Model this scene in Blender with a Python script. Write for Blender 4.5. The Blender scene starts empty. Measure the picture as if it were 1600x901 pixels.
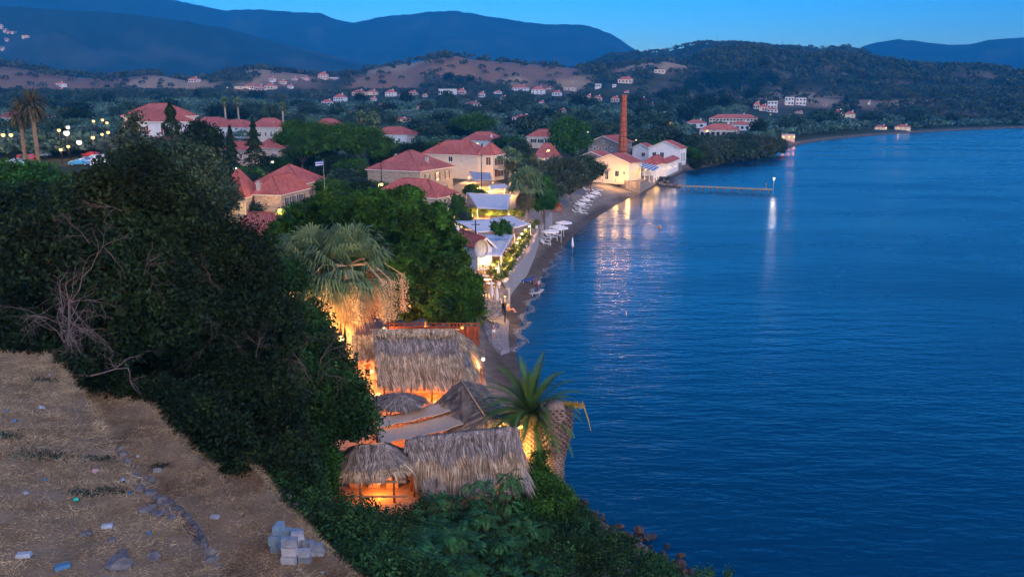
import bpy, math, random
import numpy as np
from mathutils import Vector, Matrix, noise as mnoise
R = math.radians
rng = np.random.default_rng(7)
random.seed(7)
scn = bpy.context.scene
col = scn.collection

# ---------------------------------------------------------------- camera
F = 1300.0                     # focal length in pixels of the 1600 px wide photograph
PITCH = math.atan(292.0 / F)
CAMZ = 25.0
cam_d = bpy.data.cameras.new('camera')
cam_d.sensor_width = 36.0
cam_d.lens = 36.0 * F / 1600.0
cam_d.clip_start = 0.5
cam_d.clip_end = 40000.0
cam = bpy.data.objects.new('camera', cam_d)
cam.location = (0, 0, CAMZ)
cam.rotation_euler = (R(90) - PITCH, 0, 0)
col.objects.link(cam)
scn.camera = cam

# ---------------------------------------------------------------- world, sun, exposure
SUN_EL, SUN_AZ = 2.0, 155.0     # dusk: the glow is low behind the camera
world = bpy.data.worlds.new('World')
scn.world = world
world.use_nodes = True
wn, wl = world.node_tree.nodes, world.node_tree.links
wn.clear()
sky = wn.new('ShaderNodeTexSky')
sky.sky_type = 'NISHITA'
sky.sun_disc = False
sky.sun_elevation = R(SUN_EL)
sky.sun_rotation = R(SUN_AZ)
sky.altitude = 0
sky.air_density = 1.0
sky.dust_density = 0.3
sky.ozone_density = 6.0
tint = wn.new('ShaderNodeMix'); tint.data_type = 'RGBA'; tint.blend_type = 'MULTIPLY'
tint.inputs['Factor'].default_value = 1.0
tint.inputs[7].default_value = (0.30, 4.2, 3.2, 1)
bg = wn.new('ShaderNodeBackground')
bg.inputs['Strength'].default_value = 0.15
wo = wn.new('ShaderNodeOutputWorld')
wl.new(sky.outputs[0], tint.inputs[6])
# the band of sky near the horizon is the brightest at dusk
wtc = wn.new('ShaderNodeTexCoord'); wsep = wn.new('ShaderNodeSeparateXYZ'); wramp = wn.new('ShaderNodeValToRGB'); wmul = wn.new('ShaderNodeMix')
wl.new(wtc.outputs['Generated'], wsep.inputs[0]); wl.new(wsep.outputs['Z'], wramp.inputs[0])
wramp.color_ramp.elements[0].position = 0.0; wramp.color_ramp.elements[0].color = (22.0, 1.30, 1.52, 1)
e_ = wramp.color_ramp.elements.new(0.14); e_.color = (11.0, 1.10, 1.38, 1)
wramp.color_ramp.elements[2].position = 0.32; wramp.color_ramp.elements[2].color = (1.0, 0.36, 0.42, 1)
wmul.data_type = 'RGBA'; wmul.blend_type = 'MULTIPLY'; wmul.inputs['Factor'].default_value = 1.0
wl.new(tint.outputs[2], wmul.inputs[6]); wl.new(wramp.outputs[0], wmul.inputs[7])
wl.new(wmul.outputs[2], bg.inputs[0])
wl.new(bg.outputs[0], wo.inputs[0])
world.cycles.sampling_method = 'AUTOMATIC'

sun_d = bpy.data.lights.new('sun', 'SUN')
sun_d.energy = 0.56
sun_d.angle = R(60)
sun_d.color = (1.0, 0.66, 0.50)
sun = bpy.data.objects.new('sun', sun_d)
sun.rotation_euler = (R(90 - 35), 0, R(180 - SUN_AZ))
col.objects.link(sun)

vs = scn.view_settings
scn.display_settings.display_device = 'sRGB'
vs.view_transform = 'Standard'
vs.look = 'None'
vs.exposure = 2.33
vs.gamma = 1.0
vs.use_curve_mapping = False
cy = scn.cycles
cy.max_bounces = 5
cy.diffuse_bounces = 2
cy.glossy_bounces = 2
cy.transmission_bounces = 2
cy.volume_bounces = 0
cy.transparent_max_bounces = 4
cy.use_adaptive_sampling = True
cy.adaptive_threshold = 0.02
cy.use_denoising = True
cy.sample_clamp_indirect = 3.0
cy.caustics_reflective = False
cy.caustics_refractive = False
# ---------------------------------------------------------------- projection helpers: photograph pixel -> real place
CP, SP = math.cos(PITCH), math.sin(PITCH)
def ray(px, py):
    a = (px - 800.0) / F; b = -(py - 450.5) / F
    return Vector((a, CP + b * SP, -SP + b * CP))
def G(px, py, z=0.0):
    """the point at height z seen at pixel px, py"""
    d = ray(px, py)
    t = (z - CAMZ) / d.z
    return Vector((d.x * t, d.y * t, z))
def AT(px, py, y):
    """the point seen at pixel px, py that is y metres away along the view"""
    d = ray(px, py)
    t = y / d.y
    return Vector((d.x * t, y, CAMZ + d.z * t))
def ppm(y, z=0):
    return F / (y * CP + (CAMZ - z) * SP)

# ---------------------------------------------------------------- tagging and mesh helpers
def tag(o, label=None, cat=None, group=None, kind=None):
    if label: o['label'] = label
    if cat: o['category'] = cat
    if group: o['group'] = group
    if kind: o['kind'] = kind
    return o
def link(o, parent=None):
    col.objects.link(o)
    if parent is not None: o.parent = parent
    return o
def empty(name, loc=(0, 0, 0), rz=0.0, label=None, cat=None, group=None):
    o = bpy.data.objects.new(name, None)
    o.empty_display_size = 0.3
    o.location = loc
    o.rotation_euler = (0, 0, rz)
    link(o)
    return tag(o, label, cat, group)
def copy_tree(o, parent=None):
    c = o.copy()
    col.objects.link(c)
    if parent is not None: c.parent = parent
    for ch in o.children: copy_tree(ch, c)
    return c
def fast_mesh(name, V, Q, mat=None, smooth=False, T=None):
    """V (n,3), Q (m,4) quads, T (k,3) triangles"""
    me = bpy.data.meshes.new(name)
    V = np.asarray(V, dtype=np.float32)
    Q = np.zeros((0, 4), np.int32) if Q is None else np.asarray(Q, np.int32)
    T = np.zeros((0, 3), np.int32) if T is None else np.asarray(T, np.int32)
    me.vertices.add(len(V)); me.vertices.foreach_set('co', V.ravel())
    nl = Q.size + T.size
    me.loops.add(nl)
    me.loops.foreach_set('vertex_index', np.concatenate([Q.ravel(), T.ravel()]).astype(np.int32))
    me.polygons.add(len(Q) + len(T))
    st = np.concatenate([np.arange(len(Q)) * 4, len(Q) * 4 + np.arange(len(T)) * 3]).astype(np.int32)
    me.polygons.foreach_set('loop_start', st)
    me.polygons.foreach_set('use_smooth', np.full(len(st), smooth, dtype=bool))
    me.update(calc_edges=True)
    if mat:
        me.materials.append(mat)
        if mat.name.startswith('leaf_') and len(V):      # clumps and single leaves differ in colour
            k = 4 if len(T) == 0 else (3 if len(Q) == 0 else 1)
            A = V[::k] if k > 1 else V
            c1 = np.floor(A / 0.55).astype(np.int64); c2 = np.floor(A / 1.9 + .3).astype(np.int64)
            h = lambda c, s: ((c[:, 0] * 73856093 ^ c[:, 1] * 19349663 ^ c[:, 2] * 83492791) * s % 1009) / 1009.0
            v = (.55 + .9 * h(c1, 7)) * (.72 + .56 * h(c2, 13)) * np.random.default_rng(5).uniform(.7, 1.35, len(A))
            C = np.ones((len(A), 4), np.float32); C[:, 0] = v * (.72 + .36 * h(c2, 29)); C[:, 1] = v; C[:, 2] = v * (1.15 - .4 * h(c2, 29))
            C = np.repeat(C, k, 0)[:len(V)]
            ca = me.color_attributes.new('Col', 'FLOAT_COLOR', 'POINT'); ca.data.foreach_set('color', np.ascontiguousarray(C).ravel())
    return me
class MB:
    """collects shapes in one mesh"""
    def __init__(s): s.v = []; s.f = []; s.n = 0
    def add(s, vs_, fs):
        b = len(s.v)
        s.v.extend([tuple(v) for v in vs_])
        s.f.extend([tuple(i + b for i in f) for f in fs])
        return s
    def box(s, c, size, rz=0.0, taper=1.0, rx=0.0, ry=0.0):
        hx, hy, hz = size[0] / 2, size[1] / 2, size[2] / 2
        M = Matrix.Translation(c) @ Matrix.Rotation(rz, 4, 'Z') @ Matrix.Rotation(ry, 4, 'Y') @ Matrix.Rotation(rx, 4, 'X')
        P = []
        for z in (-hz, hz):
            k = taper if z > 0 else 1.0
            for x, y in ((-hx, -hy), (hx, -hy), (hx, hy), (-hx, hy)):
                P.append(M @ Vector((x * k, y * k, z)))
        return s.add(P, [(3, 2, 1, 0), (4, 5, 6, 7), (0, 1, 5, 4), (1, 2, 6, 5), (2, 3, 7, 6), (3, 0, 4, 7)])
    def bb(s, x0, x1, y0, y1, z0, z1):
        return s.box(((x0 + x1) / 2, (y0 + y1) / 2, (z0 + z1) / 2), (x1 - x0, y1 - y0, z1 - z0))
    def tube(s, pts, rad, n=6, cap=True):
        pts = [Vector(p) for p in pts]
        if not hasattr(rad, '__len__'): rad = [rad] * len(pts)
        rings = []
        for i, p in enumerate(pts):
            d = (pts[min(i + 1, len(pts) - 1)] - pts[max(i - 1, 0)])
            if d.length < 1e-9: d = Vector((0, 0, 1))
            d.normalize()
            a = d.orthogonal() if i == 0 else (pa - d * pa.dot(d))
            a.normalize(); pa = a.copy()
            b = d.cross(a)
            rings.append([p + (a * math.cos(2 * math.pi * k / n) + b * math.sin(2 * math.pi * k / n)) * rad[i] for k in range(n)])
        V = [q for r in rings for q in r]; Fc = []
        for i in range(len(rings) - 1):
            for k in range(n):
                Fc.append((i * n + k, i * n + (k + 1) % n, (i + 1) * n + (k + 1) % n, (i + 1) * n + k))
        if cap:
            Fc.append(tuple(range(n - 1, -1, -1))); Fc.append(tuple((len(rings) - 1) * n + k for k in range(n)))
        return s.add(V, Fc)
    def ball(s, c, r, nu=8, nv=6, sz=1.0):
        V = []; Fc = []
        for j in range(1, nv):
            for i in range(nu):
                t = math.pi * j / nv; p = 2 * math.pi * i / nu
                V.append((c[0] + r * math.sin(t) * math.cos(p), c[1] + r * math.sin(t) * math.sin(p), c[2] + r * math.cos(t) * sz))
        top = len(V); V.append((c[0], c[1], c[2] + r * sz)); V.append((c[0], c[1], c[2] - r * sz))
        for j in range(nv - 2):
            for i in range(nu):
                Fc.append((j * nu + i, (j + 1) * nu + i, (j + 1) * nu + (i + 1) % nu, j * nu + (i + 1) % nu))
        for i in range(nu):
            Fc.append((top, i, (i + 1) % nu)); Fc.append((top + 1, (nv - 2) * nu + (i + 1) % nu, (nv - 2) * nu + i))
        return s.add(V, Fc)
    def sheet(s, f, nu, nv, thick=0.0):
        """a surface f(u,v) in 0..1, given thickness downward"""
        V = [f(i / nu, j / nv) for j in range(nv + 1) for i in range(nu + 1)]
        Fc = [(j * (nu + 1) + i, j * (nu + 1) + i + 1, (j + 1) * (nu + 1) + i + 1, (j + 1) * (nu + 1) + i) for j in range(nv) for i in range(nu)]
        if thick:
            m = len(V)
            V = V + [(p[0], p[1], p[2] - thick) for p in V]
            Fc = Fc + [tuple(m + i for i in reversed(q)) for q in Fc]
            rim = [i for i in range(nu)] + [(nu) + j * (nu + 1) for j in range(nv)] + [nv * (nu + 1) + nu - i for i in range(nu)] + [(nv - j) * (nu + 1) for j in range(nv)]
            for a in range(len(rim)):
                b = rim[(a + 1) % len(rim)]; c = rim[a]
                Fc.append((b, c, c + m, b + m))
        return s.add(V, Fc)
    def build(s, name, mat, parent=None, smooth=False, loc=None, rz=0.0):
        me = bpy.data.meshes.new(name)
        me.from_pydata(s.v, [], s.f)
        if smooth: me.polygons.foreach_set('use_smooth', [True] * len(me.polygons))
        me.materials.append(mat)
        o = bpy.data.objects.new(name, me)
        if loc is not None: o.location = loc
        o.rotation_euler = (0, 0, rz)
        return link(o, parent)
def obj_of(name, me, parent=None, loc=None, rz=0.0):
    o = bpy.data.objects.new(name, me)
    if loc is not None: o.location = loc
    o.rotation_euler = (0, 0, rz)
    return link(o, parent)

# ---------------------------------------------------------------- materials
M = {}
def mat(name, colr, rough=0.85, var=0.18, scale=2.0, bump=0.0, bscale=20.0, spec=0.25, metal=0.0, col2=None, detail=4.0, emit=None, estr=0.0, coord='Object', wave=None, attr=None, sss=None):
    m = bpy.data.materials.new(name); m.use_nodes = True
    nt = m.node_tree; N, L = nt.nodes, nt.links
    b = N['Principled BSDF']
    b.inputs['Roughness'].default_value = rough
    b.inputs['Specular IOR Level'].default_value = spec
    b.inputs['Metallic'].default_value = metal
    tc = N.new('ShaderNodeTexCoord')
    nz = N.new('ShaderNodeTexNoise'); nz.inputs['Scale'].default_value = scale; nz.inputs['Detail'].default_value = detail
    L.new(tc.outputs[coord], nz.inputs['Vector'])
    rp = N.new('ShaderNodeValToRGB')
    c1 = colr; c2 = col2 if col2 else tuple(c * (1 + var) for c in colr)
    if not col2: c1 = tuple(c * (1 - var) for c in colr)
    rp.color_ramp.elements[0].position = 0.33; rp.color_ramp.elements[1].position = 0.67
    rp.color_ramp.elements[0].color = (*c1, 1); rp.color_ramp.elements[1].color = (*c2, 1)
    L.new(nz.outputs['Fac'], rp.inputs['Fac'])
    out = rp.outputs['Color']
    if attr:
        at = N.new('ShaderNodeAttribute'); at.attribute_name = attr
        mx = N.new('ShaderNodeMix'); mx.data_type = 'RGBA'; mx.blend_type = 'MULTIPLY'; mx.inputs['Factor'].default_value = 1.0
        L.new(out, mx.inputs[6]); L.new(at.outputs['Color'], mx.inputs[7]); out = mx.outputs[2]
    if wave:   # (scale, axis, colour, width): fine lines laid into the surface
        wv = N.new('ShaderNodeTexWave'); wv.bands_direction = wave[1]; wv.inputs['Scale'].default_value = wave[0]; wv.inputs['Distortion'].default_value = wave[4] if len(wave) > 4 else 0.5
        L.new(tc.outputs[coord], wv.inputs['Vector'])
        rr = N.new('ShaderNodeValToRGB'); rr.color_ramp.elements[0].position = 0.0; rr.color_ramp.elements[1].position = wave[3]
        rr.color_ramp.elements[0].color = (*wave[2], 1); rr.color_ramp.elements[1].color = (1, 1, 1, 1)
        L.new(wv.outputs['Fac'], rr.inputs['Fac'])
        mx = N.new('ShaderNodeMix'); mx.data_type = 'RGBA'; mx.blend_type = 'MULTIPLY'; mx.inputs['Factor'].default_value = 1.0
        L.new(out, mx.inputs[6]); L.new(rr.outputs['Color'], mx.inputs[7]); out = mx.outputs[2]
    L.new(out, b.inputs['Base Color'])
    if bump:
        nb = N.new('ShaderNodeTexNoise'); nb.inputs['Scale'].default_value = bscale; nb.inputs['Detail'].default_value = 3
        L.new(tc.outputs[coord], nb.inputs['Vector'])
        bp = N.new('ShaderNodeBump'); bp.inputs['Strength'].default_value = bump; bp.inputs['Distance'].default_value = 0.05
        L.new(nb.outputs['Fac'], bp.inputs['Height']); L.new(bp.outputs[0], b.inputs['Normal'])
    if emit:
        b.inputs['Emission Color'].default_value = (*emit, 1); b.inputs['Emission Strength'].default_value = estr
    M[name] = m
    return m
def smooth(a, b, x):
    t = np.clip((x - a) / (b - a), 0, 1); return t * t * (3 - 2 * t)
# value noise on arrays
_perm = rng.random((256, 256))
def vnoise(x, y):
    xi = np.floor(x).astype(int); yi = np.floor(y).astype(int); fx = x - xi; fy = y - yi
    fx = fx * fx * (3 - 2 * fx); fy = fy * fy * (3 - 2 * fy)
    g = lambda i, j: _perm[i & 255, j & 255]
    return (g(xi, yi) * (1 - fx) + g(xi + 1, yi) * fx) * (1 - fy) + (g(xi, yi + 1) * (1 - fx) + g(xi + 1, yi + 1) * fx) * fy
def fbm(x, y, o=4):
    s = 0; a = 0.5; n = 0
    for k in range(o):
        s = s + a * vnoise(x * 2 ** k + 17.3 * k, y * 2 ** k + 5.1 * k); n += a; a *= 0.5
    return s / n * 2 - 1
# ================================================================ SETTING
SHORE_PX = [(1080, 900), (1000, 850), (935, 810), (897, 770), (872, 735), (850, 690), (834, 640), (815, 590), (806, 550), (812, 510), (824, 480),
            (836, 450), (855, 420), (880, 385), (905, 360), (935, 338), (960, 322), (985, 309), (1003, 302), (1024, 290), (1040, 283), (1054, 277), (1068, 269),
            (1090, 264), (1130, 255), (1180, 246), (1220, 236), (1255, 225), (1310, 217), (1370, 212), (1450, 206.5), (1520, 203), (1600, 200)]
shore = [(60, -60), (24, -10), (16, 15), (13, 30)] + [tuple(G(*p)[:2]) for p in SHORE_PX] + [(900, 860), (1600, 960), (4000, 1100)]
shore = np.array(shore)
landpoly = np.vstack([shore, [(4000, 40000), (-40000, 40000), (-40000, -60)]])
def sdist(x, y, line, poly):
    """distance to line, positive inside poly"""
    d = np.full(x.shape, 1e9)
    for i in range(len(line) - 1):
        ax, ay = line[i]; bx, by = line[i + 1]
        ex, ey = bx - ax, by - ay
        t = np.clip(((x - ax) * ex + (y - ay) * ey) / (ex * ex + ey * ey), 0, 1)
        d = np.minimum(d, np.hypot(x - ax - t * ex, y - ay - t * ey))
    ins = np.zeros(x.shape, bool)
    n = len(poly)
    for i in range(n):
        ax, ay = poly[i]; bx, by = poly[(i + 1) % n]
        if ay == by: continue
        c = ((ay > y) != (by > y)) & (x < (bx - ax) * (y - ay) / (by - ay) + ax)
        ins ^= c
    return np.where(ins, d, -d)
edge = np.array([(20.0, -10.2), (-3.9, 21.6), (-7.9, 26.9), (-18, 40.3), (-33, 60), (-52, 90), (-64, 130), (-74, 180), (-84, 226), (-120, 240), (-170, 225), (-400, 220)])
edgepoly = np.vstack([edge, [(-400, -200), (20, -200)]])

# skyline profiles (photograph px, py) of the successive ranges, with their distance
RIDGES = [
    # r, width towards viewer, width beyond, pts
    (7500, 2600, 3000, [(-500, -120), (-200, -90), (0, -55), (150, -25), (265, 0), (300, 7), (350, 19), (400, 17), (470, 21), (497, 21), (525, 32), (550, 37), (600, 28), (670, 20), (712, 19), (765, 28), (800, 33),
                        (850, 40), (905, 40), (930, 45), (955, 55), (978, 69), (1000, 84), (1030, 100), (1100, 125), (1250, 110), (1330, 82), (1360, 70), (1405, 63), (1440, 66), (1480, 71), (1515, 71), (1545, 64), (1600, 60), (1800, 58), (2100, 80)]),
    (4200, 1500, 1500, [(-500, -30), (0, 10), (150, 22), (260, 30), (350, 45), (420, 64), (500, 83), (560, 98), (620, 112), (700, 128), (900, 150), (1600, 160), (2100, 160)]),
    (2600, 900, 700, [(-500, 150), (850, 150), (890, 115), (930, 98), (955, 86), (1000, 84), (1040, 82), (1080, 73), (1110, 70), (1170, 71), (1220, 73), (1290, 77), (1330, 74), (1347, 79), (1375, 96), (1420, 102), (1500, 112), (1700, 130), (2100, 150)]),
    (1750, 620, 500, [(-500, 150), (900, 150), (960, 130), (1060, 105), (1100, 88), (1150, 78), (1200, 80), (1260, 86), (1330, 92), (1370, 97), (1420, 104), (1480, 107), (1530, 107), (1565, 113), (1620, 122), (1800, 124), (2100, 150)]),
    (1600, 500, 350, [(-500, 120), (-100, 105), (0, 102), (60, 112), (120, 122), (180, 124), (240, 117), (300, 128), (400, 108), (450, 114), (520, 122), (560, 113), (600, 105), (650, 98), (685, 90), (710, 88), (735, 93), (780, 97), (830, 101), (900, 108), (960, 106), (1000, 100), (1040, 97), (1070, 103), (1120, 125), (1300, 150), (2100, 158)]),
]
NT, TH = 560, R(56)
ths = np.linspace(-TH, TH, NT)
pxs = 800 + F * np.tan(ths) * CP      # pixel column at the horizon for an azimuth
def prof(pts, r):
    P = np.array(pts, float)
    th_r = []; z_r = []
    for px, py in P:
        d = ray(px, py); h = math.hypot(d.x, d.y)
        th_r.append(math.atan2(d.x, d.y)); z_r.append(CAMZ + d.z / h * r)
    return np.array(th_r), np.array(z_r)
PROFS = [(r, wf, wb, *prof(p, r)) for r, wf, wb, p in RIDGES]
def height(x, y):
    x = np.asarray(x, float); y = np.asarray(y, float)
    s = sdist(x, y, shore, landpoly)
    r = np.hypot(x, y); th = np.arctan2(x, y)
    # shore and plain
    z = np.where(s < 0, np.maximum(s * 0.14, -4), np.minimum(s * 0.13, 1.25))
    z = z + 0.9 * smooth(7, 13, s) + 1.6 * smooth(20, 90, s)
    rise = 1.0 * smooth(300, 700, r) + 16 * smooth(650, 1200, r) + 22 * smooth(1000, 1800, r)
    z = z + rise * smooth(30, 400, s) + 7 * smooth(90, 260, s) * smooth(200, 400, r)
    z = z + fbm(x / 9, y / 9, 2) * 0.12 * smooth(2, 12, s) + fbm(x / 160, y / 160, 3) * 5 * smooth(500, 1100, r) * smooth(30, 250, s)
    # ranges
    for rr, wf, wb, tr, zr in PROFS:
        top = np.interp(th, tr, zr)
        rw = rr * (1 + 0.05 * np.sin(th * 9 + rr))
        rw = rr
        k = np.where(r < rw, 1 - smooth(0, 1, (rw - r) / wf), 1 - 0.9 * smooth(0, 1, (r - rw) / wb))
        rough = fbm(x / (rr * 0.035), y / (rr * 0.035), 5) + .5 * (.5 - np.abs(fbm(x / (rr * .06) + 7, y / (rr * .06), 3)) * 2.2)
        k2 = k * (1 + 0.5 * rough * k * (1 - k) * 2)
        hz = top * k2 * (1 + 0.012 * fbm(x / (rr * 0.006), y / (rr * 0.006), 3) * smooth(0.5, 1, k)) * smooth(10, 160, s)
        z = np.where((hz > z) & (s > 10), hz, z)
    # the hill the camera stands on
    e = sdist(x, y, edge, edgepoly)
    wob = fbm(x / 2.6, y / 2.6, 3) * 0.5
    ee = e + wob * 0.8
    v = -0.6 * x + 0.8 * y
    near = 1 - smooth(42, 62, v)
    terr = 10.95 + 0.02 * ee + 2.15 * smooth(2.25, 2.5, ee) + 1.85 * smooth(5.0, 5.25, ee) + 0.12 * np.clip(e - 5.2, 0, 40)
    far = 12.0 - 0.9 * smooth(90, 200, v)
    hill_in = terr * near + far * (1 - near)
    slope = 1.0 * near + 0.55 * (1 - near)
    hill_out = 10.95 + e * slope * .95 + fbm(x / 3, y / 3, 3) * 0.5
    hill = np.where(e > 0, hill_in, hill_out) + fbm(x / 1.1, y / 1.1, 2) * 0.07
    z = np.maximum(z, np.where(e > -30, hill, -50))
    return z
def hz(x, y): return float(height(np.array([x]), np.array([y]))[0])
def on_ground(px, py, it=6):
    """the ground point seen at a pixel"""
    z = 2.0
    for _ in range(it):
        p = G(px, py, z); z = 0.5 * z + 0.5 * hz(p.x, p.y)
    return G(px, py, z)
def GP(px, py):
    """march the pixel's ray until it meets the ground"""
    d = ray(px, py)
    h = math.hypot(d.x, d.y)
    rr = np.geomspace(12, 9000, 1500)
    X = d.x / h * rr; Y = d.y / h * rr; Z = CAMZ + d.z / h * rr
    H = height(X, Y)
    i = np.argmax(Z < H)
    return Vector((X[i], Y[i], H[i]))

def ring_list():
    a = list(np.arange(7, 48, 0.24)); r = 48
    while r < 14000:
        a.append(r); r *= 1.0165
    return np.array(a)
rings = ring_list()
RR, TT = np.meshgrid(rings, ths, indexing='ij')
GX, GY = RR * np.sin(TT), RR * np.cos(TT)
GZ = height(GX, GY)
GS = sdist(GX, GY, shore, landpoly)
GE = sdist(GX, GY, edge, edgepoly)
# surface colours (what grows or lies there)
def win(v, a, b, w): return smooth(a - w, a + w, v) * (1 - smooth(b - w, b + w, v))
def dry_mask(px, r, n1):
    j = 25 * n1
    d = win(px + j * 2, 545, 905, 25) * win(r + j, 1345, 1640, 25)
    d = np.maximum(d, win(px + j * 2, -400, 345, 25) * win(r + j, 1340, 1600, 25) * .9)
    d = np.maximum(d, win(px + j * 2, 395, 500, 20) * win(r + j, 1390, 1580, 25) * .9)
    d = np.maximum(d, win(px + j * 2, 1015, 1285, 25) * win(r + j * 2, 1060, 1375, 30))
    d = np.maximum(d, win(px + j * 2, 955, 1062, 15) * win(r + j, 1440, 1590, 20))
    d = np.maximum(d, win(px + j * 2, 1350, 1500, 20) * win(r + j * 2, 1000, 1110, 20) * .7)
    d = np.maximum(d, win(px + j * 3, 1290, 1420, 25) * win(r + j * 2, 1120, 1230, 20) * .6)
    return d
def ground_colour(x, y, z, s, e, r):
    n1 = fbm(x / 60, y / 60, 4); n2 = fbm(x / 260 + 9, y / 260, 4); n3 = fbm(x / 11, y / 11, 3)
    C = np.zeros(x.shape + (3,))
    def lay(mask, c):
        nonlocal C
        C = C * (1 - mask[..., None]) + np.array(c) * mask[..., None]
    one = np.ones(x.shape)
    lay(one, (0.040, 0.060, 0.028))                                    # olive land
    lay(smooth(0.05, 0.35, n1) * 0.6, (0.09, 0.085, 0.045))
    th = np.arctan2(x, y); px = 800 + F * np.tan(th) * CP
    dry = dry_mask(px, r, n1)
    lay(dry, (0.27, 0.17, 0.11))
    lay(dry * smooth(0.10, 0.25, n2 - 0.4 * n1 + .25 * smooth(1000, 1080, px) * (r < 1300)), (0.42, 0.31, 0.18))
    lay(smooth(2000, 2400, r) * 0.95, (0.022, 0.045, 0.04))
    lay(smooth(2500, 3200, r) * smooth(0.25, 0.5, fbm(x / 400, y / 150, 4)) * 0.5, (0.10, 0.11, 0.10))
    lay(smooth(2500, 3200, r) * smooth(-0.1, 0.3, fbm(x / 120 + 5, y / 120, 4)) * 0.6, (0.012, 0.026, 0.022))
    dark = smooth(1080, 1250, px) * smooth(1250, 1500, r) * (1 - smooth(3200, 3500, r))
    lay(dark, (0.035, 0.045, 0.025))
    lay(dark * smooth(0.18, 0.4, n1) * (1 - smooth(1500, 1800, r)), (0.14, 0.12, 0.08))
    town = smooth(60, 80, r) * (1 - smooth(330, 420, r)) * (e < 0)
    lay(town * 0.8, (0.10, 0.095, 0.075))
    # shore: shingle, wet edge, under water
    lay((1 - smooth(10, 16, s)) * (r < 320), (0.31, 0.265, 0.22))
    lay((1 - smooth(5, 9, s)) * (r >= 320), (0.22, 0.19, 0.165))
    lay((1 - smooth(1.6, 4.5, s)) * smooth(-0.5, 0.3, n3 + 0.4), (0.12, 0.10, 0.085))
    lay(1 - smooth(-1.5, 0.2, s), (0.06, 0.07, 0.06))
    # the near hill: dry grass on the terraces, scrub on the face
    ng = smooth(-0.6, 0.2, e) * (r < 75)
    lay(smooth(-26, -20, e) * (e < 0.2) * (r < 90) * (s > 8), (0.045, 0.05, 0.028))
    lay(ng, (0.30, 0.225, 0.14))
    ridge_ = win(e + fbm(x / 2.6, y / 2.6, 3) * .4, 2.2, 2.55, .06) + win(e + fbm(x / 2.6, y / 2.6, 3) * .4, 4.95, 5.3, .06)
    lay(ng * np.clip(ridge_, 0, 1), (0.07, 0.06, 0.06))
    lay(ng * smooth(0.1, 0.5, fbm(x / 1.7, y / 1.7, 4)), (0.19, 0.13, 0.08))
    lay(ng * smooth(0.25, 0.6, fbm(x / 3.3 + 4, y / 3.3, 4)) * 0.7, (0.36, 0.28, 0.17))
    return C
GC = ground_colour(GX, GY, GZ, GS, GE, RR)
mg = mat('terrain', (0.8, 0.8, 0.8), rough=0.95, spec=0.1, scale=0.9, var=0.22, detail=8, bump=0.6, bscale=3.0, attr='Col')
def terrain_piece(name, i0, i1):
    V = np.stack([GX[i0:i1], GY[i0:i1], GZ[i0:i1]], -1).reshape(-1, 3)
    a, b = i1 - i0, NT
    idx = np.arange(a * b).reshape(a, b)
    Q = np.stack([idx[:-1, :-1], idx[:-1, 1:], idx[1:, 1:], idx[1:, :-1]], -1).reshape(-1, 4)
    me = fast_mesh(name, V, Q, mg, smooth=True)
    ca = me.color_attributes.new('Col', 'FLOAT_COLOR', 'POINT')
    C4 = np.ones((len(V), 4), np.float32); C4[:, :3] = GC[i0:i1].reshape(-1, 3)
    ca.data.foreach_set('color', C4.ravel())
    return tag(obj_of(name, me), kind='structure')
i1 = int(np.searchsorted(rings, 900)); i2 = int(np.searchsorted(rings, 3000))
terrain_piece('ground', 0, i1 + 1)
terrain_piece('hills', i1, i2 + 1)
terrain_piece('mountains', i2, len(rings))

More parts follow.
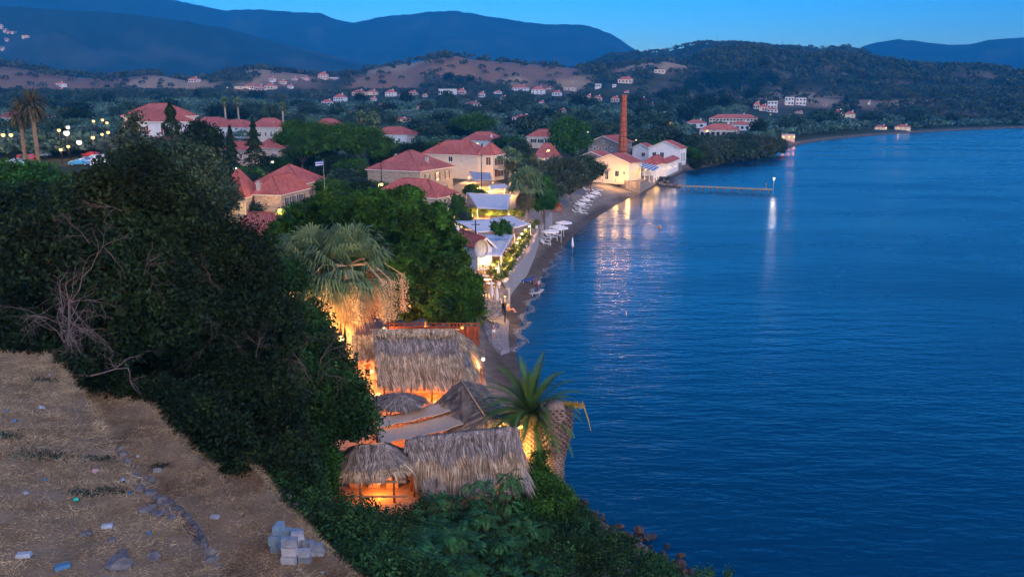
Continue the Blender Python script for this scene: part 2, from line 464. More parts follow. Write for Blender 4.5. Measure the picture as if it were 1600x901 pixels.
# sea
def sea_material():
    m = bpy.data.materials.new('sea_water'); m.use_nodes = True
    N, L = m.node_tree.nodes, m.node_tree.links
    b = N['Principled BSDF']
    b.inputs['Base Color'].default_value = (0.0008, 0.030, 0.055, 1)
    b.inputs['Roughness'].default_value = 0.2
    b.inputs['IOR'].default_value = 1.333
    tc = N.new('ShaderNodeTexCoord')
    def layer(sx, sy, sc, det, dist, st, prev=None, rot=0.0):
        mp = N.new('ShaderNodeMapping'); mp.inputs['Scale'].default_value = (sx, sy, 1); mp.inputs['Rotation'].default_value = (0, 0, rot)
        L.new(tc.outputs['Object'], mp.inputs['Vector'])
        n = N.new('ShaderNodeTexNoise'); n.inputs['Scale'].default_value = sc; n.inputs['Detail'].default_value = det
        L.new(mp.outputs[0], n.inputs['Vector'])
        bp = N.new('ShaderNodeBump'); bp.inputs['Distance'].default_value = dist; bp.inputs['Strength'].default_value = st
        L.new(n.outputs['Fac'], bp.inputs['Height'])
        if prev: L.new(prev, bp.inputs['Normal'])
        return bp.outputs[0]
    a = layer(0.35, 1.0, 0.5, 4, 0.17, 1.0, rot=R(-12))
    c = layer(0.45, 1.0, 1.9, 3, 0.07, 1.0, a, rot=R(8))
    L.new(c, b.inputs['Normal'])
    # wind patches: rougher and calmer water
    mp = N.new('ShaderNodeMapping'); mp.inputs['Scale'].default_value = (0.012, 0.03, 1); mp.inputs['Rotation'].default_value = (0, 0, R(-10)); L.new(tc.outputs['Object'], mp.inputs['Vector'])
    n = N.new('ShaderNodeTexNoise'); n.inputs['Scale'].default_value = 1.0; n.inputs['Detail'].default_value = 6; L.new(mp.outputs[0], n.inputs['Vector'])
    rr_ = N.new('ShaderNodeMapRange'); rr_.inputs[1].default_value = 0.35; rr_.inputs[2].default_value = 0.65; rr_.inputs[3].default_value = 0.12; rr_.inputs[4].default_value = 0.34; L.new(n.outputs['Fac'], rr_.inputs[0]); L.new(rr_.outputs[0], b.inputs['Roughness'])
    cr = N.new('ShaderNodeValToRGB'); cr.color_ramp.elements[0].position = .35; cr.color_ramp.elements[1].position = .68; cr.color_ramp.elements[0].color = (0.0004, 0.026, 0.068, 1); cr.color_ramp.elements[1].color = (0.0006, 0.038, 0.094, 1)
    L.new(n.outputs['Fac'], cr.inputs[0]); L.new(cr.outputs[0], b.inputs['Base Color'])
    return m
sea_rings = rings[rings > 20]
SX, SY = np.meshgrid(np.linspace(-1, 1, 60), np.linspace(0, 1, 60))
wv = np.stack([SX * 9000 + 1000, SY * SY * 9000 - 60, np.zeros_like(SX)], -1).reshape(-1, 3)
idx = np.arange(3600).reshape(60, 60)
wq = np.stack([idx[:-1, :-1], idx[:-1, 1:], idx[1:, 1:], idx[1:, :-1]], -1).reshape(-1, 4)
tag(obj_of('sea', fast_mesh('sea', wv, wq, sea_material())), kind='structure')

# air between here and the mountains
def haze():
    m = bpy.data.materials.new('haze_air'); m.use_nodes = True
    N, L = m.node_tree.nodes, m.node_tree.links
    N.remove(N['Principled BSDF'])
    v = N.new('ShaderNodeVolumePrincipled')
    v.inputs['Color'].default_value = (0.02, 0.45, 1.0, 1)
    v.inputs['Density'].default_value = 0.00015
    v.inputs['Anisotropy'].default_value = 0.0
    L.new(v.outputs[0], N['Material Output'].inputs['Volume'])
    b = MB(); b.bb(-13000, 13000, -300, 11500, -6, 1300)
    o = b.build('haze', m)
    tag(o, kind='stuff')
haze()
# ================================================================ PLANT BUILDERS
def leaf_mat(name, c, c2, scale=0.6, rough=0.7, spec=0.15):
    m = mat(name, c, rough=rough, spec=spec, scale=scale, col2=c2, detail=2, attr='Col' if name.startswith('leaf_') else None)
    return m
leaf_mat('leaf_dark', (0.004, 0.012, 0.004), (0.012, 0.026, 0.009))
leaf_mat('leaf_olive', (0.018, 0.038, 0.026), (0.045, 0.075, 0.045), scale=0.25)
leaf_mat('leaf_pine', (0.012, 0.040, 0.006), (0.040, 0.105, 0.012), scale=0.4)
leaf_mat('leaf_bright', (0.014, 0.055, 0.012), (0.035, 0.11, 0.02), scale=0.8)
leaf_mat('leaf_tamarisk', (0.035, 0.05, 0.035), (0.065, 0.08, 0.05), scale=0.4)
leaf_mat('leaf_cypress', (0.010, 0.026, 0.012), (0.02, 0.042, 0.016))
leaf_mat('leaf_sumac', (0.010, 0.050, 0.020), (0.038, 0.125, 0.042), scale=2.5)
leaf_mat('palm_green', (0.055, 0.115, 0.055), (0.12, 0.19, 0.08), scale=1.0, spec=0.3)
leaf_mat('palm_dry', (0.32, 0.20, 0.09), (0.5, 0.34, 0.16), scale=2.0)
leaf_mat('plain_green', (0.014, 0.036, 0.028), (0.045, 0.082, 0.055), scale=0.03)
leaf_mat('hill_green', (0.012, 0.024, 0.014), (0.030, 0.045, 0.024), scale=0.03)
mat('bark', (0.12, 0.085, 0.06), rough=0.95, scale=6, var=0.35, bump=0.6, bscale=12)
mat('bark_pale', (0.30, 0.25, 0.19), rough=0.95, scale=6, var=0.3, bump=0.6, bscale=12)
leaf_mat('leaf_mid', (0.008, 0.028, 0.008), (0.020, 0.060, 0.014), scale=0.8)
mat('dead_twig', (0.13, 0.10, 0.095), rough=0.9, scale=5, var=0.2)

def unit(n, r):
    a = r.normal(size=(n, 3)); return a / np.linalg.norm(a, axis=1)[:, None]
def leaf_quads(P, size, aspect=0.45, r=rng, droop=0.0, sizevar=0.35):
    n = len(P)
    a = unit(n, r); a[:, 2] -= droop; a /= np.linalg.norm(a, axis=1)[:, None]
    b = np.cross(a, unit(n, r)); b /= np.linalg.norm(b, axis=1)[:, None] + 1e-9
    s = (size * (1 + sizevar * r.uniform(-1, 1, n)))[:, None]
    V = np.stack([P - a * s, P + b * s * aspect, P + a * s, P - b * s * aspect], 1).reshape(-1, 3)
    return V, np.arange(4 * n).reshape(-1, 4)
def crown_points(lobes, n, clump, r, inner=0.25, flat=0.0):
    """points gathered in small clumps on and a little inside the lobes; lobes (m,6) centre + radii"""
    L = np.array(lobes, float)
    area = L[:, 3] * L[:, 4] + L[:, 3] * L[:, 5]
    per = 14
    nc = max(6, n // per)
    k = r.choice(len(L), nc, p=area / area.sum())
    u = unit(nc, r)
    u[:, 2] = np.where(u[:, 2] < -0.35, -u[:, 2] * 0.8, u[:, 2])
    rad = 1 - inner * r.random(nc) ** 1.6 + 0.07 * r.normal(size=nc)
    C = L[k, :3] + u * L[k, 3:] * rad[:, None]
    # drop what is deep inside another lobe
    keep = np.ones(nc, bool)
    for q in L:
        d = (((C - q[:3]) / q[3:]) ** 2).sum(1); keep &= d > 0.5
    C = C[keep]
    if len(C) == 0: return L[:, :3]
    i = r.integers(0, len(C), n)
    return C[i] + r.normal(size=(n, 3)) * clump * np.array([1, 1, 0.75])
def crown_mesh(name, lobes, n, leaf, clump, material, r=None, aspect=0.5, fill=0.15, droop=0.0, inner=0.25):
    r = r or np.random.default_rng(abs(hash(name)) % 9999)
    P = crown_points(lobes, n, clump, r, inner)
    V, Q = leaf_quads(P, leaf, aspect, r, droop)
    if fill:   # coarse inner foliage, so that the crown is only seen through at its gaps
        L = np.array(lobes, float); m = int(n * fill)
        vol = L[:, 3] * L[:, 4] * L[:, 5]
        k = r.choice(len(L), m, p=vol / vol.sum())
        P2 = L[k, :3] + unit(m, r) * (r.random(m) ** 0.6)[:, None] * L[k, 3:] * 0.8
        V2, Q2 = leaf_quads(P2, leaf * 2.4, 0.8, r)
        V = np.vstack([V, V2]); Q = np.vstack([Q, Q2 + 4 * len(P)])
    return fast_mesh(name, V, Q, material)
def limb_mesh(base, lobes, rad, r, n=7, nsub=0):
    b = MB()
    L = np.array(lobes, float)
    top = L[:, :3].mean(0)
    base = Vector(base); top = Vector(top)
    fork = base.lerp(top, 0.45) + Vector((r.normal() * 0.1, r.normal() * 0.1, 0))
    b.tube([base, base.lerp(fork, 0.5) + Vector((r.normal(), r.normal(), 0)) * rad * 0.6, fork], [rad * 1.25, rad, rad * 0.8], n)
    L = L[np.argsort(-L[:, 3])]
    for q in L[:9]:
        c = fork.lerp(Vector(q[:3]), .82); mid = fork.lerp(c, 0.5) + Vector((r.normal(), r.normal(), r.normal())) * rad * 0.7
        b.tube([fork, mid, c], [rad * 0.6, rad * 0.35, rad * 0.1], 5)
    return b
def tree_at(loc, lobes, n, leaf, clump, material, trunk_r, bark, label, cat, name='tree', group=None, seed=1, aspect=0.5, fill=0.15, droop=0.0, inner=0.25):
    """lobes relative to loc"""
    r = np.random.default_rng(seed)
    t = empty(name, loc, 0, label, cat, group)
    obj_of('crown', crown_mesh('crown', lobes, n, leaf, clump, M[material], r, aspect, fill, droop, inner), t)
    limb_mesh((0, 0, -0.3), lobes, trunk_r, r).build('trunk', M[bark], t, smooth=True)
    return t
def px_lobes(spec, loc):
    """spec: (px, py, distance, radius in px[, depth factor]) -> lobes relative to loc, in metres"""
    out = []
    for s in spec:
        c = AT(s[0], s[1], s[2]); rr = s[3] / ppm(s[2], c.z)
        k = s[4] if len(s) > 4 else 1.0
        out.append((c.x - loc[0], c.y - loc[1], c.z - loc[2], rr, rr * k, rr * (s[5] if len(s) > 5 else 0.9)))
    return out
def px_tree(base, spec, *a, **k):
    """base (px, distance): trunk foot on the ground under that column"""
    x = ray(base[0], 300).x / ray(base[0], 300).y * base[1]
    loc = (x, base[1], hz(x, base[1]))
    return tree_at(loc, px_lobes(spec, loc), *a, **k)
def round_lobes(h, w, seed, n=6, low=0.35):
    r = np.random.default_rng(seed); out = [(0, 0, h * 0.62, w * 0.36, w * 0.36, h * 0.33)]
    for i in range(n):
        a = 2 * math.pi * i / n + r.uniform(-.4, .4); d = w * 0.27 * r.uniform(0.7, 1.15); s = w * r.uniform(0.17, 0.27)
        out.append((math.cos(a) * d, math.sin(a) * d, h * r.uniform(low + 0.05, 0.82), s, s, s * 0.9))
    return out

# ---- fan palm and feather palm
def fan_palm(loc, h, rc, label, seed, name='fan_palm', group=None, nfr=46, skirt=1.0, flowers=0, trunk_r=0.32, detail=1.0):
    r = np.random.default_rng(seed)
    t = empty(name, loc, 0, label, 'palm tree', group)
    MB().tube([(0, 0, -0.3), (0.05, 0, 0.6), (0, 0.05, h * 0.5), (0, 0, h - 0.3)], [trunk_r * 1.35, trunk_r * 1.05, trunk_r, trunk_r * 0.9], 10).build('trunk', M['bark_pale'], t, smooth=True)
    def fronds(n, elmin, elmax, lo, hi, droop, nb, z0):
        V = []; T = []
        for i in range(n):
            az = r.uniform(0, 2 * math.pi); el = r.uniform(elmin, elmax)
            d = Vector((math.cos(az) * math.cos(el), math.sin(az) * math.cos(el), math.sin(el)))
            side = d.cross(Vector((0, 0, 1))); side.normalize() if side.length > 1e-4 else None
            upv = side.cross(d)
            L = rc * r.uniform(lo, hi); st = L * 0.45
            hub = Vector((0, 0, h + z0)) + d * st + Vector((0, 0, -droop * 0.25 * L))
            # stalk
            b0 = len(V); w = 0.035
            V += [Vector((0, 0, h + z0)) + side * w, Vector((0, 0, h + z0)) - side * w, hub]; T.append((b0, b0 + 1, b0 + 2))
            for k in range(nb):
                a = (k / (nb - 1) - 0.5) * R(165)
                fd = (d * math.cos(a) + side * math.sin(a) + upv * (0.12 * math.cos(a * 2))).normalized()
                ln = L * 0.62 * (1 - 0.25 * abs(a) / 1.4) * r.uniform(0.85, 1.1)
                mid = hub + fd * ln * 0.6
                tip = hub + fd * ln + Vector((0, 0, -1)) * ln * (0.22 + droop * 0.5) * r.uniform(0.6, 1.5)
                sd = fd.cross(upv).normalized() * 0.05 * rc * 0.35 / detail ** 0.8
                b0 = len(V)
                V += [hub, mid + sd, mid - sd, tip]
                T += [(b0, b0 + 1, b0 + 2), (b0 + 1, b0 + 3, b0 + 2)]
        return V, T
    nb = int(17 * detail) + 3
    V, T = fronds(nfr, R(-22), R(85), 0.85, 1.15, 0.35, nb, 0)
    obj_of('green_fronds', fast_mesh('green_fronds', V, None, M['palm_green'], T=T), t)
    if skirt:
        V, T = fronds(int(nfr * skirt), R(-85), R(-38), 0.55, 0.85, 0.5, nb, -0.5)
        obj_of('dry_fronds', fast_mesh('dry_fronds', V, None, M['palm_dry' if detail >= 1 else 'palm_shag'], T=T), t)
    for k in range(flowers):     # hanging seed clusters on long stalks
        az = r.uniform(0, 2 * math.pi) if k > 5 else R(-150 + 42 * k); L = rc * r.uniform(0.55, 1.0)
        d = Vector((math.cos(az), math.sin(az), 0))
        p0 = Vector((0, 0, h)); p1 = p0 + d * L * 0.6 + Vector((0, 0, 0.3)); p2 = p0 + d * L + Vector((0, 0, -1.0)); p3 = p2 + d * 0.1 + Vector((0, 0, -2.2 * rc / 3))
        b = MB().tube([p0, p1, p2, p3], [0.04, 0.035, 0.03, 0.015], 4)
        n = 900
        tt = r.random(n); P = np.array([p2.lerp(p3, q) for q in tt]) + r.normal(size=(n, 3)) * np.array([0.24, 0.24, 0.12])
        V2, Q2 = leaf_quads(P, 0.06, 0.6, r)
        b.add([tuple(v) for v in V2], [tuple(q) for q in Q2])
        b.build('seed_cluster', M['seed'], t)
    return t
mat('seed', (0.60, 0.44, 0.24), rough=0.9, scale=5, var=0.2)
mat('dead_grey', (0.25, 0.19, 0.15), rough=0.95, scale=9, var=0.3)
def feather_palm(loc, h, L, label, seed, nfr=30, trunk_r=0.45, group=None, yellow=4, name='date_palm', dets=1.0, elmin=-12, fm='date_green'):
    r = np.random.default_rng(seed)
    t = empty(name, loc, 0, label, 'palm tree', group)
    b = MB().tube([(0, 0, -0.4), (0, 0, h * 0.5), (0, 0, h)], [trunk_r * 1.1, trunk_r, trunk_r * 1.2], 12)
    for k in range(int(h / 0.16)):     # old leaf bases
        for q in range(11):
            a = 2 * math.pi * (q + 0.5 * (k % 2)) / 11; z = 0.1 + k * 0.16
            b.box((math.cos(a) * trunk_r * 1.12, math.sin(a) * trunk_r * 1.12, z), (0.14, 0.17, 0.12), rz=a, ry=-0.5)
    b.build('trunk', M['palm_trunk'], t)
    def frond(az, el, ln, mtl, nm, bend):
        V = []; T = []
        p = Vector((0, 0, h)); d = Vector((math.cos(az) * math.cos(el), math.sin(az) * math.cos(el), math.sin(el)))
        side = Vector((-math.sin(az), math.cos(az), 0)); n = int(34 * dets); seg = ln / n
        pts = []
        for i in range(n + 1):
            pts.append(p.copy()); p = p + d * seg
            d = (d + Vector((0, 0, -bend / n)) * (0.4 + 1.6 * i / n)).normalized()
        for i in range(n):
            q0, q1 = pts[i], pts[i + 1]; w = 0.045 * (1 - i / n) + 0.008
            b0 = len(V); V += [q0 + side * w, q0 - side * w, q1 - side * w, q1 + side * w]; T += [(b0, b0 + 1, b0 + 2), (b0, b0 + 2, b0 + 3)]
            if i > 2:
                dd = (q1 - q0).normalized(); upv = side.cross(dd)
                if upv.z < 0: upv = -upv
                ll = ln * 0.125 * math.sin(math.pi * min(1, (i / n) * 0.85 + 0.15)) + 0.12
                for sgn in (-1, 1):
                    for hh in (0, 0.5):
                        o = q0.lerp(q1, hh)
                        tip = o + (side * sgn * 0.72 + dd * 0.65 + upv * 0.28).normalized() * ll * r.uniform(0.9, 1.1)
                        b0 = len(V); V += [o, o + dd * 0.05 / dets ** 1.6, tip]; T.append((b0, b0 + 1, b0 + 2))
        obj_of(nm, fast_mesh(nm, V, None, M[mtl], T=T), t)
    for i in range(nfr):
        k = (i + 0.5) / nfr
        el = R(82 - (82 - elmin) * k ** 0.8); az = i * 2.399 + r.uniform(-.2, .2)
        frond(az, el, L * r.uniform(0.9, 1.1), fm, 'frond', 0.75 + 0.7 * k)
    for i in range(yellow):
        frond(R(-150 + i * 55) + r.uniform(-.3, .3), R(r.uniform(0, 25)), L * 0.6, 'date_yellow', 'yellow_frond', 0.5)
    return t
leaf_mat('date_green', (0.028, 0.085, 0.015), (0.07, 0.15, 0.025), scale=1.2, spec=0.35)
leaf_mat('palm_shag', (0.025, 0.045, 0.018), (0.13, 0.10, 0.055), scale=1.2)
leaf_mat('date_yellow', (0.30, 0.20, 0.04), (0.42, 0.30, 0.07), scale=1.2)
mat('palm_trunk', (0.30, 0.20, 0.12), rough=0.95, scale=4, var=0.35, bump=0.5, bscale=14)
# ================================================================ BUILDING BUILDERS
def tile_mat(name, c, dark):
    m = bpy.data.materials.new(name); m.use_nodes = True
    N, L = m.node_tree.nodes, m.node_tree.links
    b = N['Principled BSDF']; b.inputs['Roughness'].default_value = 0.85; b.inputs['Specular IOR Level'].default_value = 0.15
    uv = N.new('ShaderNodeUVMap'); uv.uv_map = 'UVMap'
    w1 = N.new('ShaderNodeTexWave'); w1.bands_direction = 'X'; w1.inputs['Scale'].default_value = 1.15; w1.inputs['Distortion'].default_value = 0.15
    w2 = N.new('ShaderNodeTexWave'); w2.bands_direction = 'Y'; w2.wave_profile = 'SAW'; w2.inputs['Scale'].default_value = 0.8; w2.inputs['Distortion'].default_value = 0.3
    nz = N.new('ShaderNodeTexNoise'); nz.inputs['Scale'].default_value = 1.3; nz.inputs['Detail'].default_value = 6
    n2 = N.new('ShaderNodeTexNoise'); n2.inputs['Scale'].default_value = 0.25; n2.inputs['Detail'].default_value = 2
    for n in (w1, w2, nz, n2): L.new(uv.outputs[0], n.inputs['Vector'])
    rp = N.new('ShaderNodeValToRGB'); rp.color_ramp.elements[0].position = 0.3; rp.color_ramp.elements[1].position = 0.72
    rp.color_ramp.elements[0].color = (*[k * 0.72 for k in c], 1); rp.color_ramp.elements[1].color = (*[min(1, k * 1.22) for k in c], 1)
    L.new(nz.outputs['Fac'], rp.inputs['Fac'])
    r1 = N.new('ShaderNodeValToRGB'); r1.color_ramp.elements[0].position = 0.0; r1.color_ramp.elements[1].position = 0.45
    r1.color_ramp.elements[0].color = (dark, dark * 0.95, dark * 0.95, 1); r1.color_ramp.elements[1].color = (1, 1, 1, 1)
    L.new(w1.outputs['Fac'], r1.inputs['Fac'])
    r3 = N.new('ShaderNodeValToRGB'); r3.color_ramp.elements[0].position = 0.42; r3.color_ramp.elements[1].position = 0.62
    r3.color_ramp.elements[0].color = (0.85, 0.8, 0.78, 1); r3.color_ramp.elements[1].color = (1, 1, 1, 1)
    L.new(n2.outputs['Fac'], r3.inputs['Fac'])
    cur = rp.outputs[0]
    for s in (r1.outputs[0], r3.outputs[0]):
        mx = N.new('ShaderNodeMix'); mx.data_type = 'RGBA'; mx.blend_type = 'MULTIPLY'; mx.inputs['Factor'].default_value = 1
        L.new(cur, mx.inputs[6]); L.new(s, mx.inputs[7]); cur = mx.outputs[2]
    L.new(cur, b.inputs['Base Color'])
    ad = N.new('ShaderNodeMath'); ad.operation = 'ADD'; L.new(w1.outputs['Fac'], ad.inputs[0])
    mu = N.new('ShaderNodeMath'); mu.operation = 'MULTIPLY'; mu.inputs[1].default_value = 0.4; L.new(w2.outputs['Fac'], mu.inputs[0]); L.new(mu.outputs[0], ad.inputs[1])
    bp = N.new('ShaderNodeBump'); bp.inputs['Distance'].default_value = 0.06; bp.inputs['Strength'].default_value = 0.8
    L.new(ad.outputs[0], bp.inputs['Height']); L.new(bp.outputs[0], b.inputs['Normal'])
    M[name] = m
tile_mat('tiles', (0.58, 0.175, 0.145), 0.36)
tile_mat('tiles_pale', (0.66, 0.20, 0.15), 0.6)
tile_mat('tiles_old', (0.50, 0.17, 0.15), 0.36)
def stone_mat(name, c, c2, mortar, sc=2.6):
    m = bpy.data.materials.new(name); m.use_nodes = True
    N, L = m.node_tree.nodes, m.node_tree.links
    b = N['Principled BSDF']; b.inputs['Roughness'].default_value = 0.92; b.inputs['Specular IOR Level'].default_value = 0.15
    tc = N.new('ShaderNodeTexCoord'); mp = N.new('ShaderNodeMapping'); mp.inputs['Scale'].default_value = (1, 1, 1.7); L.new(tc.outputs['Object'], mp.inputs['Vector'])
    v = N.new('ShaderNodeTexVoronoi'); v.inputs['Scale'].default_value = sc; L.new(mp.outputs[0], v.inputs['Vector'])
    v2 = N.new('ShaderNodeTexVoronoi'); v2.feature = 'DISTANCE_TO_EDGE'; v2.inputs['Scale'].default_value = sc; L.new(mp.outputs[0], v2.inputs['Vector'])
    sep = N.new('ShaderNodeSeparateColor'); L.new(v.outputs['Color'], sep.inputs[0])
    r1 = N.new('ShaderNodeValToRGB'); r1.color_ramp.elements[0].color = (*c, 1); r1.color_ramp.elements[1].color = (*c2, 1); L.new(sep.outputs[0], r1.inputs['Fac'])
    r2 = N.new('ShaderNodeValToRGB'); r2.color_ramp.elements[0].position = 0.02; r2.color_ramp.elements[1].position = 0.09
    L.new(v2.outputs['Distance'], r2.inputs['Fac'])
    mx = N.new('ShaderNodeMix'); mx.data_type = 'RGBA'; L.new(r2.outputs[0], mx.inputs['Factor']); mx.inputs[6].default_value = (*mortar, 1); L.new(r1.outputs[0], mx.inputs[7])
    L.new(mx.outputs[2], b.inputs['Base Color'])
    bp = N.new('ShaderNodeBump'); bp.inputs['Distance'].default_value = 0.05; bp.inputs['Strength'].default_value = 0.7; L.new(r2.outputs[0], bp.inputs['Height']); L.new(bp.outputs[0], b.inputs['Normal'])
    M[name] = m
stone_mat('stone', (0.26, 0.19, 0.13), (0.48, 0.38, 0.28), (0.50, 0.42, 0.33))
stone_mat('stone_grey', (0.20, 0.18, 0.17), (0.36, 0.32, 0.30), (0.14, 0.12, 0.11), 1.8)
mat('plaster_cream', (0.62, 0.52, 0.40), scale=0.7, var=0.06, bump=0.15)
mat('plaster_white', (0.68, 0.66, 0.64), scale=0.7, var=0.06, bump=0.15)
mat('plaster_pink', (0.62, 0.48, 0.42), scale=0.7, var=0.06, bump=0.15)
mat('trim', (0.70, 0.64, 0.54), var=0.05)
mat('white_paint', (0.78, 0.77, 0.74), rough=0.6, var=0.04)
mat('shutter_red', (0.24, 0.045, 0.02), rough=0.6, var=0.15)
mat('shutter_green', (0.03, 0.055, 0.035), rough=0.6, var=0.15)
mat('shutter_brown', (0.09, 0.045, 0.03), rough=0.6, var=0.15)
mat('glass', (0.012, 0.016, 0.022), rough=0.15, spec=0.6, var=0.1)
mat('lit_glass', (0.5, 0.35, 0.15), emit=(1.0, 0.55, 0.2), estr=0.10)
mat('concrete', (0.36, 0.34, 0.32), scale=2, var=0.15, bump=0.3)
mat('black_metal', (0.02, 0.02, 0.022), rough=0.5, var=0.1)
mat('grey_metal', (0.32, 0.33, 0.34), rough=0.5, metal=0.6, var=0.1)
mat('wood', (0.22, 0.12, 0.06), rough=0.75, scale=4, var=0.3)
mat('wood_pale', (0.42, 0.29, 0.17), rough=0.75, scale=4, var=0.2)
mat('brick_red', (0.36, 0.10, 0.05), rough=0.95, scale=1.2, var=0.25, wave=(2.2, 'Z', (0.55, 0.5, 0.48), 0.4, 0.3))

def roof_mesh(name, U, W, rise, kind, axis, material, ov_t=0.14, parapet=False):
    """local: eaves rectangle centred at 0,0 with z=0; UV in metres, v runs up the slope"""
    hx, hy = U / 2, W / 2
    if kind == 'flat':
        rise = 0.05
    if axis is None: axis = 'x' if U >= W else 'y'
    if kind == 'hip':
        if axis == 'x': k = max(hx - hy, 0.15); r0, r1 = (-k, 0, rise), (k, 0, rise)
        else: k = max(hy - hx, 0.15); r0, r1 = (0, -k, rise), (0, k, rise)
    else:
        r0, r1 = ((-hx, 0, rise), (hx, 0, rise)) if axis == 'x' else ((0, -hy, rise), (0, hy, rise))
    a, b, c, d = (-hx, -hy, 0), (hx, -hy, 0), (hx, hy, 0), (-hx, hy, 0)
    if axis == 'x': faces = [(a, b, r1, r0), (c, d, r0, r1), (b, c, r1), (d, a, r0)]
    else: faces = [(b, c, r1, r0), (d, a, r0, r1), (a, b, r0), (c, d, r1)]
    if kind == 'gable': faces = faces[:2]
    V, Fc, UV = [], [], []
    for f in faces:
        P = [Vector(p) for p in f]
        e = (P[1] - P[0]); e.normalize(); nrm = e.cross(P[2] - P[0]).normalized(); up = nrm.cross(e)
        b0 = len(V); V += P; Fc.append(tuple(range(b0, b0 + len(P))))
        UV += [((p - P[0]).dot(e) + 31.3 * len(Fc), (p - P[0]).dot(up)) for p in P]
        if kind == 'gable':    # underside, so that the slab has thickness
            b0 = len(V); Q = [p - Vector((0, 0, ov_t)) for p in P]; V += Q; Fc.append(tuple(reversed(range(b0, b0 + 4)))); UV += [(0, 0)] * 4
            for i in range(4):
                j = (i + 1) % 4; b0 = len(V); V += [P[j], P[i], Q[i], Q[j]]; Fc.append((b0, b0 + 1, b0 + 2, b0 + 3)); UV += [(0, 0)] * 4
    me = bpy.data.meshes.new(name); me.from_pydata(V, [], Fc)
    ul = me.uv_layers.new(name='UVMap')
    li = 0
    for f in me.polygons:
        for l in f.loop_indices: ul.data[l].uv = UV[me.loops[l].vertex_index]
    me.materials.append(M[material])
    return me, (r0, r1, faces)
def block(parent, A, B, C, ze, zb, rise, kind='hip', axis=None, wall='stone', roof='tiles', ov=0.45, wins=(), shut='shutter_brown', trim='trim', chim=(), caps=True, dz=0.0, yaw=-25.0, wmin=0.62):
    """one roofed body; A, B, C = eaves corners in the photograph (left, near, right) at height ze"""
    b = G(*B, ze); yaw = R(yaw)
    u = Vector((math.cos(yaw), math.sin(yaw), 0)); w = Vector((-u.y, u.x, 0))
    D0 = b.y * CP + (CAMZ - ze) * SP
    ka, kc = (A[0] - 800) / F, (C[0] - 800) / F
    U = (b.x - ka * D0) / (u.x - ka * u.y * CP)
    W = max((kc * D0 - b.x) / (w.x - kc * w.y * CP), wmin * U)
    ctr = b - u * U / 2 + w * W / 2
    if isinstance(rise, tuple):
        rise = max(0.6, AT(rise[0], rise[1], ctr.y).z - ze)
    if parent is None: return ctr, yaw, U, W
    off = Vector((ctr.x - parent.location.x, ctr.y - parent.location.y, 0))
    zrel = zb - parent.location.z
    H = ze - zb
    wU, wW = U - 2 * ov, W - 2 * ov
    hx, hy = wU / 2, wW / 2
    mb = MB(); mb.bb(-hx, hx, -hy, hy, -1.0, H - 0.02)
    if kind == 'gable':
        ax = axis or ('x' if U >= W else 'y')
        if ax == 'x':
            rr = rise * hy / (W / 2)
            for s in (-1, 1):
                x0 = s * hx; x1 = s * (hx - 0.25)
                V = [(x0, -hy, H - .05), (x0, hy, H - .05), (x0, 0, H + rise - 0.17), (x1, -hy, H - .05), (x1, hy, H - .05), (x1, 0, H + rise - 0.17)]
                V = [(p[0], p[1], p[2]) for p in V]
                mb.add(V, [(0, 1, 2), (5, 4, 3), (0, 2, 5, 3), (1, 4, 5, 2), (0, 3, 4, 1)])
        else:
            for s in (-1, 1):
                y0 = s * hy; y1 = s * (hy - 0.25)
                V = [(-hx, y0, H - .05), (hx, y0, H - .05), (0, y0, H + rise - 0.17), (-hx, y1, H - .05), (hx, y1, H - .05), (0, y1, H + rise - 0.17)]
                mb.add(V, [(0, 1, 2), (5, 4, 3), (0, 2, 5, 3), (1, 4, 5, 2), (0, 3, 4, 1)])
    wo = mb.build('wall', M[wall], parent, loc=off + Vector((0, 0, zrel)), rz=yaw)
    me, (r0, r1, faces) = roof_mesh('roof', U, W, rise, kind, axis, roof)
    ro = obj_of('roof', me, parent, off + Vector((0, 0, zrel + H + 0.02 + dz)), yaw)
    # ridge and hip caps, eaves board
    if caps:
        cb = MB(); cb.tube([r0, r1], 0.13, 6)
        if kind == 'hip':
            for q in ((-U / 2, -W / 2, 0), (U / 2, -W / 2, 0), (U / 2, W / 2, 0), (-U / 2, W / 2, 0)):
                e = min((r0, r1), key=lambda p: (Vector(p) - Vector(q)).length)
                cb.tube([q, e], 0.11, 6)
        cb.build('ridge_cap', M['tiles_pale'], ro, smooth=True)
    if kind == 'hip':
        eb = MB(); t = 0.16
        eb.bb(-U / 2 + .02, U / 2 - .02, -W / 2 + .02, W / 2 - .02, -t - 0.02, -0.012)
        eb.build('eaves_board', M[trim], ro)
    elif kind == 'gable':
        eb = MB(); ax = axis or ('x' if U >= W else 'y')
        for s in (-1, 1):
            for q in (-1, 1):
                if ax == 'x': eb.tube([(s * (U / 2 + .03), q * W / 2, -.1), (s * (U / 2 + .03), 0, rise - .1)], 0.14, 4)
                else: eb.tube([(q * U / 2, s * (W / 2 + .03), -.1), (0, s * (W / 2 + .03), rise - .1)], 0.14, 4)
        eb.build('gable_board', M[trim], ro)
    for (cx, cy, ch, cm) in chim:
        k = MB(); k.box((cx * U / 2, cy * W / 2, ch / 2 + 0.2), (0.7, 0.6, ch + 0.4)); k.box((cx * U / 2, cy * W / 2, ch + 0.45), (0.9, 0.8, 0.14))
        k.box((cx * U / 2, cy * W / 2, ch + 0.72), (0.5, 0.4, 0.3)); k.build('chimney', M[cm], ro)
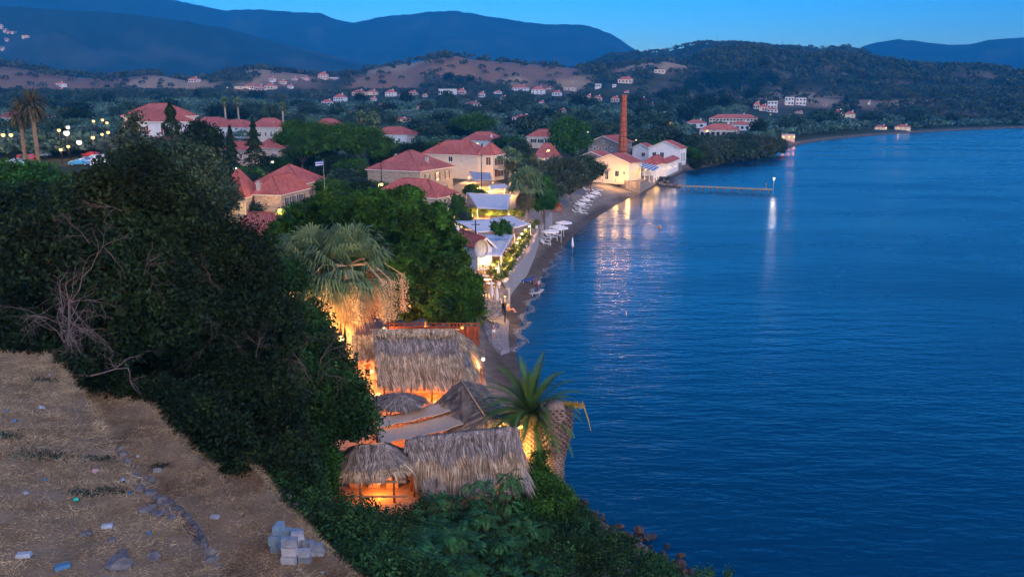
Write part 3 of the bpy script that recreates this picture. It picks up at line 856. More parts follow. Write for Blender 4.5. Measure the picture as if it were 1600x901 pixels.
    # windows: (face, position 0..1 along face left to right, centre height above base, width, height, style)
    for wn_ in wins:
        fc, t, zc, ww, wh, st = wn_[:6]
        win = MB(); pane = MB(); sh = MB(); fr = 0.09
        y = -0.03
        def L(bld, x0, x1, z0, z1, d0, d1):
            if fc == 'L': bld.bb(x0, x1, -hy - d1, -hy - d0, z0, z1)
            elif fc == 'R': bld.bb(hx + d0, hx + d1, x0, x1, z0, z1)
            elif fc == 'B': bld.bb(-x1, -x0, hy + d0, hy + d1, z0, z1)
        span = wU if fc in 'LB' else wW
        x = (t - 0.5) * span
        if 'a' in st:  # blank
            pass
        for (p, q, s_, t_) in ((x - ww / 2 - fr, x + ww / 2 + fr, zc + wh / 2, zc + wh / 2 + fr), (x - ww / 2 - fr, x + ww / 2 + fr, zc - wh / 2 - fr, zc - wh / 2),
                               (x - ww / 2 - fr, x - ww / 2, zc - wh / 2, zc + wh / 2), (x + ww / 2, x + ww / 2 + fr, zc - wh / 2, zc + wh / 2), (x - 0.03, x + 0.03, zc - wh / 2, zc + wh / 2)):
            L(win, p, q, s_, t_, 0.002, 0.07)
        wobj = win.build('door' if 'd' in st else 'window', M['white_paint'], parent, loc=off + Vector((0, 0, zrel)), rz=yaw)
        L(pane, x - ww / 2, x + ww / 2, zc - wh / 2, zc + wh / 2, 0.003, 0.03)
        pane.build('pane', M['lit_glass' if 'l' in st else 'glass'], wobj)
        if 's' in st:
            for s in (-1, 1):
                c0 = x + s * (ww / 2 + fr + ww * 0.28)
                sh = MB(); L(sh, c0 - ww * 0.26, c0 + ww * 0.26, zc - wh / 2 - 0.03, zc + wh / 2 + 0.03, 0.004, 0.06)
                sh.build('shutter', M[shut], wobj)
        if 'c' in st:
            L(sh, x - ww / 2 + 0.02, x + ww / 2 - 0.02, zc - wh / 2, zc + wh / 2, 0.031, 0.06); sh.build('shutter', M[shut], wobj)
    return ctr, yaw, U, W
def house(name, label, cat, blocks, group=None):
    first = blocks[0]
    ctr, yaw, U, W = block(None, *first[0], **{k: v for k, v in first[1].items() if k == 'yaw'})
    t = empty(name, (ctr.x, ctr.y, first[0][4]), 0, label, cat, group)
    for a, k in blocks:
        r_ = block(t, *a, **k)
        print('HOUSE', label[:40], 'y=%.0f yaw=%.0f U=%.1f W=%.1f' % (r_[0].y, math.degrees(r_[1]), r_[2], r_[3]))
    return t

# ---- lamps
def glow(name, c, s):
    m = bpy.data.materials.new(name); m.use_nodes = True
    N, L = m.node_tree.nodes, m.node_tree.links
    N.remove(N['Principled BSDF']); e = N.new('ShaderNodeEmission'); e.inputs[0].default_value = (*c, 1); e.inputs[1].default_value = s
    L.new(e.outputs[0], N['Material Output'].inputs['Surface']); M[name] = m
glow('bulb_warm', (1.0, 0.62, 0.25), 0.5)
glow('bulb_white', (1.0, 0.93, 0.75), 0.45)
glow('bulb_orange', (1.0, 0.40, 0.10), 0.45)
WARM, ORANGE, WHITE = (1.0, 0.52, 0.16), (1.0, 0.23, 0.03), (1.0, 0.9, 0.7)
LP = 1.2
def light(loc, power, c, parent=None, size=0.1, spec=0.05):
    d = bpy.data.lights.new('lamp_light', 'POINT'); d.energy = power * LP; d.color = c; d.shadow_soft_size = size; d.specular_factor = spec
    o = bpy.data.objects.new('lamp_light', d); o.location = loc
    col.objects.link(o)
    if parent: o.parent = parent
    return o
def street_lamp(px, py, y, label, power=120, c=WARM, r=0.22, pole=None, bulb='bulb_warm', arm=0.6, group='street lamps', name='street_lamp', sz=1.0):
    """lantern centre at the pixel, y metres away; the pole goes to the ground"""
    p = AT(px, py, y)
    gx = p.x - arm; zb = hz(gx, p.y)
    t = empty(name, (gx, p.y, zb), 0, label, 'street lamp', group)
    h = p.z - zb
    MB().tube([(0, 0, -0.2), (0, 0, h + 0.25)] + ([(arm * 0.6, 0, h + 0.5), (arm, 0, h + r + 0.12)] if arm else []), [0.08, 0.055] + ([0.04, 0.04] if arm else []), 6).build('pole', M['black_metal'], t, smooth=True)
    MB().ball((arm, 0, h), r, 10, 7).build('lantern', M[bulb], t, smooth=True)
    MB().tube([(arm, 0, h + r * 0.7), (arm, 0, h + r + 0.16)], [r * 0.9, 0.04], 8).build('lamp_cap', M['black_metal'], t)
    light((arm, 0, h - r - 0.12), power, c, t, r)
    return t
def bulb_on(px, py, y, label, power=40, c=WARM, r=0.12, bulb='bulb_warm', cord=0.5, cat='lamp', group=None, name='hanging_lamp'):
    p = AT(px, py, y)
    t = empty(name, p, 0, label, cat, group)
    MB().ball((0, 0, 0), r, 8, 6).build('bulb', M[bulb], t, smooth=True)
    MB().tube([(0, 0, r * 0.8), (0, 0, r + cord)], 0.02, 5).build('cord', M['black_metal'], t)
    light((0, -r - 0.06, -r - 0.1), power, c, t, r)
    return t
# ================================================================ THE TOWN: houses
def W(face, n, zc, w=1.0, h=1.5, st='s', t0=0.12, t1=0.88):
    return [(face, t0 + (t1 - t0) * (i + 0.5) / n, zc, w, h, st) for i in range(n)]
B = lambda *a, **k: (a, k)
house('stone_house', 'long stone house with three joined red hip roofs left of the big round pine', 'house', [
    B((393, 289.5), (474, 288), (511, 278.7), 8.6, 3, (438, 257), wins=W('R', 3, 3.9, 1.1, 1.6, 's'), yaw=-10),
    B((392, 304.5), (440, 305), (486, 294), 8.2, 3, (404, 273), wins=W('R', 3, 3.6, 1.1, 1.6, 's') + W('L', 1, 1.6, 1.2, 2.2, 'd', 0.0, 0.35), chim=[(-0.62, -0.86, 1.6, 'concrete')], yaw=-10),
    B((335, 306), (383, 309), (412, 300), 7.9, 3, (351, 265), wins=W('L', 3, 3.0, 1.1, 2.3, 'l', 0.45, 1.0), yaw=-10)])
house('annex_house', 'low house with coarse red tiles half hidden by the big dark trees', 'house', [
    B((350, 376), (440, 378), (443, 364), 6.5, 3, (412, 332), roof='tiles_old', wall='plaster_pink', wins=W('L', 2, 1.7, 1.0, 1.6, ''), yaw=-12)])
house('stone_house', 'stone house with pyramid red roof and tall narrow windows beside the canvas awnings', 'house', [
    B((578, 303.5), (683, 310), (711, 300), 7.6, 2.5, (645, 279), wins=W('R', 4, 3.3, 0.8, 2.6, '') + W('L', 3, 3.2, 0.9, 1.5, ''), yaw=-24)])
house('stone_house', 'large two storey stone house with green shutters and two chimneys', 'house', [
    B((570, 264), (657, 268), (711, 260), 9.3, 2.6, (638, 235), roof='tiles_old', chim=[(0.62, -0.05, 1.9, 'concrete'), (-0.75, 0.3, 2.2, 'concrete')], shut='shutter_green', yaw=-24,
      wins=W('R', 3, 4.9, 1.2, 1.7, 's', 0.06, 0.97) + W('R', 3, 1.6, 1.0, 1.6, 's'))])
house('hotel', 'cream hotel with wide red roofs, balconies and a brick chimney behind the green shuttered house', 'hotel', [
    B((656, 240), (747, 243), (768, 239), 9.8, 3, (719, 219.5), wall='plaster_cream', chim=[(-0.55, -0.3, 2.3, 'brick_red')], wins=W('L', 1, 5.5, 1.3, 1.4, '', 0.45, 0.6) + W('R', 2, 5.2, 1.6, 2.3, 'c')),
    B((742, 240.5), (772, 243), (791, 236.5), 9.9, 3, (757, 224), wall='plaster_cream', shut='shutter_brown', wins=W('R', 3, 5.2, 2.0, 2.4, 'c') + W('R', 3, 1.7, 2.0, 2.2, 'c') + W('L', 1, 5.2, 1.5, 2.2, 'c', 0.5, 0.9))])
house('town_house', 'pale two storey house with pyramid red roof behind the cream hotel', 'house', [
    B((719, 219), (776, 220.5), (781, 216), 8.8, 3, (747, 206), wall='plaster_white', chim=[(0.6, -0.6, 1.8, 'plaster_white')], wins=W('R', 3, 3.9, 0.9, 1.5, '') + W('L', 4, 3.9, 0.9, 1.5, ''))])
house('town_house', 'cream house with red roof and blue grey shutters left of the tall green tree', 'house', [
    B((821, 212.5), (868, 214.5), (880, 211), 9.0, 3.5, (852, 202), wall='plaster_cream', shut='glass', wins=W('L', 3, 3.6, 1.3, 1.6, 's'))])
house('low_house', 'low house with rusty pink roof lit by a street lamp below the tall green tree', 'house', [
    B((832, 245), (868, 247), (878, 243), 6.0, 3, (852, 224), roof='tiles_old', wall='plaster_pink', wins=W('L', 2, 1.8, 0.9, 1.2, ''))])
house('stone_warehouse', 'tall grey stone gabled warehouse beside the brick chimney', 'warehouse', [
    B((917, 222.5), (967, 224), (990, 219), 9.3, 3.3, (943, 211.5), kind='gable', axis='y', wall='stone_grey', wins=W('L', 4, 3.6, 0.9, 1.2, '') + W('L', 1, 6.3, .8, .9, '', .4, .6), chim=[(0.0, -0.7, 0.8, 'plaster_white')], yaw=-33)])
house('stone_shed', 'small grey stone gabled shed between the warehouse and the lit restaurant', 'shed', [
    B((897, 248), (950, 248.5), (968, 243), 6.6, 3.2, (924, 236), kind='gable', axis='y', wall='stone_grey', wins=W('L', 1, 3.0, 0.9, 1.0, '', .4, .6), yaw=-33)])
rest = house('restaurant', 'brightly lit cream gabled restaurant above the stone sea wall', 'restaurant', [
    B((923.5, 251), (984, 254.5), (1003, 250), 8.2, 3.0, (951, 239.5), kind='gable', axis='y', wall='plaster_cream', wins=[('L', 0.40, 1.4, 1.1, 2.4, 'd'), ('L', 0.68, 2.0, 1.2, 1.6, ''), ('L', 0.88, 2.2, 0.7, 1.0, ''), ('R', 0.3, 1.6, 1.4, 2.2, 'l'), ('R', 0.7, 1.6, 1.4, 2.2, 'l')], yaw=-38)])
house('beach_house', 'low red roofed dining hall with white posts on the curved sea wall', 'dining hall', [
    B((1001, 249), (1027, 258), (1043, 252.5), 6.4, 3.4, (1017, 243.5), wall='plaster_white', wins=W('R', 5, 1.4, 1.1, 1.7, 'l'), yaw=-20),
    B((1022, 249.5), (1043, 256), (1063, 251), 6.3, 3.4, (1042, 246), wall='plaster_white', wins=W('R', 6, 1.4, 1.1, 1.7, 'l'), yaw=-20)])
house('white_hall', 'big white gabled hall with a red roof by the beach', 'hall', [
    B((1012, 231), (1064, 232.3), (1073, 228.7), 8.4, 3.3, (1041, 219.5), kind='gable', axis='y', wall='plaster_white', wins=W('L', 2, 2.6, 1.4, 1.8, '', 0.05, 0.55) + W('R', 3, 2.0, 1.0, 3.0, ''), yaw=-30),
    B((986, 230), (1014, 231.5), (1024, 227.5), 7.6, 3.3, (1000, 223.5), kind='gable', axis='y', wall='plaster_white', wins=W('L', 1, 1.8, 1.4, 1.4, 'c', .5, .9), yaw=-30)])
house('pink_house', 'large pinkish house with red wooden shutters beside the dark cypress', 'house', [
    B((212, 189), (268, 190.5), (280, 183), 20.6, 11, (238, 173), roof='tiles_old', wall='plaster_white', shut='shutter_red', wins=[('L', 0.14, 7.6, 1.2, 1.7, 's'), ('L', 0.80, 7.6, 1.2, 1.7, 's')]),
    B((188, 180), (262, 182), (275, 176), 21.3, 11, (230, 162), roof='tiles_old', wall='plaster_pink', chim=[(0.0, -0.3, 0.9, 'brick_red')], wins=[('L', 0.08, 8.0, 0.9, 1.5, 's')])])
house('lean_to_house', 'lower pink tiled roof in front of the red shuttered house', 'house', [
    B((180, 216), (262, 229), (278, 220), 15.5, 10.5, (215, 200), roof='tiles_old', wall='plaster_pink', yaw=-35)])
house('town_house', 'long pale house with low red roof just right of the dark cypress', 'house', [
    B((286, 195), (345, 197), (352, 192), 14, 8, (322, 183), wall='plaster_white', wins=W('L', 6, 2.6, 1.0, 1.5, '')),
    B((335, 198), (383, 199.5), (390, 195), 13.6, 8, (358, 187), wall='plaster_white', wins=W('L', 4, 2.6, 1.0, 1.7, 's'))])
house('town_house', 'cream house with dark shutters and small chimney left of the pine grove', 'house', [
    B((386, 197), (433, 199.5), (442, 195), 14, 8.3, (412, 184.5), wall='plaster_cream', chim=[(0.5, -0.4, 1.6, 'plaster_cream')], wins=W('L', 4, 2.9, 0.9, 1.8, ''))])
house('low_house', 'low lit house with red roof behind the layered fir trees', 'house', [
    B((339, 233), (385, 235), (400, 230), 10, 6, (364, 221), wall='plaster_cream', wins=W('L', 4, 2.2, 1.0, 1.4, '')),
    B((400, 230), (436, 232), (447, 228), 10.5, 6, (417, 217), wall='plaster_cream', wins=W('L', 2, 2.2, 1.0, 1.4, ''))])
house('town_house', 'red hip roof showing just above the pine grove', 'house', [
    B((486, 196), (525, 197.5), (532, 193), 11, 6, (508, 185), wall='plaster_cream', chim=[(-0.3, 0, 1.3, 'concrete')], wins=W('L', 3, 2.2, 1.0, 1.4, ''))])
house('town_house', 'blue shuttered pale house with red roof right of the pine grove', 'house', [
    B((575, 208), (636, 211), (642, 207), 9.6, 4.5, (607, 198), wall='plaster_white', wins=W('L', 5, 2.6, 1.0, 1.7, '') + W('R', 2, 2.6, .9, 1.7, ''))])
house('garage_house', 'small house with dull red roof and open garage at the left edge', 'house', [
    B((-10, 183), (38, 184.5), (43, 179), 16, 11.5, (8, 171), roof='tiles_old', wall='plaster_white', wins=[('L', 0.75, 1.4, 4.0, 2.6, ''), ('L', 0.3, 1.7, 1.6, 1.6, '')])])
house('town_house', 'small red roof peeping out right of the shaggy date palm', 'house', [
    B((78, 181), (104, 182), (111, 177), 16, 11.5, (96, 171), roof='tiles_old', wall='plaster_white', wins=W('L', 2, 2.4, 1.4, 1.6, ''))])
house('low_house', 'low house with bright red roof and white wall beside the satellite dish', 'house', [
    B((697, 363), (744, 389), (762, 377), 6.0, 2.4, 1.4, kind='gable', axis='x', wall='plaster_white', chim=[(-0.75, -0.2, 1.0, 'plaster_white')], wins=W('L', 2, 1.8, 0.9, 1.2, ''), yaw=-62, wmin=0.3)])

# tall brick chimney of the old oil mill
cx = AT(972.5, 240, 318)
t = empty('brick_chimney', (cx.x, cx.y, 3.0), 0.2, 'tall tapering red brick chimney with iron bands by the sea', 'chimney')
topz = AT(972, 152, 318).z - 3.0
MB().tube([(0, 0, -1), (0, 0, 3), (0, 0, topz)], [1.9, 1.75, 1.05], 8).build('shaft', M['brick_red'], t)
MB().tube([(0, 0, topz), (0, 0, topz + 0.5), (0, 0, topz + 0.9)], [1.2, 1.25, 1.15], 8).build('crown_ring', M['brick_red'], t)
for k in range(11):
    z = 3.5 + k * (topz - 5) / 10; r = 1.75 + (1.05 - 1.75) * (z - 3) / (topz - 3) + 0.03
    MB().tube([(0, 0, z), (0, 0, z + 0.16)], [r + .02, r + .015], 8).build('iron_band', M['black_metal'], t)

# restaurant: blue and white canopy, signboard
pa = [G(988, 257, 7.0), G(1009, 251, 7.0), G(1031, 262, 6.2), G(1022, 268, 6.2)]
t = empty('striped_canopy', (pa[0].x, pa[0].y, 3.4), 0, 'blue and white striped canopy on slim posts beside the lit restaurant', 'canopy')
o0 = Vector(t.location)
for k in range(13):
    u0, u1 = k / 13, (k + 1) / 13
    q = [pa[0].lerp(pa[3], u0), pa[1].lerp(pa[2], u0), pa[1].lerp(pa[2], u1), pa[0].lerp(pa[3], u1)]
    b = MB(); V = [p - o0 for p in q]; V2 = [p - o0 - Vector((0, 0, .06)) for p in q]
    b.add(V + V2, [(0, 1, 2, 3), (7, 6, 5, 4), (0, 3, 7, 4), (1, 0, 4, 5), (2, 1, 5, 6), (3, 2, 6, 7)])
    b.build('canvas_stripe', M['canvas_blue'] if k % 2 else M['white_paint'], t) if 'canvas_blue' in M else b.build('canvas_stripe', mat('canvas_blue', (0.03, 0.13, 0.22), var=0.1) if k % 2 else M['white_paint'], t)
for k in range(6):
    p = pa[0].lerp(pa[3], k / 5) - o0
    MB().tube([(p.x, p.y, -0.2), (p.x, p.y, p.z)], 0.08, 6).build('post', M['white_paint'], t)
for k in range(3):
    p = pa[3].lerp(pa[2], (k + 0.5) / 3) - o0
    MB().tube([(p.x, p.y, -0.2), (p.x, p.y, p.z)], 0.08, 6).build('post', M['white_paint'], t)

# ---------------------------------------------------------------- stone walls along the shore
def wall_strip(name, pts, top, bottom, thick, mt, label, cat='wall', smoothz=None):
    """pts world xy; a wall following them"""
    b = MB(); n = len(pts); L = []; Rr = []
    for i, p in enumerate(pts):
        a = Vector(pts[max(i - 1, 0)]); c = Vector(pts[min(i + 1, n - 1)]); d = (c - a).normalized(); nn = Vector((-d.y, d.x)) * thick / 2
        L.append(Vector(p) + nn); Rr.append(Vector(p) - nn)
    V = []
    for i in range(n):
        tz = top[i] if hasattr(top, '__len__') else top
        V += [(L[i].x, L[i].y, tz), (Rr[i].x, Rr[i].y, tz), (Rr[i].x, Rr[i].y, bottom), (L[i].x, L[i].y, bottom)]
    Fc = [(3, 2, 1, 0), tuple(4 * (n - 1) + k for k in (0, 1, 2, 3))]
    for i in range(n - 1):
        for k in range(4): Fc.append((4 * i + k, 4 * i + (k + 1) % 4, 4 * (i + 1) + (k + 1) % 4, 4 * (i + 1) + k))
    o = b.add(V, Fc).build(name, M[mt])
    return tag(o, label, cat)
def gpts(px, z): return [tuple(G(*p, z)[:2]) for p in px]
stone_mat('stone_promenade', (0.34, 0.31, 0.30), (0.46, 0.42, 0.40), (0.30, 0.27, 0.25), 2.2)
BW1 = gpts([(794, 471), (789, 462), (794, 450), (806, 434), (821, 418), (832, 395), (840, 373)], 1.4)
BW2 = gpts([(845, 369), (851, 358), (861, 345)], 1.5)
wall_strip('beach_wall', BW1, 3.1, 0.2, 0.5, 'stone_promenade', 'pale curved retaining wall between the lit restaurants and the beach')
wall_strip('beach_wall', BW2, 3.1, 0.3, 0.5, 'stone_promenade', 'short pale wall end near the red lifeguard chair')
SW1 = gpts([(955, 289), (962, 294), (980, 299), (997, 301), (1010, 294), (1024, 286), (1031, 278)], 0.2)
SW2 = gpts([(1031, 278), (1040, 277), (1052, 272), (1066, 265), (1070, 259)], 0.3)
wall_strip('sea_wall', SW1, 3.2, -1.5, 0.9, 'stone_grey', 'grey stone sea wall with lit arches under the restaurant terrace')
wall_strip('sea_wall', SW2, 3.3, -1.0, 0.9, 'stone_grey', 'curved dark stone sea wall below the low dining hall')
# terrace slabs behind the walls (paving)
def slab(name, px, z, th, mt, label=None, cat=None, kind=None, group=None):
    P = [G(*p, z) for p in px]; b = MB(); n = len(P)
    V = [tuple(p) for p in P] + [(p.x, p.y, p.z - th) for p in P]
    Fc = [tuple(range(n)), tuple(range(2 * n - 1, n - 1, -1))] + [(i, (i + 1) % n, n + (i + 1) % n, n + i)[::-1] for i in range(n)]
    me = b.add(V, Fc).build(name, M[mt])
    return tag(me, label, cat, group, kind)
mat('paving', (0.25, 0.205, 0.17), scale=1.5, var=0.15, bump=0.4)
mat('sand_floor', (0.36, 0.27, 0.18), scale=3, var=0.15, bump=0.5)
def slabw(name, P2, z, th, mt, **k):
    b = MB(); n = len(P2); V = [(p[0], p[1], z) for p in P2] + [(p[0], p[1], z - th) for p in P2]
    return tag(b.add(V, [tuple(range(n)), tuple(range(2 * n - 1, n - 1, -1))] + [((i + 1) % n, i, n + i, n + (i + 1) % n) for i in range(n)]).build(name, M[mt]), **k)
slabw('terrace_paving', SW1 + SW2 + gpts([(1062, 246), (1000, 240), (925, 255), (915, 277)], 3), 3.0, 3.0, 'paving', kind='structure')
slabw('promenade', BW1 + BW2 + gpts([(845, 322), (800, 290), (740, 275), (690, 300), (690, 400), (670, 465), (745, 474), (770, 470)], 2.9), 2.9, 1.2, 'paving', kind='structure')
# balconies of the cream hotel
ht = next(o for o in bpy.data.objects if o.get('category') == 'hotel')
wl_ = [c for c in ht.children if c.name.startswith('wall')]
w2 = wl_[1]; bbx = w2.dimensions
for k, z in ((0, 3.4), (1, 0.3)):
    if k == 1: continue
    b = MB(); hx_, hy_ = bbx.x / 2, bbx.y / 2
    b.bb(hx_ + .02, hx_ + 1.6, -hy_ + .2, hy_ - .2, z, z + .18)
    bo = b.build('balcony', M['trim'], ht, loc=w2.location, rz=w2.rotation_euler.z)
    b = MB()
    for i in range(14): b.tube([(hx_ + 1.55, -hy_ + .25 + i * (bbx.y - .5) / 13, z + .18), (hx_ + 1.55, -hy_ + .25 + i * (bbx.y - .5) / 13, z + 1.15)], .03, 4)
    b.tube([(hx_ + 1.55, -hy_ + .2, z + 1.15), (hx_ + 1.55, hy_ - .2, z + 1.15)], .05, 5); b.build('railing', M['black_metal'], bo)
for z in (3.1, 6.2):
    b = MB(); b.add([(hx_ + .05, -hy_ + .3, z + .1), (hx_ + 1.9, -hy_ + .3, z - .5), (hx_ + 1.9, hy_ - .3, z - .5), (hx_ + .05, hy_ - .3, z + .1), (hx_ + .05, -hy_ + .3, z + .04), (hx_ + 1.9, -hy_ + .3, z - .56), (hx_ + 1.9, hy_ - .3, z - .56), (hx_ + .05, hy_ - .3, z + .04)],
        [(0, 1, 2, 3), (7, 6, 5, 4), (0, 4, 5, 1), (1, 5, 6, 2), (2, 6, 7, 3), (3, 7, 4, 0)]); b.build('sun_blind', M['white_paint'], ht, loc=w2.location, rz=w2.rotation_euler.z)
# ================================================================ STRAW BEACH BAR
mat('straw', (0.42, 0.32, 0.20), rough=0.95, spec=0.1, scale=1.6, col2=(0.66, 0.53, 0.36), detail=5, attr='Col')
mat('straw_grey', (0.25, 0.225, 0.20), rough=0.95, spec=0.1, scale=1.8, col2=(0.40, 0.37, 0.34), detail=5, attr='Col')
mat('straw_dark', (0.10, 0.085, 0.07), rough=0.95, spec=0.1, scale=1.8, col2=(0.2, 0.17, 0.14))
mat('burlap', (0.50, 0.41, 0.31), rough=0.95, scale=6, var=0.12, bump=0.3, bscale=30)
def thatch(parent, ra, rb, eb, ea, tiers, n, ln, mats_, seed=1, lift=0.12, name='thatch', base='straw_dark', over=0.5):
    """slope between ridge ra-rb and eaves ea-eb, laid in tiers of loose blades; coordinates relative to parent"""
    r = np.random.default_rng(seed)
    ra, rb, ea, eb = map(Vector, (ra, rb, ea, eb))
    nrm = (rb - ra).cross(ea - ra)
    if nrm.length < 1e-6: nrm = (eb - ra).cross(ea - ra)
    nrm.normalize()
    if nrm.z < 0: nrm = -nrm
    b = MB(); V = [p_ - nrm * .07 for p_ in (ra, rb, eb, ea)]; lo = [p - nrm * 0.12 for p in V]
    b.add(V + lo, [(0, 1, 2, 3), (7, 6, 5, 4), (0, 3, 7, 4), (1, 0, 4, 5), (2, 1, 5, 6), (3, 2, 6, 7)])
    slab_ = b.build(name, M[base], parent)
    for k in range(tiers):
        v0 = k / tiers
        u = r.random(n); v = v0 + r.random(n) ** 1.15 * (0.97 / tiers)
        P = ((1 - v)[:, None] * ((1 - u)[:, None] * np.array(ra) + u[:, None] * np.array(rb)) + v[:, None] * ((1 - u)[:, None] * np.array(ea) + u[:, None] * np.array(eb)))
        D = ((1 - u)[:, None] * np.array(ea - ra) + u[:, None] * np.array(eb - rb)); slen = np.linalg.norm(D, axis=1)[:, None]; D = D / slen
        # tufts lean together
        tuft = np.floor(u * (rb - ra + eb - ea).length / 2 / 0.22); lean = np.sin(tuft * 12.99 + k * 3) * 0.22
        S = np.array(((eb - ea) if (eb - ea).length > (rb - ra).length else (rb - ra)).normalized())
        L_ = ln * r.uniform(0.5, 1.3, n) * (1 + 0.38 * np.sin(tuft * 7.1) * np.cos(tuft * 2.3))
        d = D + S * (lean + r.normal(size=n) * 0.08)[:, None] + np.array(nrm) * (r.random(n) * 0.12)[:, None]
        P = P + np.array(nrm) * (0.05 + 0.12 * r.random(n) * (v - v0)[:, None].T[0] * tiers)[:, None]
        w = (0.018 + 0.014 * r.random(n))[:, None]
        tip = P + d * L_[:, None]; tip[:, 2] -= np.where(v > 1 - 0.6 / tiers, 0.12, 0.0) * r.random(n)
        mid = P + d * (L_ * 0.5)[:, None] + np.array(nrm) * 0.05
        VV = np.stack([P - S * w, P + S * w, mid + S * w, mid - S * w, tip], 1).reshape(-1, 3)
        i = np.arange(n) * 5
        Q = np.stack([i, i + 1, i + 2, i + 3], 1); T = np.stack([i + 3, i + 2, i + 4], 1)
        me_ = fast_mesh('thatch_tier', VV, Q, M[mats_[k % len(mats_)]], T=T)
        ca_ = me_.color_attributes.new('Col', 'FLOAT_COLOR', 'POINT'); cc = np.ones((n, 5, 4), np.float32)
        cc[..., :3] = (r.uniform(0.30, 1.35, n) * (0.85 + 0.25 * np.sin(tuft * 3.7)))[:, None, None] * np.array([1, .97, .92]) ** r.uniform(-1, 2, n)[:, None, None]
        ca_.data.foreach_set('color', cc.ravel()); obj_of('thatch_tier', me_, slab_)
    return slab_
def rel(o, px, py, z): return G(px, py, z) - Vector(o)
FLOOR = 2.42
slab('bar_floor', [(505, 815), (640, 815), (705, 790), (830, 760), (812, 690), (795, 640), (760, 600), (748, 545), (735, 500), (560, 500), (530, 560), (500, 640), (500, 760)], FLOOR, 1.2, 'sand_floor', kind='structure')

def posts(t, o, pts, r=0.07, mt='wood'):
    for p in pts:
        MB().tube([(p[0] - o[0], p[1] - o[1], FLOOR - o[2] - 0.1), (p[0] - o[0], p[1] - o[1], p[2] - o[2])], r, 7).build('post', M[mt], t, smooth=True)
# main hut
o = Vector((-7.2, 62.0, FLOOR))
t = empty('straw_hut', o, 0, 'largest straw roofed beach bar hut, open fronted and lit orange inside', 'beach hut')
RL, RRr = AT(584, 519, 62.6), AT(712, 516, 62.6); RL.z = RRr.z = (RL.z + RRr.z) / 2
FL, FR = AT(592, 592, 58.6), AT(724, 586, 58.6); FL.z = FR.z = 4.75
BR = Vector((-2.7, 66.5, 4.9)); MR = Vector((-2.9, 60.5, 4.85)); BL = Vector((FL.x, 67.5, 4.75))
thatch(t, RL - o, RRr - o, FR - o, FL - o, 3, 4200, 1.15, ['straw_grey', 'straw', 'straw'], 3)
thatch(t, RRr - o, RRr - o + Vector((0.05, 0.05, 0)), BR - o, MR - o, 4, 1600, 0.9, ['straw', 'straw_grey'], 4)
thatch(t, RRr - o + Vector((-0.01, -0.01, 0)), RRr - o, MR - o, FR - o, 3, 900, 0.9, ['straw', 'straw_grey'], 14)
thatch(t, RRr - o, RL - o, BL - o, BR - o, 2, 900, 1.0, ['straw'], 5)
# short ridge fringe standing up over the pole
thatch(t, RL - o + Vector((0, -0.15, 0.22)), RRr - o + Vector((0, -0.15, 0.22)), RRr - o + Vector((0, -0.7, -0.12)), RL - o + Vector((0, -0.7, -0.12)), 1, 1500, 0.45, ['straw'], 6, name='ridge_fringe')
MB().tube([RL - o + Vector((-.3, 0, .15)), RRr - o + Vector((.3, 0, .15))], 0.07, 6).build('ridge_pole', M['wood_pale'], t, smooth=True)
posts(t, o, [(FL.x + .3, FL.y + .5, 4.9), (-8.3, FL.y + .4, 4.9), (-6.0, FL.y + .4, 4.9), (FR.x - .3, FR.y + .5, 4.9), (-2.4, 61.5, 4.9), (-2.4, 66.5, 4.9), (FL.x + .3, 67, 4.9)])
b = MB(); b.bb(-9.9 - o.x, -3.4 - o.x, 64.8 - o.y, 64.95 - o.y, 0, 2.3); b.build('back_wall', M['wood_pale'], t)
b = MB(); b.bb(-9.2 - o.x, -5.0 - o.x, 62.6 - o.y, 63.2 - o.y, 0.95, 1.02); b.bb(-9.1 - o.x, -5.1 - o.x, 62.7 - o.y, 62.85 - o.y, 0, 0.95); b.build('bar_counter', M['wood_pale'], t)
for k in range(2):
    b = MB(); b.bb(-9.5 - o.x, -4 - o.x, 64.5 - o.y, 64.79 - o.y, 1.35 + 0.45 * k, 1.39 + 0.45 * k); b.build('shelf', M['wood'], t)
# left wing
o = Vector((-12.3, 66, FLOOR))
t = empty('straw_lean_to', o, 0, 'small straw lean-to beside the tall palm trunk, people standing in front', 'beach hut')
A_, B_, C_, D_ = AT(550, 524, 67), AT(584, 521, 67), AT(590, 558, 63.8), AT(552, 560, 63.8)
thatch(t, A_ - o, B_ - o, C_ - o, D_ - o, 2, 900, 0.9, ['straw'], 8)
posts(t, o, [(A_.x + .2, 66.8, A_.z - .1), (D_.x + .2, 64.1, D_.z - .1), (C_.x - .1, 64.1, C_.z - .1)])
# flat round parasol hut in front
o = G(628, 650, FLOOR); 
t = empty('straw_parasol', o, 0, 'round flat straw parasol over the tables in front of the largest hut', 'parasol')
c = AT(624, 628, 53.5) - o
rx_, ry_ = 1.75, 1.5
for k in range(10):
    a0, a1 = 2 * math.pi * k / 10, 2 * math.pi * (k + 1) / 10
    thatch(t, c + Vector((0, 0, .5)), c + Vector((.01, .01, .5)), c + Vector((rx_ * math.cos(a1), ry_ * math.sin(a1), 0)), c + Vector((rx_ * math.cos(a0), ry_ * math.sin(a0), 0)), 2, 260, 0.55, ['straw_grey'], 20 + k, name='roof_panel')
MB().tube([(c.x, c.y, -0.1), (c.x, c.y, c.z + .4)], 0.09, 8).build('pole', M['wood'], t, smooth=True)
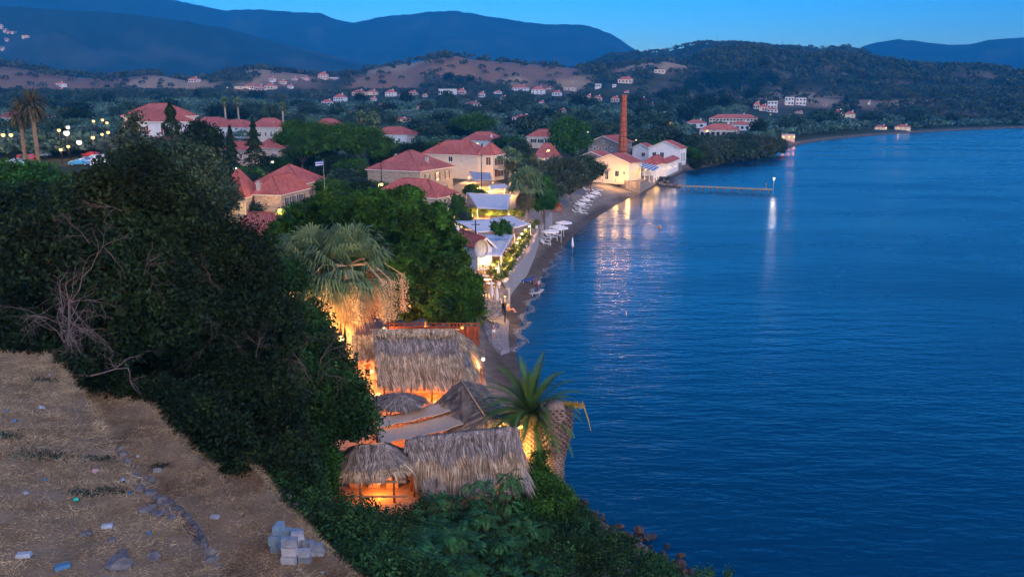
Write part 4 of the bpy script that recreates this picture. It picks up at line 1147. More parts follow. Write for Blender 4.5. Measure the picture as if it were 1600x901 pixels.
# hip roofed hut by the beach
o = G(735, 665, FLOOR)
t = empty('straw_hut', o, 0, 'straw hut with crossing ridge poles beside the date palm', 'beach hut')
ap = rel(o, 720, 595, 6.5); f_ = rel(o, 758, 653, 4.75); l0 = rel(o, 678, 633, 4.3); l1 = rel(o, 722, 670, 4.2); r0_ = rel(o, 806, 666, 4.2); r1_ = rel(o, 760, 604, 4.3)
thatch(t, ap, f_, l1, l0, 4, 1500, 0.8, ['straw_grey', 'straw_grey', 'straw'], 31)
thatch(t, f_, ap, r1_, r0_, 4, 1500, 0.8, ['straw_grey', 'straw'], 32)
thatch(t, f_, f_ + Vector((.02, 0, 0)), r0_, l1, 2, 900, 0.7, ['straw_grey'], 33)
for a_, b_ in ((ap, f_), (f_, l1), (f_, r0_)):
    MB().tube([a_ + Vector((0, 0, .12)), b_ + Vector((0, 0, .12))], 0.06, 6).build('ridge_pole', M['wood_pale'], t, smooth=True)
for q in (l0, l1, r0_, r1_):
    q = q * 0.93 + ap * 0.07
    MB().tube([(q.x, q.y, -0.1), (q.x, q.y, q.z)], 0.08, 7).build('post', M['wood'], t, smooth=True)
# long straw roof behind the sumac
o = G(735, 740, FLOOR)
t = empty('straw_hut', o, 0, 'long straw roof sloping down into the green sumac bushes', 'beach hut')
q0, q1, q2, q3 = rel(o, 634, 690, 5.3), rel(o, 808, 669, 5.3), rel(o, 819, 738, 3.8), rel(o, 647, 742, 3.8)
thatch(t, q0, q1, q2, q3, 4, 4200, 1.4, ['straw_grey', 'straw', 'straw'], 41)
thatch(t, q0 + Vector((0, -.1, .2)), q1 + Vector((0, -.1, .2)), q1 + Vector((0, -.6, -.15)), q0 + Vector((0, -.6, -.15)), 1, 1500, 0.5, ['straw_grey'], 42, name='ridge_fringe')
bk0, bk1 = q0 + Vector((0.3, 3.2, -1.2)), q1 + Vector((0.3, 3.2, -1.2))
thatch(t, q1, q0, bk0, bk1, 2, 900, 1.0, ['straw_grey'], 43)
for q in (q3 * .95 + q0 * .05, q2 * .95 + q1 * .05, (q2 + q3) / 2, bk0, bk1):
    MB().tube([(q.x, q.y, -0.1), (q.x, q.y, q.z)], 0.08, 7).build('post', M['wood'], t, smooth=True)
b = MB(); b.bb(q0.x + .5, q1.x - 1, q0.y + 2.2, q0.y + 2.35, 0, 2.0); b.build('back_wall', M['wood_pale'], t)
# oval hut lit from inside
o = G(590, 768, FLOOR)
t = empty('straw_hut', o, 0, 'oval straw hut at the foot of the slope with one bare bulb and orange interior', 'beach hut')
a0_, a1_ = rel(o, 556, 698, 5.5), rel(o, 600, 692, 5.5)
ctr = rel(o, 584, 728, 4.0); n_ = 14
ring = []
for k in range(n_):
    a = 2 * math.pi * k / n_
    ring.append(Vector((ctr.x + 2.45 * math.cos(a), ctr.y + 2.1 * math.sin(a), 4.25 - o.z + 0.0)))
for k in range(n_):
    p, q = ring[k], ring[(k + 1) % n_]
    mx_ = (a0_.x + a1_.x) / 2
    e, e2 = (a0_ if p.x < mx_ else a1_), (a0_ if q.x < mx_ else a1_)
    if e is e2: e2 = e + Vector((.01, 0, 0))
    thatch(t, e, e2, q, p, 3, 300, 0.62, ['straw_grey', 'straw_grey', 'straw'], 50 + k, name='roof_panel')
MB().tube([a0_, a1_], 0.08, 6).build('ridge_pole', M['wood_pale'], t)
for k in range(0, n_, 2):
    p = ring[k] * 0.9 + ctr * 0.1
    MB().tube([(p.x, p.y, -0.1), (p.x, p.y, 4.05 - o.z)], 0.07, 7).build('post', M['wood'], t, smooth=True)
b = MB(); b.bb(ctr.x - 2.0, ctr.x + 2.1, ctr.y + 1.3, ctr.y + 1.42, 0, 1.9); b.build('back_wall', M['wood_pale'], t)
b = MB(); b.bb(ctr.x - 2.1, ctr.x + 2.1, ctr.y - 1.75, ctr.y - 1.65, 1.35, 1.5); b.bb(ctr.x - 2.1, ctr.x + 2.1, ctr.y - 1.75, ctr.y - 1.65, 0.45, 0.55); b.build('railing', M['wood_pale'], t)
for k in range(3):
    b = MB(); x = ctr.x - 1.2 + 1.1 * k; b.bb(x - .35, x + .35, ctr.y + .4, ctr.y + 1.0, 0, .75); b.bb(x - .4, x + .4, ctr.y + 1.0, ctr.y + 1.12, 0, 1.25); b.build('bench_seat', M['wood_pale'], t)

# cloth shades between the huts
def shade(px4, z, sag, label, mt='burlap', cat='awning', post=True, zg=None, name='cloth_shade', group=None, nu=14):
    P = [G(*p[:2], z + (p[2] if len(p) > 2 else 0)) for p in px4]
    c = (P[0] + P[1] + P[2] + P[3]) / 4; zg = FLOOR if zg is None else zg
    t = empty(name, (c.x, c.y, zg), 0, label, cat, group); o = Vector(t.location)
    def f(u, v):
        p = (P[0] * (1 - u) + P[1] * u) * (1 - v) + (P[3] * (1 - u) + P[2] * u) * v
        s_ = -sag * (4 * u * (1 - u)) * (0.4 + 0.6 * 4 * v * (1 - v)) + 0.04 * math.sin(u * 19 + v * 3)
        return (p.x - o.x, p.y - o.y, p.z - o.z + s_)
    MB().sheet(f, nu, 8, 0.03).build('canvas', M[mt], t, smooth=True)
    if post:
        for p in P:
            MB().tube([(p.x - o.x, p.y - o.y, -0.3), (p.x - o.x, p.y - o.y, p.z - o.z + .05)], 0.06, 6).build('post', M['white_paint' if mt == 'canvas' else 'wood'], t, smooth=True)
    return t
shade([(590, 652), (702, 625), (712, 640), (588, 668)], 4.7, 0.1, 'narrow burlap shade strip nearest the round straw parasol')
shade([(588, 668), (704, 643), (726, 662), (592, 692)], 4.5, 0.35, 'wide burlap shade cloth just above the long straw roof')
# slatted pergola behind the largest hut
A_, B_ = AT(605, 512, 70.5), AT(748, 512, 70.5)
t = empty('pergola', (A_.x, A_.y, FLOOR), 0, 'rust red reed pergola glowing under the round pine', 'pergola')
mat('reed_red', (0.15, 0.055, 0.03), rough=0.9, scale=3, var=0.3)
for k in range(26):
    x = (B_.x - A_.x) * k / 25
    b = MB(); b.tube([(x, 0, -0.2), (x + 0.05 * math.sin(k * 5), 0, 3.6 + 0.15 * math.sin(k * 3))], 0.05, 5); b.build('reed_post', M['reed_red'], t)
for k in range(3):
    MB().tube([(-0.2, 0.06, 1.2 + k * 1.2), (B_.x - A_.x + .2, 0.06, 1.2 + k * 1.2)], 0.05, 5).build('rail', M['reed_red'], t)
b = MB(); b.bb(0, B_.x - A_.x, 1.2, 1.3, 0, 3.0); b.build('back_wall', M['reed_red'], t)

# tables and stools of the bar
def table_proto(name, top, leg, r=0.4, h=0.74, square=True, label='', cat='table', grp=None):
    t = empty(name, (0, 0, -50), 0, label, cat, grp)
    b = MB()
    if square: b.bb(-r, r, -r, r, h, h + 0.04)
    else: b.tube([(0, 0, h), (0, 0, h + .04)], r, 14)
    b.build('table_top', M[top], t)
    for sx in (-1, 1):
        for sy in (-1, 1): MB().bb(sx * r * .85 - .03, sx * r * .85 + .03, sy * r * .85 - .03, sy * r * .85 + .03, 0, h - .002).build('leg', M[leg], t)
    return t
def chair_proto(name, m_, h=0.45, back=0.85, r=0.2, label='', cat='chair', grp=None):
    t = empty(name, (0, 0, -50), 0, label, cat, grp)
    MB().bb(-r, r, -r, r, h, h + .05).build('seat', M[m_], t)
    for sx in (-1, 1):
        for sy in (-1, 1): MB().bb(sx * r * .85 - .025, sx * r * .85 + .025, sy * r * .85 - .025, sy * r * .85 + .025, 0, h - .002).build('leg', M[m_], t)
    if back: 
        b = MB(); b.bb(-r, r, r - .03, r + .02, h + .2, back); b.bb(-r, -r + .05, r - .03, r + .02, h + .05, back); b.bb(r - .05, r, r - .03, r + .02, h + .05, back); b.build('backrest', M[m_], t)
    return t
def scatter(proto, spots, group=None, label=None, sink=0.0):
    for i, s in enumerate(spots):
        c = proto if i == 0 else copy_tree(proto)
        c.location = (s[0], s[1], s[2]); c.rotation_euler = (0, 0, s[3] if len(s) > 3 else 0)
        if group: c['group'] = group
        if label: c['label'] = label
tp = table_proto('bar_table', 'wood_pale', 'wood', 0.38, 1.02, label='tall pale wooden bar table under the front eaves of the largest hut', grp='bar tables under the straw eaves')
scatter(tp, [(-8.6, 57.6, FLOOR, .1), (-7.2, 57.4, FLOOR, .2), (-5.9, 57.5, FLOOR), (-4.6, 57.8, FLOOR, .3)])
cp_ = chair_proto('bar_stool', 'wood_pale', 0.72, 0, 0.19, 'pale wooden bar stool in front of the straw eaves', 'stool', 'bar stools of the beach bar')
scatter(cp_, [(-9.3, 57.2, FLOOR), (-8.0, 56.9, FLOOR, .4), (-6.5, 56.7, FLOOR, .2), (-5.5, 56.4, FLOOR, .1), (-5.2, 57.0, FLOOR, .5), (-3.9, 57.2, FLOOR, .2), (-4.4, 56.5, FLOOR)])
b = MB(); b.bb(-0.45, 0.45, -0.3, 0.3, 0, 0.8); b.bb(-0.5, 0.5, -0.35, 0.35, 0.8, 0.86)
x = AT(583, 606, 60); o_ = b.build('serving_counter', M['white_paint'], loc=(x.x, 60, FLOOR)); tag(o_, 'small white serving counter between the lean-to and the largest hut', 'counter')
# lamps in and around the bar
bulb_on(533, 529, 66, 'big bare glowing bulb hanging beside the tall palm trunk', 438, WARM, 0.26, 'bulb_warm', 1.6)
bulb_on(489, 504, 66, 'bare bulb among branches left of the tall palm trunks', 202, WARM, 0.13, 'bulb_warm', 1.2)
bulb_on(567, 503, 72, 'small orange lamp right of the tall palm trunk, under the seed clusters', 202, ORANGE, 0.13, 'bulb_orange', .6)
bulb_on(600, 513, 71, 'orange lamp at the left end of the ridge of the largest hut', 112, ORANGE, 0.14, 'bulb_warm', .5)
bulb_on(592, 754, 45, 'bare bulb inside the oval straw hut', 42, ORANGE, 0.11, 'bulb_warm', .5)
bulb_on(581, 580, 62.5, 'round paper lamp on the white serving counter', 46, ORANGE, 0.17, 'bulb_warm', .3)
bulb_on(613, 602, 60.4, 'glowing lamp under the straw eaves, left end', 84, ORANGE, 0.12, 'bulb_warm', .3)
bulb_on(633, 604, 60.6, 'glowing lamp under the straw eaves, just right of the left end', 84, ORANGE, 0.1, 'bulb_warm', .3)
bulb_on(680, 603, 60.6, 'glowing lamp under the straw eaves, right of the middle', 103, ORANGE, 0.1, 'bulb_warm', .3)
bulb_on(712, 597, 60.6, 'glowing lamp under the straw eaves, right end', 84, ORANGE, 0.1, 'bulb_warm', .3)
bulb_on(755, 561, 62.5, 'white spotlight on the beach corner of the largest hut', 45, WARM, 0.15, 'bulb_white', .3)
bulb_on(729, 578, 60.0, 'white spotlight beside the seated bathers', 22, WARM, 0.15, 'bulb_white', .3)
bulb_on(599, 661, 52.0, 'small lamp between the two burlap shades', 60, ORANGE, 0.10, 'bulb_warm', .4)
bulb_on(793, 664, 50.5, 'small lamp under the eaves next to the date palm', 360, WARM, 0.08, 'bulb_warm', .4)
bulb_on(679, 628, 56.0, 'candle lamp on the floor before the bar stools', 27, ORANGE, 0.08, 'bulb_warm', .2)
bulb_on(722, 512, 69, 'red orange lamp under the right side of the round pine', 42, ORANGE, 0.14, 'bulb_orange', .5)
bulb_on(665, 505, 72, 'red orange lamp behind the middle of the largest hut ridge', 65, ORANGE, 0.12, 'bulb_orange', .5)
bulb_on(640, 478, 74, 'red lamp glowing between the palm skirt and the pine', 75, (1.0, 0.16, 0.04), 0.10, 'bulb_orange', .5)
t = empty('floodlight', (-15.2, 55.0, FLOOR), 0, 'small floodlight on the ground lighting the tall fan palm', 'lamp')  # added lamp without a seen source, put here to brighten the palm crown
MB().box((0, 0, .35), (.3, .2, .22), rx=R(-40)).build('housing', M['black_metal'], t); MB().tube([(0, 0, 0), (0, 0, .3)], .03, 5).build('stand', M['black_metal'], t)
sd_ = bpy.data.lights.new('added_flood_beam', 'SPOT'); sd_.energy = 14000; sd_.color = WARM; sd_.spot_size = R(40); sd_.spot_blend = .6; sd_.shadow_soft_size = .2
so_ = bpy.data.objects.new('added_flood_beam', sd_); so_.location = (0, 0, .75); so_.rotation_euler = (Vector((-15.2, 55, 3.2)) - Vector((-14.6, 69.5, 13.6))).to_track_quat('Z', 'Y').to_euler(); link(so_, t)
for (x_, y_, z_, p_, c_) in ((-7, 61.2, 4.0, 140, ORANGE), (-4.5, 54, 3.9, 120, ORANGE), (-8.5, 53, 3.9, 110, ORANGE), (-5.5, 49.5, 3.6, 130, ORANGE)):
    pass
LP = 2.7
# ================================================================ RESTAURANTS ON THE PROMENADE
PR = 2.92
mat('canvas', (0.66, 0.65, 0.64), rough=0.9, scale=0.8, var=0.06, bump=0.2, bscale=3)
mat('canvas_grey', (0.42, 0.43, 0.45), rough=0.9, scale=0.8, var=0.06)
shade([(735, 365), (804, 366), (783, 400), (757, 399)], 5.4, 0.12, 'large white canvas roof nearest the camera, beside the satellite dish', 'canvas', 'awning', True, PR, 'canvas_awning', 'white canvas restaurant roofs')
shade([(711, 345), (796, 336), (829, 350), (746, 363)], 5.3, 0.55, 'wide sagging white canvas roof with a shrub growing in front', 'canvas', 'awning', True, PR, 'canvas_awning', 'white canvas restaurant roofs')
shade([(729, 301), (798, 303), (794, 328), (746, 325)], 5.3, 0.1, 'flat blue white canvas roof beside the shaggy palm', 'canvas', 'awning', True, PR, 'canvas_awning', 'white canvas restaurant roofs')
shade([(764, 289), (788, 287), (797, 293), (768, 296)], 5.6, 0.1, 'small white canvas roof below the hotel balconies', 'canvas', 'awning', True, PR, 'canvas_awning', 'white canvas restaurant roofs')
shade([(733, 268), (766, 270), (770, 281), (740, 282)], 6.0, 0.05, 'grey terrace shade in front of the cream hotel', 'canvas_grey', 'awning', True, PR, 'canvas_awning', 'white canvas restaurant roofs')
for i, (px, py, z, lab, pw, rr, bl) in enumerate([
    (827, 353.5, 4.7, 'white globe lamp at the sea end of the row along the promenade', 150, .2, 'bulb_white'),
    (821, 358.5, 4.6, 'second white globe lamp from the sea end of the promenade row', 90, .17, 'bulb_white'),
    (815.5, 365, 4.6, 'third white globe lamp of the promenade row', 150, .2, 'bulb_white'),
    (811.5, 371.5, 4.6, 'fourth white globe lamp of the promenade row', 120, .2, 'bulb_white'),
    (808, 379, 4.6, 'fifth white globe lamp of the promenade row', 120, .17, 'bulb_white'),
    (798.5, 388, 4.4, 'warm globe lamp beside the planters of the promenade row', 120, .14, 'bulb_warm'),
    (783, 401, 4.2, 'lamp at the front corner of the large white canvas roof', 150, .14, 'bulb_white'),
    (771, 412, 4.0, 'low warm lamp among the potted plants at the near restaurant', 160, .12, 'bulb_warm')]):
    p = G(px, py, z)
    street_lamp(px, py, p.y, lab, pw * .45, WARM, rr, arm=0, bulb=bl, group='globe lamps along the promenade', name='globe_lamp')
for (px, py, z, lab, pw, rr) in [(721, 354.5, 4.6, 'bright lamp at the left edge of the wide sagging canvas roof', 60, .16),
    (738, 334, 4.2, 'small warm lamp in the bushes behind the wide canvas roof', 160, .12), (765, 333, 4.0, 'warm lamp in the hedge middle behind the wide canvas roof', 160, .10), (795.7, 334.5, 4.2, 'warm lamp below the shaggy palm skirt', 160, .16),
    (787, 300.5, 4.4, 'warm lamp under the small canvas by the shaggy palm', 140, .14), (796, 296, 4.4, 'warm lamp hanging right of the small canvas roof', 140, .16),
    (779.6, 303, 4.4, 'warm lamp left of centre under the small canvas roof', 120, .12), (770, 285.5, 5.0, 'orange lamp on the hotel ground floor', 300, .22),
    (747, 281, 5, 'orange lamp in the passage beside the green shuttered house', 260, .14), (768, 297, 4.4, 'warm lamp at the left end of the small canvas roof', 120, .12), (733, 276, 4.6, 'orange lamp on the low annexe wall', 220, .12)]:
    p = G(px, py, z)
    bulb_on(px, py, p.y, lab, pw, WARM, rr, 'bulb_warm', .5)
LP = 0.8
# street lamps in the town
street_lamp(596, 288, 165, 'bright street lamp left of the pyramid roofed stone house', 1300, WARM, 0.36)
street_lamp(437, 328, 150, 'bright lamp on the corner of the triple roofed stone house', 1300, WARM, 0.34, arm=0.3)
street_lamp(426, 253, 200, 'lamp above the triple roofed stone house, in front of the firs', 300, WHITE, 0.28, bulb='bulb_white')
street_lamp(369, 263, 190, 'small white lamp just left of the triple roof', 120, WHITE, 0.22, bulb='bulb_white')
street_lamp(806, 270, 215, 'street lamp at the foot of the slender palm by the shaggy tamarisks', 600, WARM, 0.3)
street_lamp(857, 235, 262, 'orange street lamp against the rusty pink roof', 1500, (1, .45, .18), 0.42)
street_lamp(849, 249, 245, 'orange street lamp below the rusty pink roof', 900, (1, .45, .18), 0.36)
street_lamp(919, 206.5, 330, 'small white lamp right of the tall green tree', 300, WHITE, 0.34, bulb='bulb_white')
street_lamp(746, 224, 262, 'white lamp on the roof edge of the cream hotel', 200, WARM, 0.28, arm=0.2)
street_lamp(1048, 192, 470, 'orange street lamp in the olive groves above the white hall', 900, (1, .5, .2), 0.55)
street_lamp(994, 219, 340, 'yellow lamp right of the brick chimney', 300, WARM, 0.28)
street_lamp(480, 183, 520, 'tiny yellow lamp in the groves above the pine', 200, WARM, 0.32)
street_lamp(1105, 204.5, 430, 'orange street lamp in front of the pinkish building', 900, (1, .5, .2), 0.6)
street_lamp(1143, 213.5, 400, 'white street lamp below the pinkish building', 900, (1, .8, .55), 0.6, bulb='bulb_white')
street_lamp(1174, 224, 395, 'strong white lamp on the beach behind the tamarisks', 900, WHITE, 0.7, bulb='bulb_white')
p = AT(1177, 255, 330)
LP = 0.30
# lamps of the lit restaurant and its wall arches
for (px, py, z, lab, pw, rr) in [(1000, 289, 1.9, 'bright lamp in the widest arch of the sea wall', 700, .55), (1010, 286.5, 2.0, 'lamp in the second arch of the sea wall', 300, .30), (1016, 284, 2.0, 'lamp in the third arch of the sea wall', 260, .28), (1021, 281.5, 2.1, 'lamp in the fourth arch of the sea wall', 260, .26), (1026, 280, 2.2, 'lamp on the wall corner at the jetty root', 700, .34)]:
    q = G(px, py + 6, 0.5); t = empty('wall_lamp', AT(px, py, q.y - 1.2), 0, lab, 'lamp', 'lamps in the sea wall arches')
    MB().ball((0, 0, 0), rr * .7, 10, 7).build('lantern', M['bulb_warm'], t, smooth=True)
    MB().tube([(0, 0, 0), (0, 2.2, 0.1)], 0.05, 5).build('bracket', M['black_metal'], t)
    light((0, -rr - .1, -0.1), pw * .16, WARM, t, 1.0)
for (px, py, y, lab, pw) in [(942, 277, 233, 'floodlight on the terrace left of the restaurant door', 500), (962, 278, 231, 'floodlight on the terrace before the restaurant windows', 600), (982, 276, 229, 'floodlight at the right corner of the restaurant gable', 500)]:
    q = AT(px, py, y + 2.5); t = empty('terrace_lamp', (q.x, q.y, 3.02), 0, lab, 'lamp', 'terrace lamps before the restaurant')
    MB().tube([(0, 0, 0), (0, 0, .7)], 0.08, 6).build('pole', M['black_metal'], t)
    MB().ball((0, 0, .8), .14, 8, 6).build('lantern', M['bulb_warm'], t, smooth=True)
    light((0, -.3, 1.5), pw * .6 * 2.2, WARM, t, .3)
for k, lab in enumerate(['lamp hanging under the canopy end nearest the restaurant', 'lamp hanging under the middle of the striped canopy', 'lamp hanging under the far end of the striped canopy']):
    q = G(1000 + 9 * k, 262 + 2.0 * k, 6.2); bulb_on(1000 + 9 * k, 263 + 2.0 * k, q.y, lab, 260, WARM, .2, 'bulb_warm', .3)
for k in range(3):
    q = AT(1038 + 9 * k, 264 - 2.2 * k, 250 + 7 * k)
    bulb_on(1038 + 9 * k, 264 - 2.2 * k, 247 + 7 * k, 'lamp on the sea side of the dining hall, %s' % ['nearest the canopy', 'between two others', 'at the far corner'][k], 120, WARM, .16, 'bulb_white', .3)
LP = 0.6
# signboards (the lettering is too small to read in the photograph)
b = MB(); b.bb(-2.0, 2.0, 0, .12, 0, .9)
# restaurant furniture and plants on the terrace
tp = table_proto('dining_table', 'white_paint', 'wood', 0.42, label='white topped dining table in the near promenade restaurant', grp='dining tables of the promenade restaurants')
spots = []
for (px, py) in [(764, 407), (773, 404), (781, 408), (789, 400), (762, 422), (772, 430), (757, 440), (766, 452), (777, 441), (756, 429), (786, 415), (796, 396), (765, 413), (748, 452), (790, 424), (797, 412), (803, 403), (812, 393), (817, 385), (770, 420), (779, 434), (762, 446)]:
    q = G(px, py, PR); spots.append((q.x, q.y, PR, px * .7))
scatter(tp, spots)
cp_ = chair_proto('dining_chair', 'wood', 0.45, 0.88, 0.2, 'brown wooden dining chair at the white topped promenade tables', 'chair', 'dining chairs of the promenade restaurants')
scatter(cp_, [(s[0] + dx * math.cos(s[3]) - dy * math.sin(s[3]), s[1] + dx * math.sin(s[3]) + dy * math.cos(s[3]), PR, s[3] + rz) for s in spots for dx, dy, rz in ((0, .7, 0), (0, -.7, math.pi), (.7, 0, -math.pi / 2))])
def closed_parasol(px, py, y, label, h=2.6, mt='canvas'):
    p = AT(px, py, y); zg = max(hz(p.x, p.y), PR if px < 840 else 0)
    t = empty('closed_parasol', (p.x, p.y, zg), 0, label, 'parasol', 'closed white parasols')
    MB().tube([(0, 0, 0), (0, 0, h + .15)], .035, 6).build('pole', M['wood_pale'], t)
    MB().tube([(0, 0, .9), (0, 0, 1.2), (0, 0, 1.9), (0, 0, h)], [.12, .24, .17, .04], 8).build('canopy', M[mt], t, smooth=True)
for a in [(768, 446, 90, 'closed white parasol standing nearest the dark fence', 2.8), (779, 425, 100, 'closed white parasol under the lamps at the big canvas corner', 2.8), (776, 452, 88, 'closed white parasol at the terrace edge'), (895, 354, 139, 'closed white beach parasol at the water side')]:
    closed_parasol(*a)
# fence and block at the terrace end
fp = G(748, 478, 2.4)
t = empty('metal_fence', (fp.x - .4, fp.y + 1, 2.3), 0, 'black metal fence at the near end of the promenade terrace', 'fence')
for k in range(7): MB().tube([(k * .35, 0, 0), (k * .35, 0, 1.5)], .04, 5).build('upright', M['black_metal'], t)
for z in (.2, 1.4): MB().tube([(0, .05, z), (2.1, .05, z)], .03, 5).build('rail', M['black_metal'], t)
b = MB(); b.box((0, 0, .6), (2.4, 1.2, 1.7)); tag(b.build('stone_plinth', M['stone_grey'], loc=(fp.x + 1.4, fp.y - .4, 1.7)), 'grey stone plinth at the near end of the promenade terrace', 'plinth')
# satellite dish
q = AT(752, 389, 104)
t = empty('satellite_dish', q, R(25), 'grey satellite dish beside the low bright red roof', 'satellite dish')
b = MB(); n_ = 18; V = []; 
for j in range(5):
    rr = 0.95 * j / 4
    for i in range(n_): a = 2 * math.pi * i / n_; V.append((rr * math.cos(a), 0.28 * (1 - (rr / .95) ** 2), rr * math.sin(a) * 1.25))
Fc = [(j * n_ + i, j * n_ + (i + 1) % n_, (j + 1) * n_ + (i + 1) % n_, (j + 1) * n_ + i) for j in range(4) for i in range(n_)]
V2 = [(a, b_ + .05, c) for a, b_, c in V]; m_ = len(V)
b.add(V + V2, Fc + [tuple(m_ + i for i in reversed(f)) for f in Fc] + [(4 * n_ + i, 4 * n_ + (i + 1) % n_, m_ + 4 * n_ + (i + 1) % n_, m_ + 4 * n_ + i)[::-1] for i in range(n_)])
b.build('reflector', M['grey_metal'], t, smooth=True)
MB().tube([(0, .3, 0), (0, .5, -1.2), (0, .5, -q.z + PR)], .06, 6).build('mast', M['grey_metal'], t)
MB().tube([(0, .1, -1.1), (0, -.8, 0)], .03, 5).build('feed_arm', M['grey_metal'], t)
# lifeguard chair
q = on_ground(871, 333)
t = empty('lifeguard_chair', q, 0.3, 'red wooden lifeguard stand on the beach below the shaggy palm', 'lifeguard stand')
mat('red_paint', (0.42, 0.03, 0.02), rough=0.6, var=0.15)
for sx in (-1, 1):
    for sy in (-1, 1): MB().tube([(sx * .8, sy * .6, -.1), (sx * .55, sy * .45, 2.3)], .07, 5).build('leg', M['red_paint'], t)
MB().bb(-.65, .65, -.55, .55, 1.4, 1.5).build('platform', M['red_paint'], t)
MB().bb(-.5, .5, -.02, .05, 1.5, 2.3).build('backrest', M['red_paint'], t)
MB().tube([(math.cos(k * .5236) * .35, -.68, 1.0 + math.sin(k * .5236) * .35) for k in range(13)], .08, 6, cap=False).build('life_ring', M['bulb_off'] if 'bulb_off' in M else mat('ring_orange', (.8, .25, .05)), t, smooth=True)

# beach loungers and parasols
def lounger_proto(mt, label, group):
    t = empty('sun_lounger', (0, 0, -60), 0, label, 'sun lounger', group)
    MB().bb(-.33, .33, -.95, .35, .30, .36).build('bed', M[mt], t)
    b = MB(); b.box((0, .68, .52), (.66, .78, .05), rx=R(32)); b.build('backrest', M[mt], t)
    for sx in (-1, 1):
        for y in (-.8, .3): MB().bb(sx * .29 - .03, sx * .29 + .03, y - .03, y + .03, 0, .3).build('leg', M['white_paint'], t)
    return t
lp = lounger_proto('white_paint', 'white sun lounger set out on the shingle beach', 'white sun loungers on the beach')
spots = []
for i, (px, py) in enumerate([(851, 378), (855, 374), (858, 370), (861, 367), (866, 364), (853, 383), (871, 362), (875, 359), (869, 369), (863, 373), (880, 357),
                               (901, 333), (905, 330), (910, 331), (903, 326), (909, 324), (914, 326), (919, 322), (908, 319), (914, 317), (921, 316), (916, 312), (923, 311), (928, 309), (921, 306), (929, 304), (934, 306), (930, 300), (936, 299), (912, 335), (917, 298), (906, 321)]):
    q = on_ground(px, py); spots.append((q.x, q.y, q.z, R(70 + 20 * math.sin(i * 2.3))))
scatter(lp, spots)
for i, (px, py, dk) in enumerate([(824, 441, 0), (838, 461, 1)]):
    q = on_ground(px, py); bl = mat('cloth_blue', (0.02, 0.10, 0.42)) if i == 0 else None
    t = lounger_proto('cloth_blue' if i == 0 else 'canvas_grey', ['bright blue reclining beach chair by the seated couple', 'low pale lounger lying at the water edge'][i], 'single loungers near the water')
    t.location = q; t.rotation_euler = (0, 0, R(-60))
def beach_parasol(px, py, zt, label, w=1.5):
    q = G(px, py, zt); zg = hz(q.x, q.y)
    t = empty('beach_parasol', (q.x, q.y, zg), 0.4, label, 'parasol', 'open white beach parasols')
    h = zt - zg; b = MB(); n = 8
    V = [(0, 0, h + .35)] + [(w * math.cos(2 * math.pi * k / n), w * math.sin(2 * math.pi * k / n), h) for k in range(n)] + [(w * math.cos(2 * math.pi * k / n), w * math.sin(2 * math.pi * k / n), h - .16) for k in range(n)] + [(0, 0, h + .3)]
    Fc = [(0, 1 + k, 1 + (k + 1) % n) for k in range(n)] + [(1 + k, 9 + k, 9 + (k + 1) % n, 1 + (k + 1) % n) for k in range(n)] + [(17, 9 + (k + 1) % n, 9 + k) for k in range(n)]
    b.add(V, Fc).build('canopy', M['canvas_white'] if 'canvas_white' in M else mat('canvas_white', (.8, .78, .74)), t)
    MB().tube([(0, 0, -.2), (0, 0, h + .3)], .04, 6).build('pole', M['white_paint'], t)
for a in [(860, 361, 2.9, 'open white beach parasol nearest the camera', 1.6), (871, 354, 2.9, 'open white beach parasol in the middle of the near cluster', 1.6), (881, 347.5, 2.9, 'open white beach parasol at the far side of the near cluster', 1.6), (877, 356, 2.8, 'open white beach parasol at the water side of the near cluster', 1.3),
          (907, 318, 2.8, 'open white parasol over the middle lounger rows', 1.3), (914, 312, 2.8, 'open white parasol behind the middle lounger rows', 1.3), (922, 306, 2.8, 'open white parasol over the far lounger rows', 1.3), (930, 301, 2.8, 'open white parasol at the far end of the lounger rows', 1.3)]:
    beach_parasol(*a)

# rubble ramp
ctr_ = [(757, 470), (783, 468), (796, 478), (795, 500), (797, 525), (783, 531), (763, 515), (752, 495)]
q_ = [G(px, py, 1.9) for px, py in ctr_]; c_ = sum(q_, Vector()) / len(q_)
V_ = []; nn_ = 48
for j in range(9):
    for i in range(nn_):
        a = i / nn_ * len(q_); e_ = q_[int(a)].lerp(q_[(int(a) + 1) % len(q_)], a % 1); p_ = c_.lerp(e_, j / 8); V_.append([p_.x, p_.y, 0])
V_ = np.array(V_); V_[:, 2] = height(V_[:, 0], V_[:, 1]) + .13 + .10 * fbm(V_[:, 0] * 1.5, V_[:, 1] * 1.5, 2); V_[-nn_:, 2] -= .2
Q_ = [(j * nn_ + i, j * nn_ + (i + 1) % nn_, (j + 1) * nn_ + (i + 1) % nn_, (j + 1) * nn_ + i)[::-1] for j in range(8) for i in range(nn_)]
tag(obj_of('stone_path', fast_mesh('stone_path', V_, Q_, mat('pebble_rubble', (0.15, 0.145, 0.15), rough=.95, scale=3.5, col2=(.33, .31, .30), detail=8, bump=.8, bscale=5))), kind='structure')
street_lamp(789, 463, G(789, 470, 2.9).y, 'low lamp on the rounded end of the beach wall', 260, WARM, .14, arm=0, group='globe lamps along the promenade', name='globe_lamp')

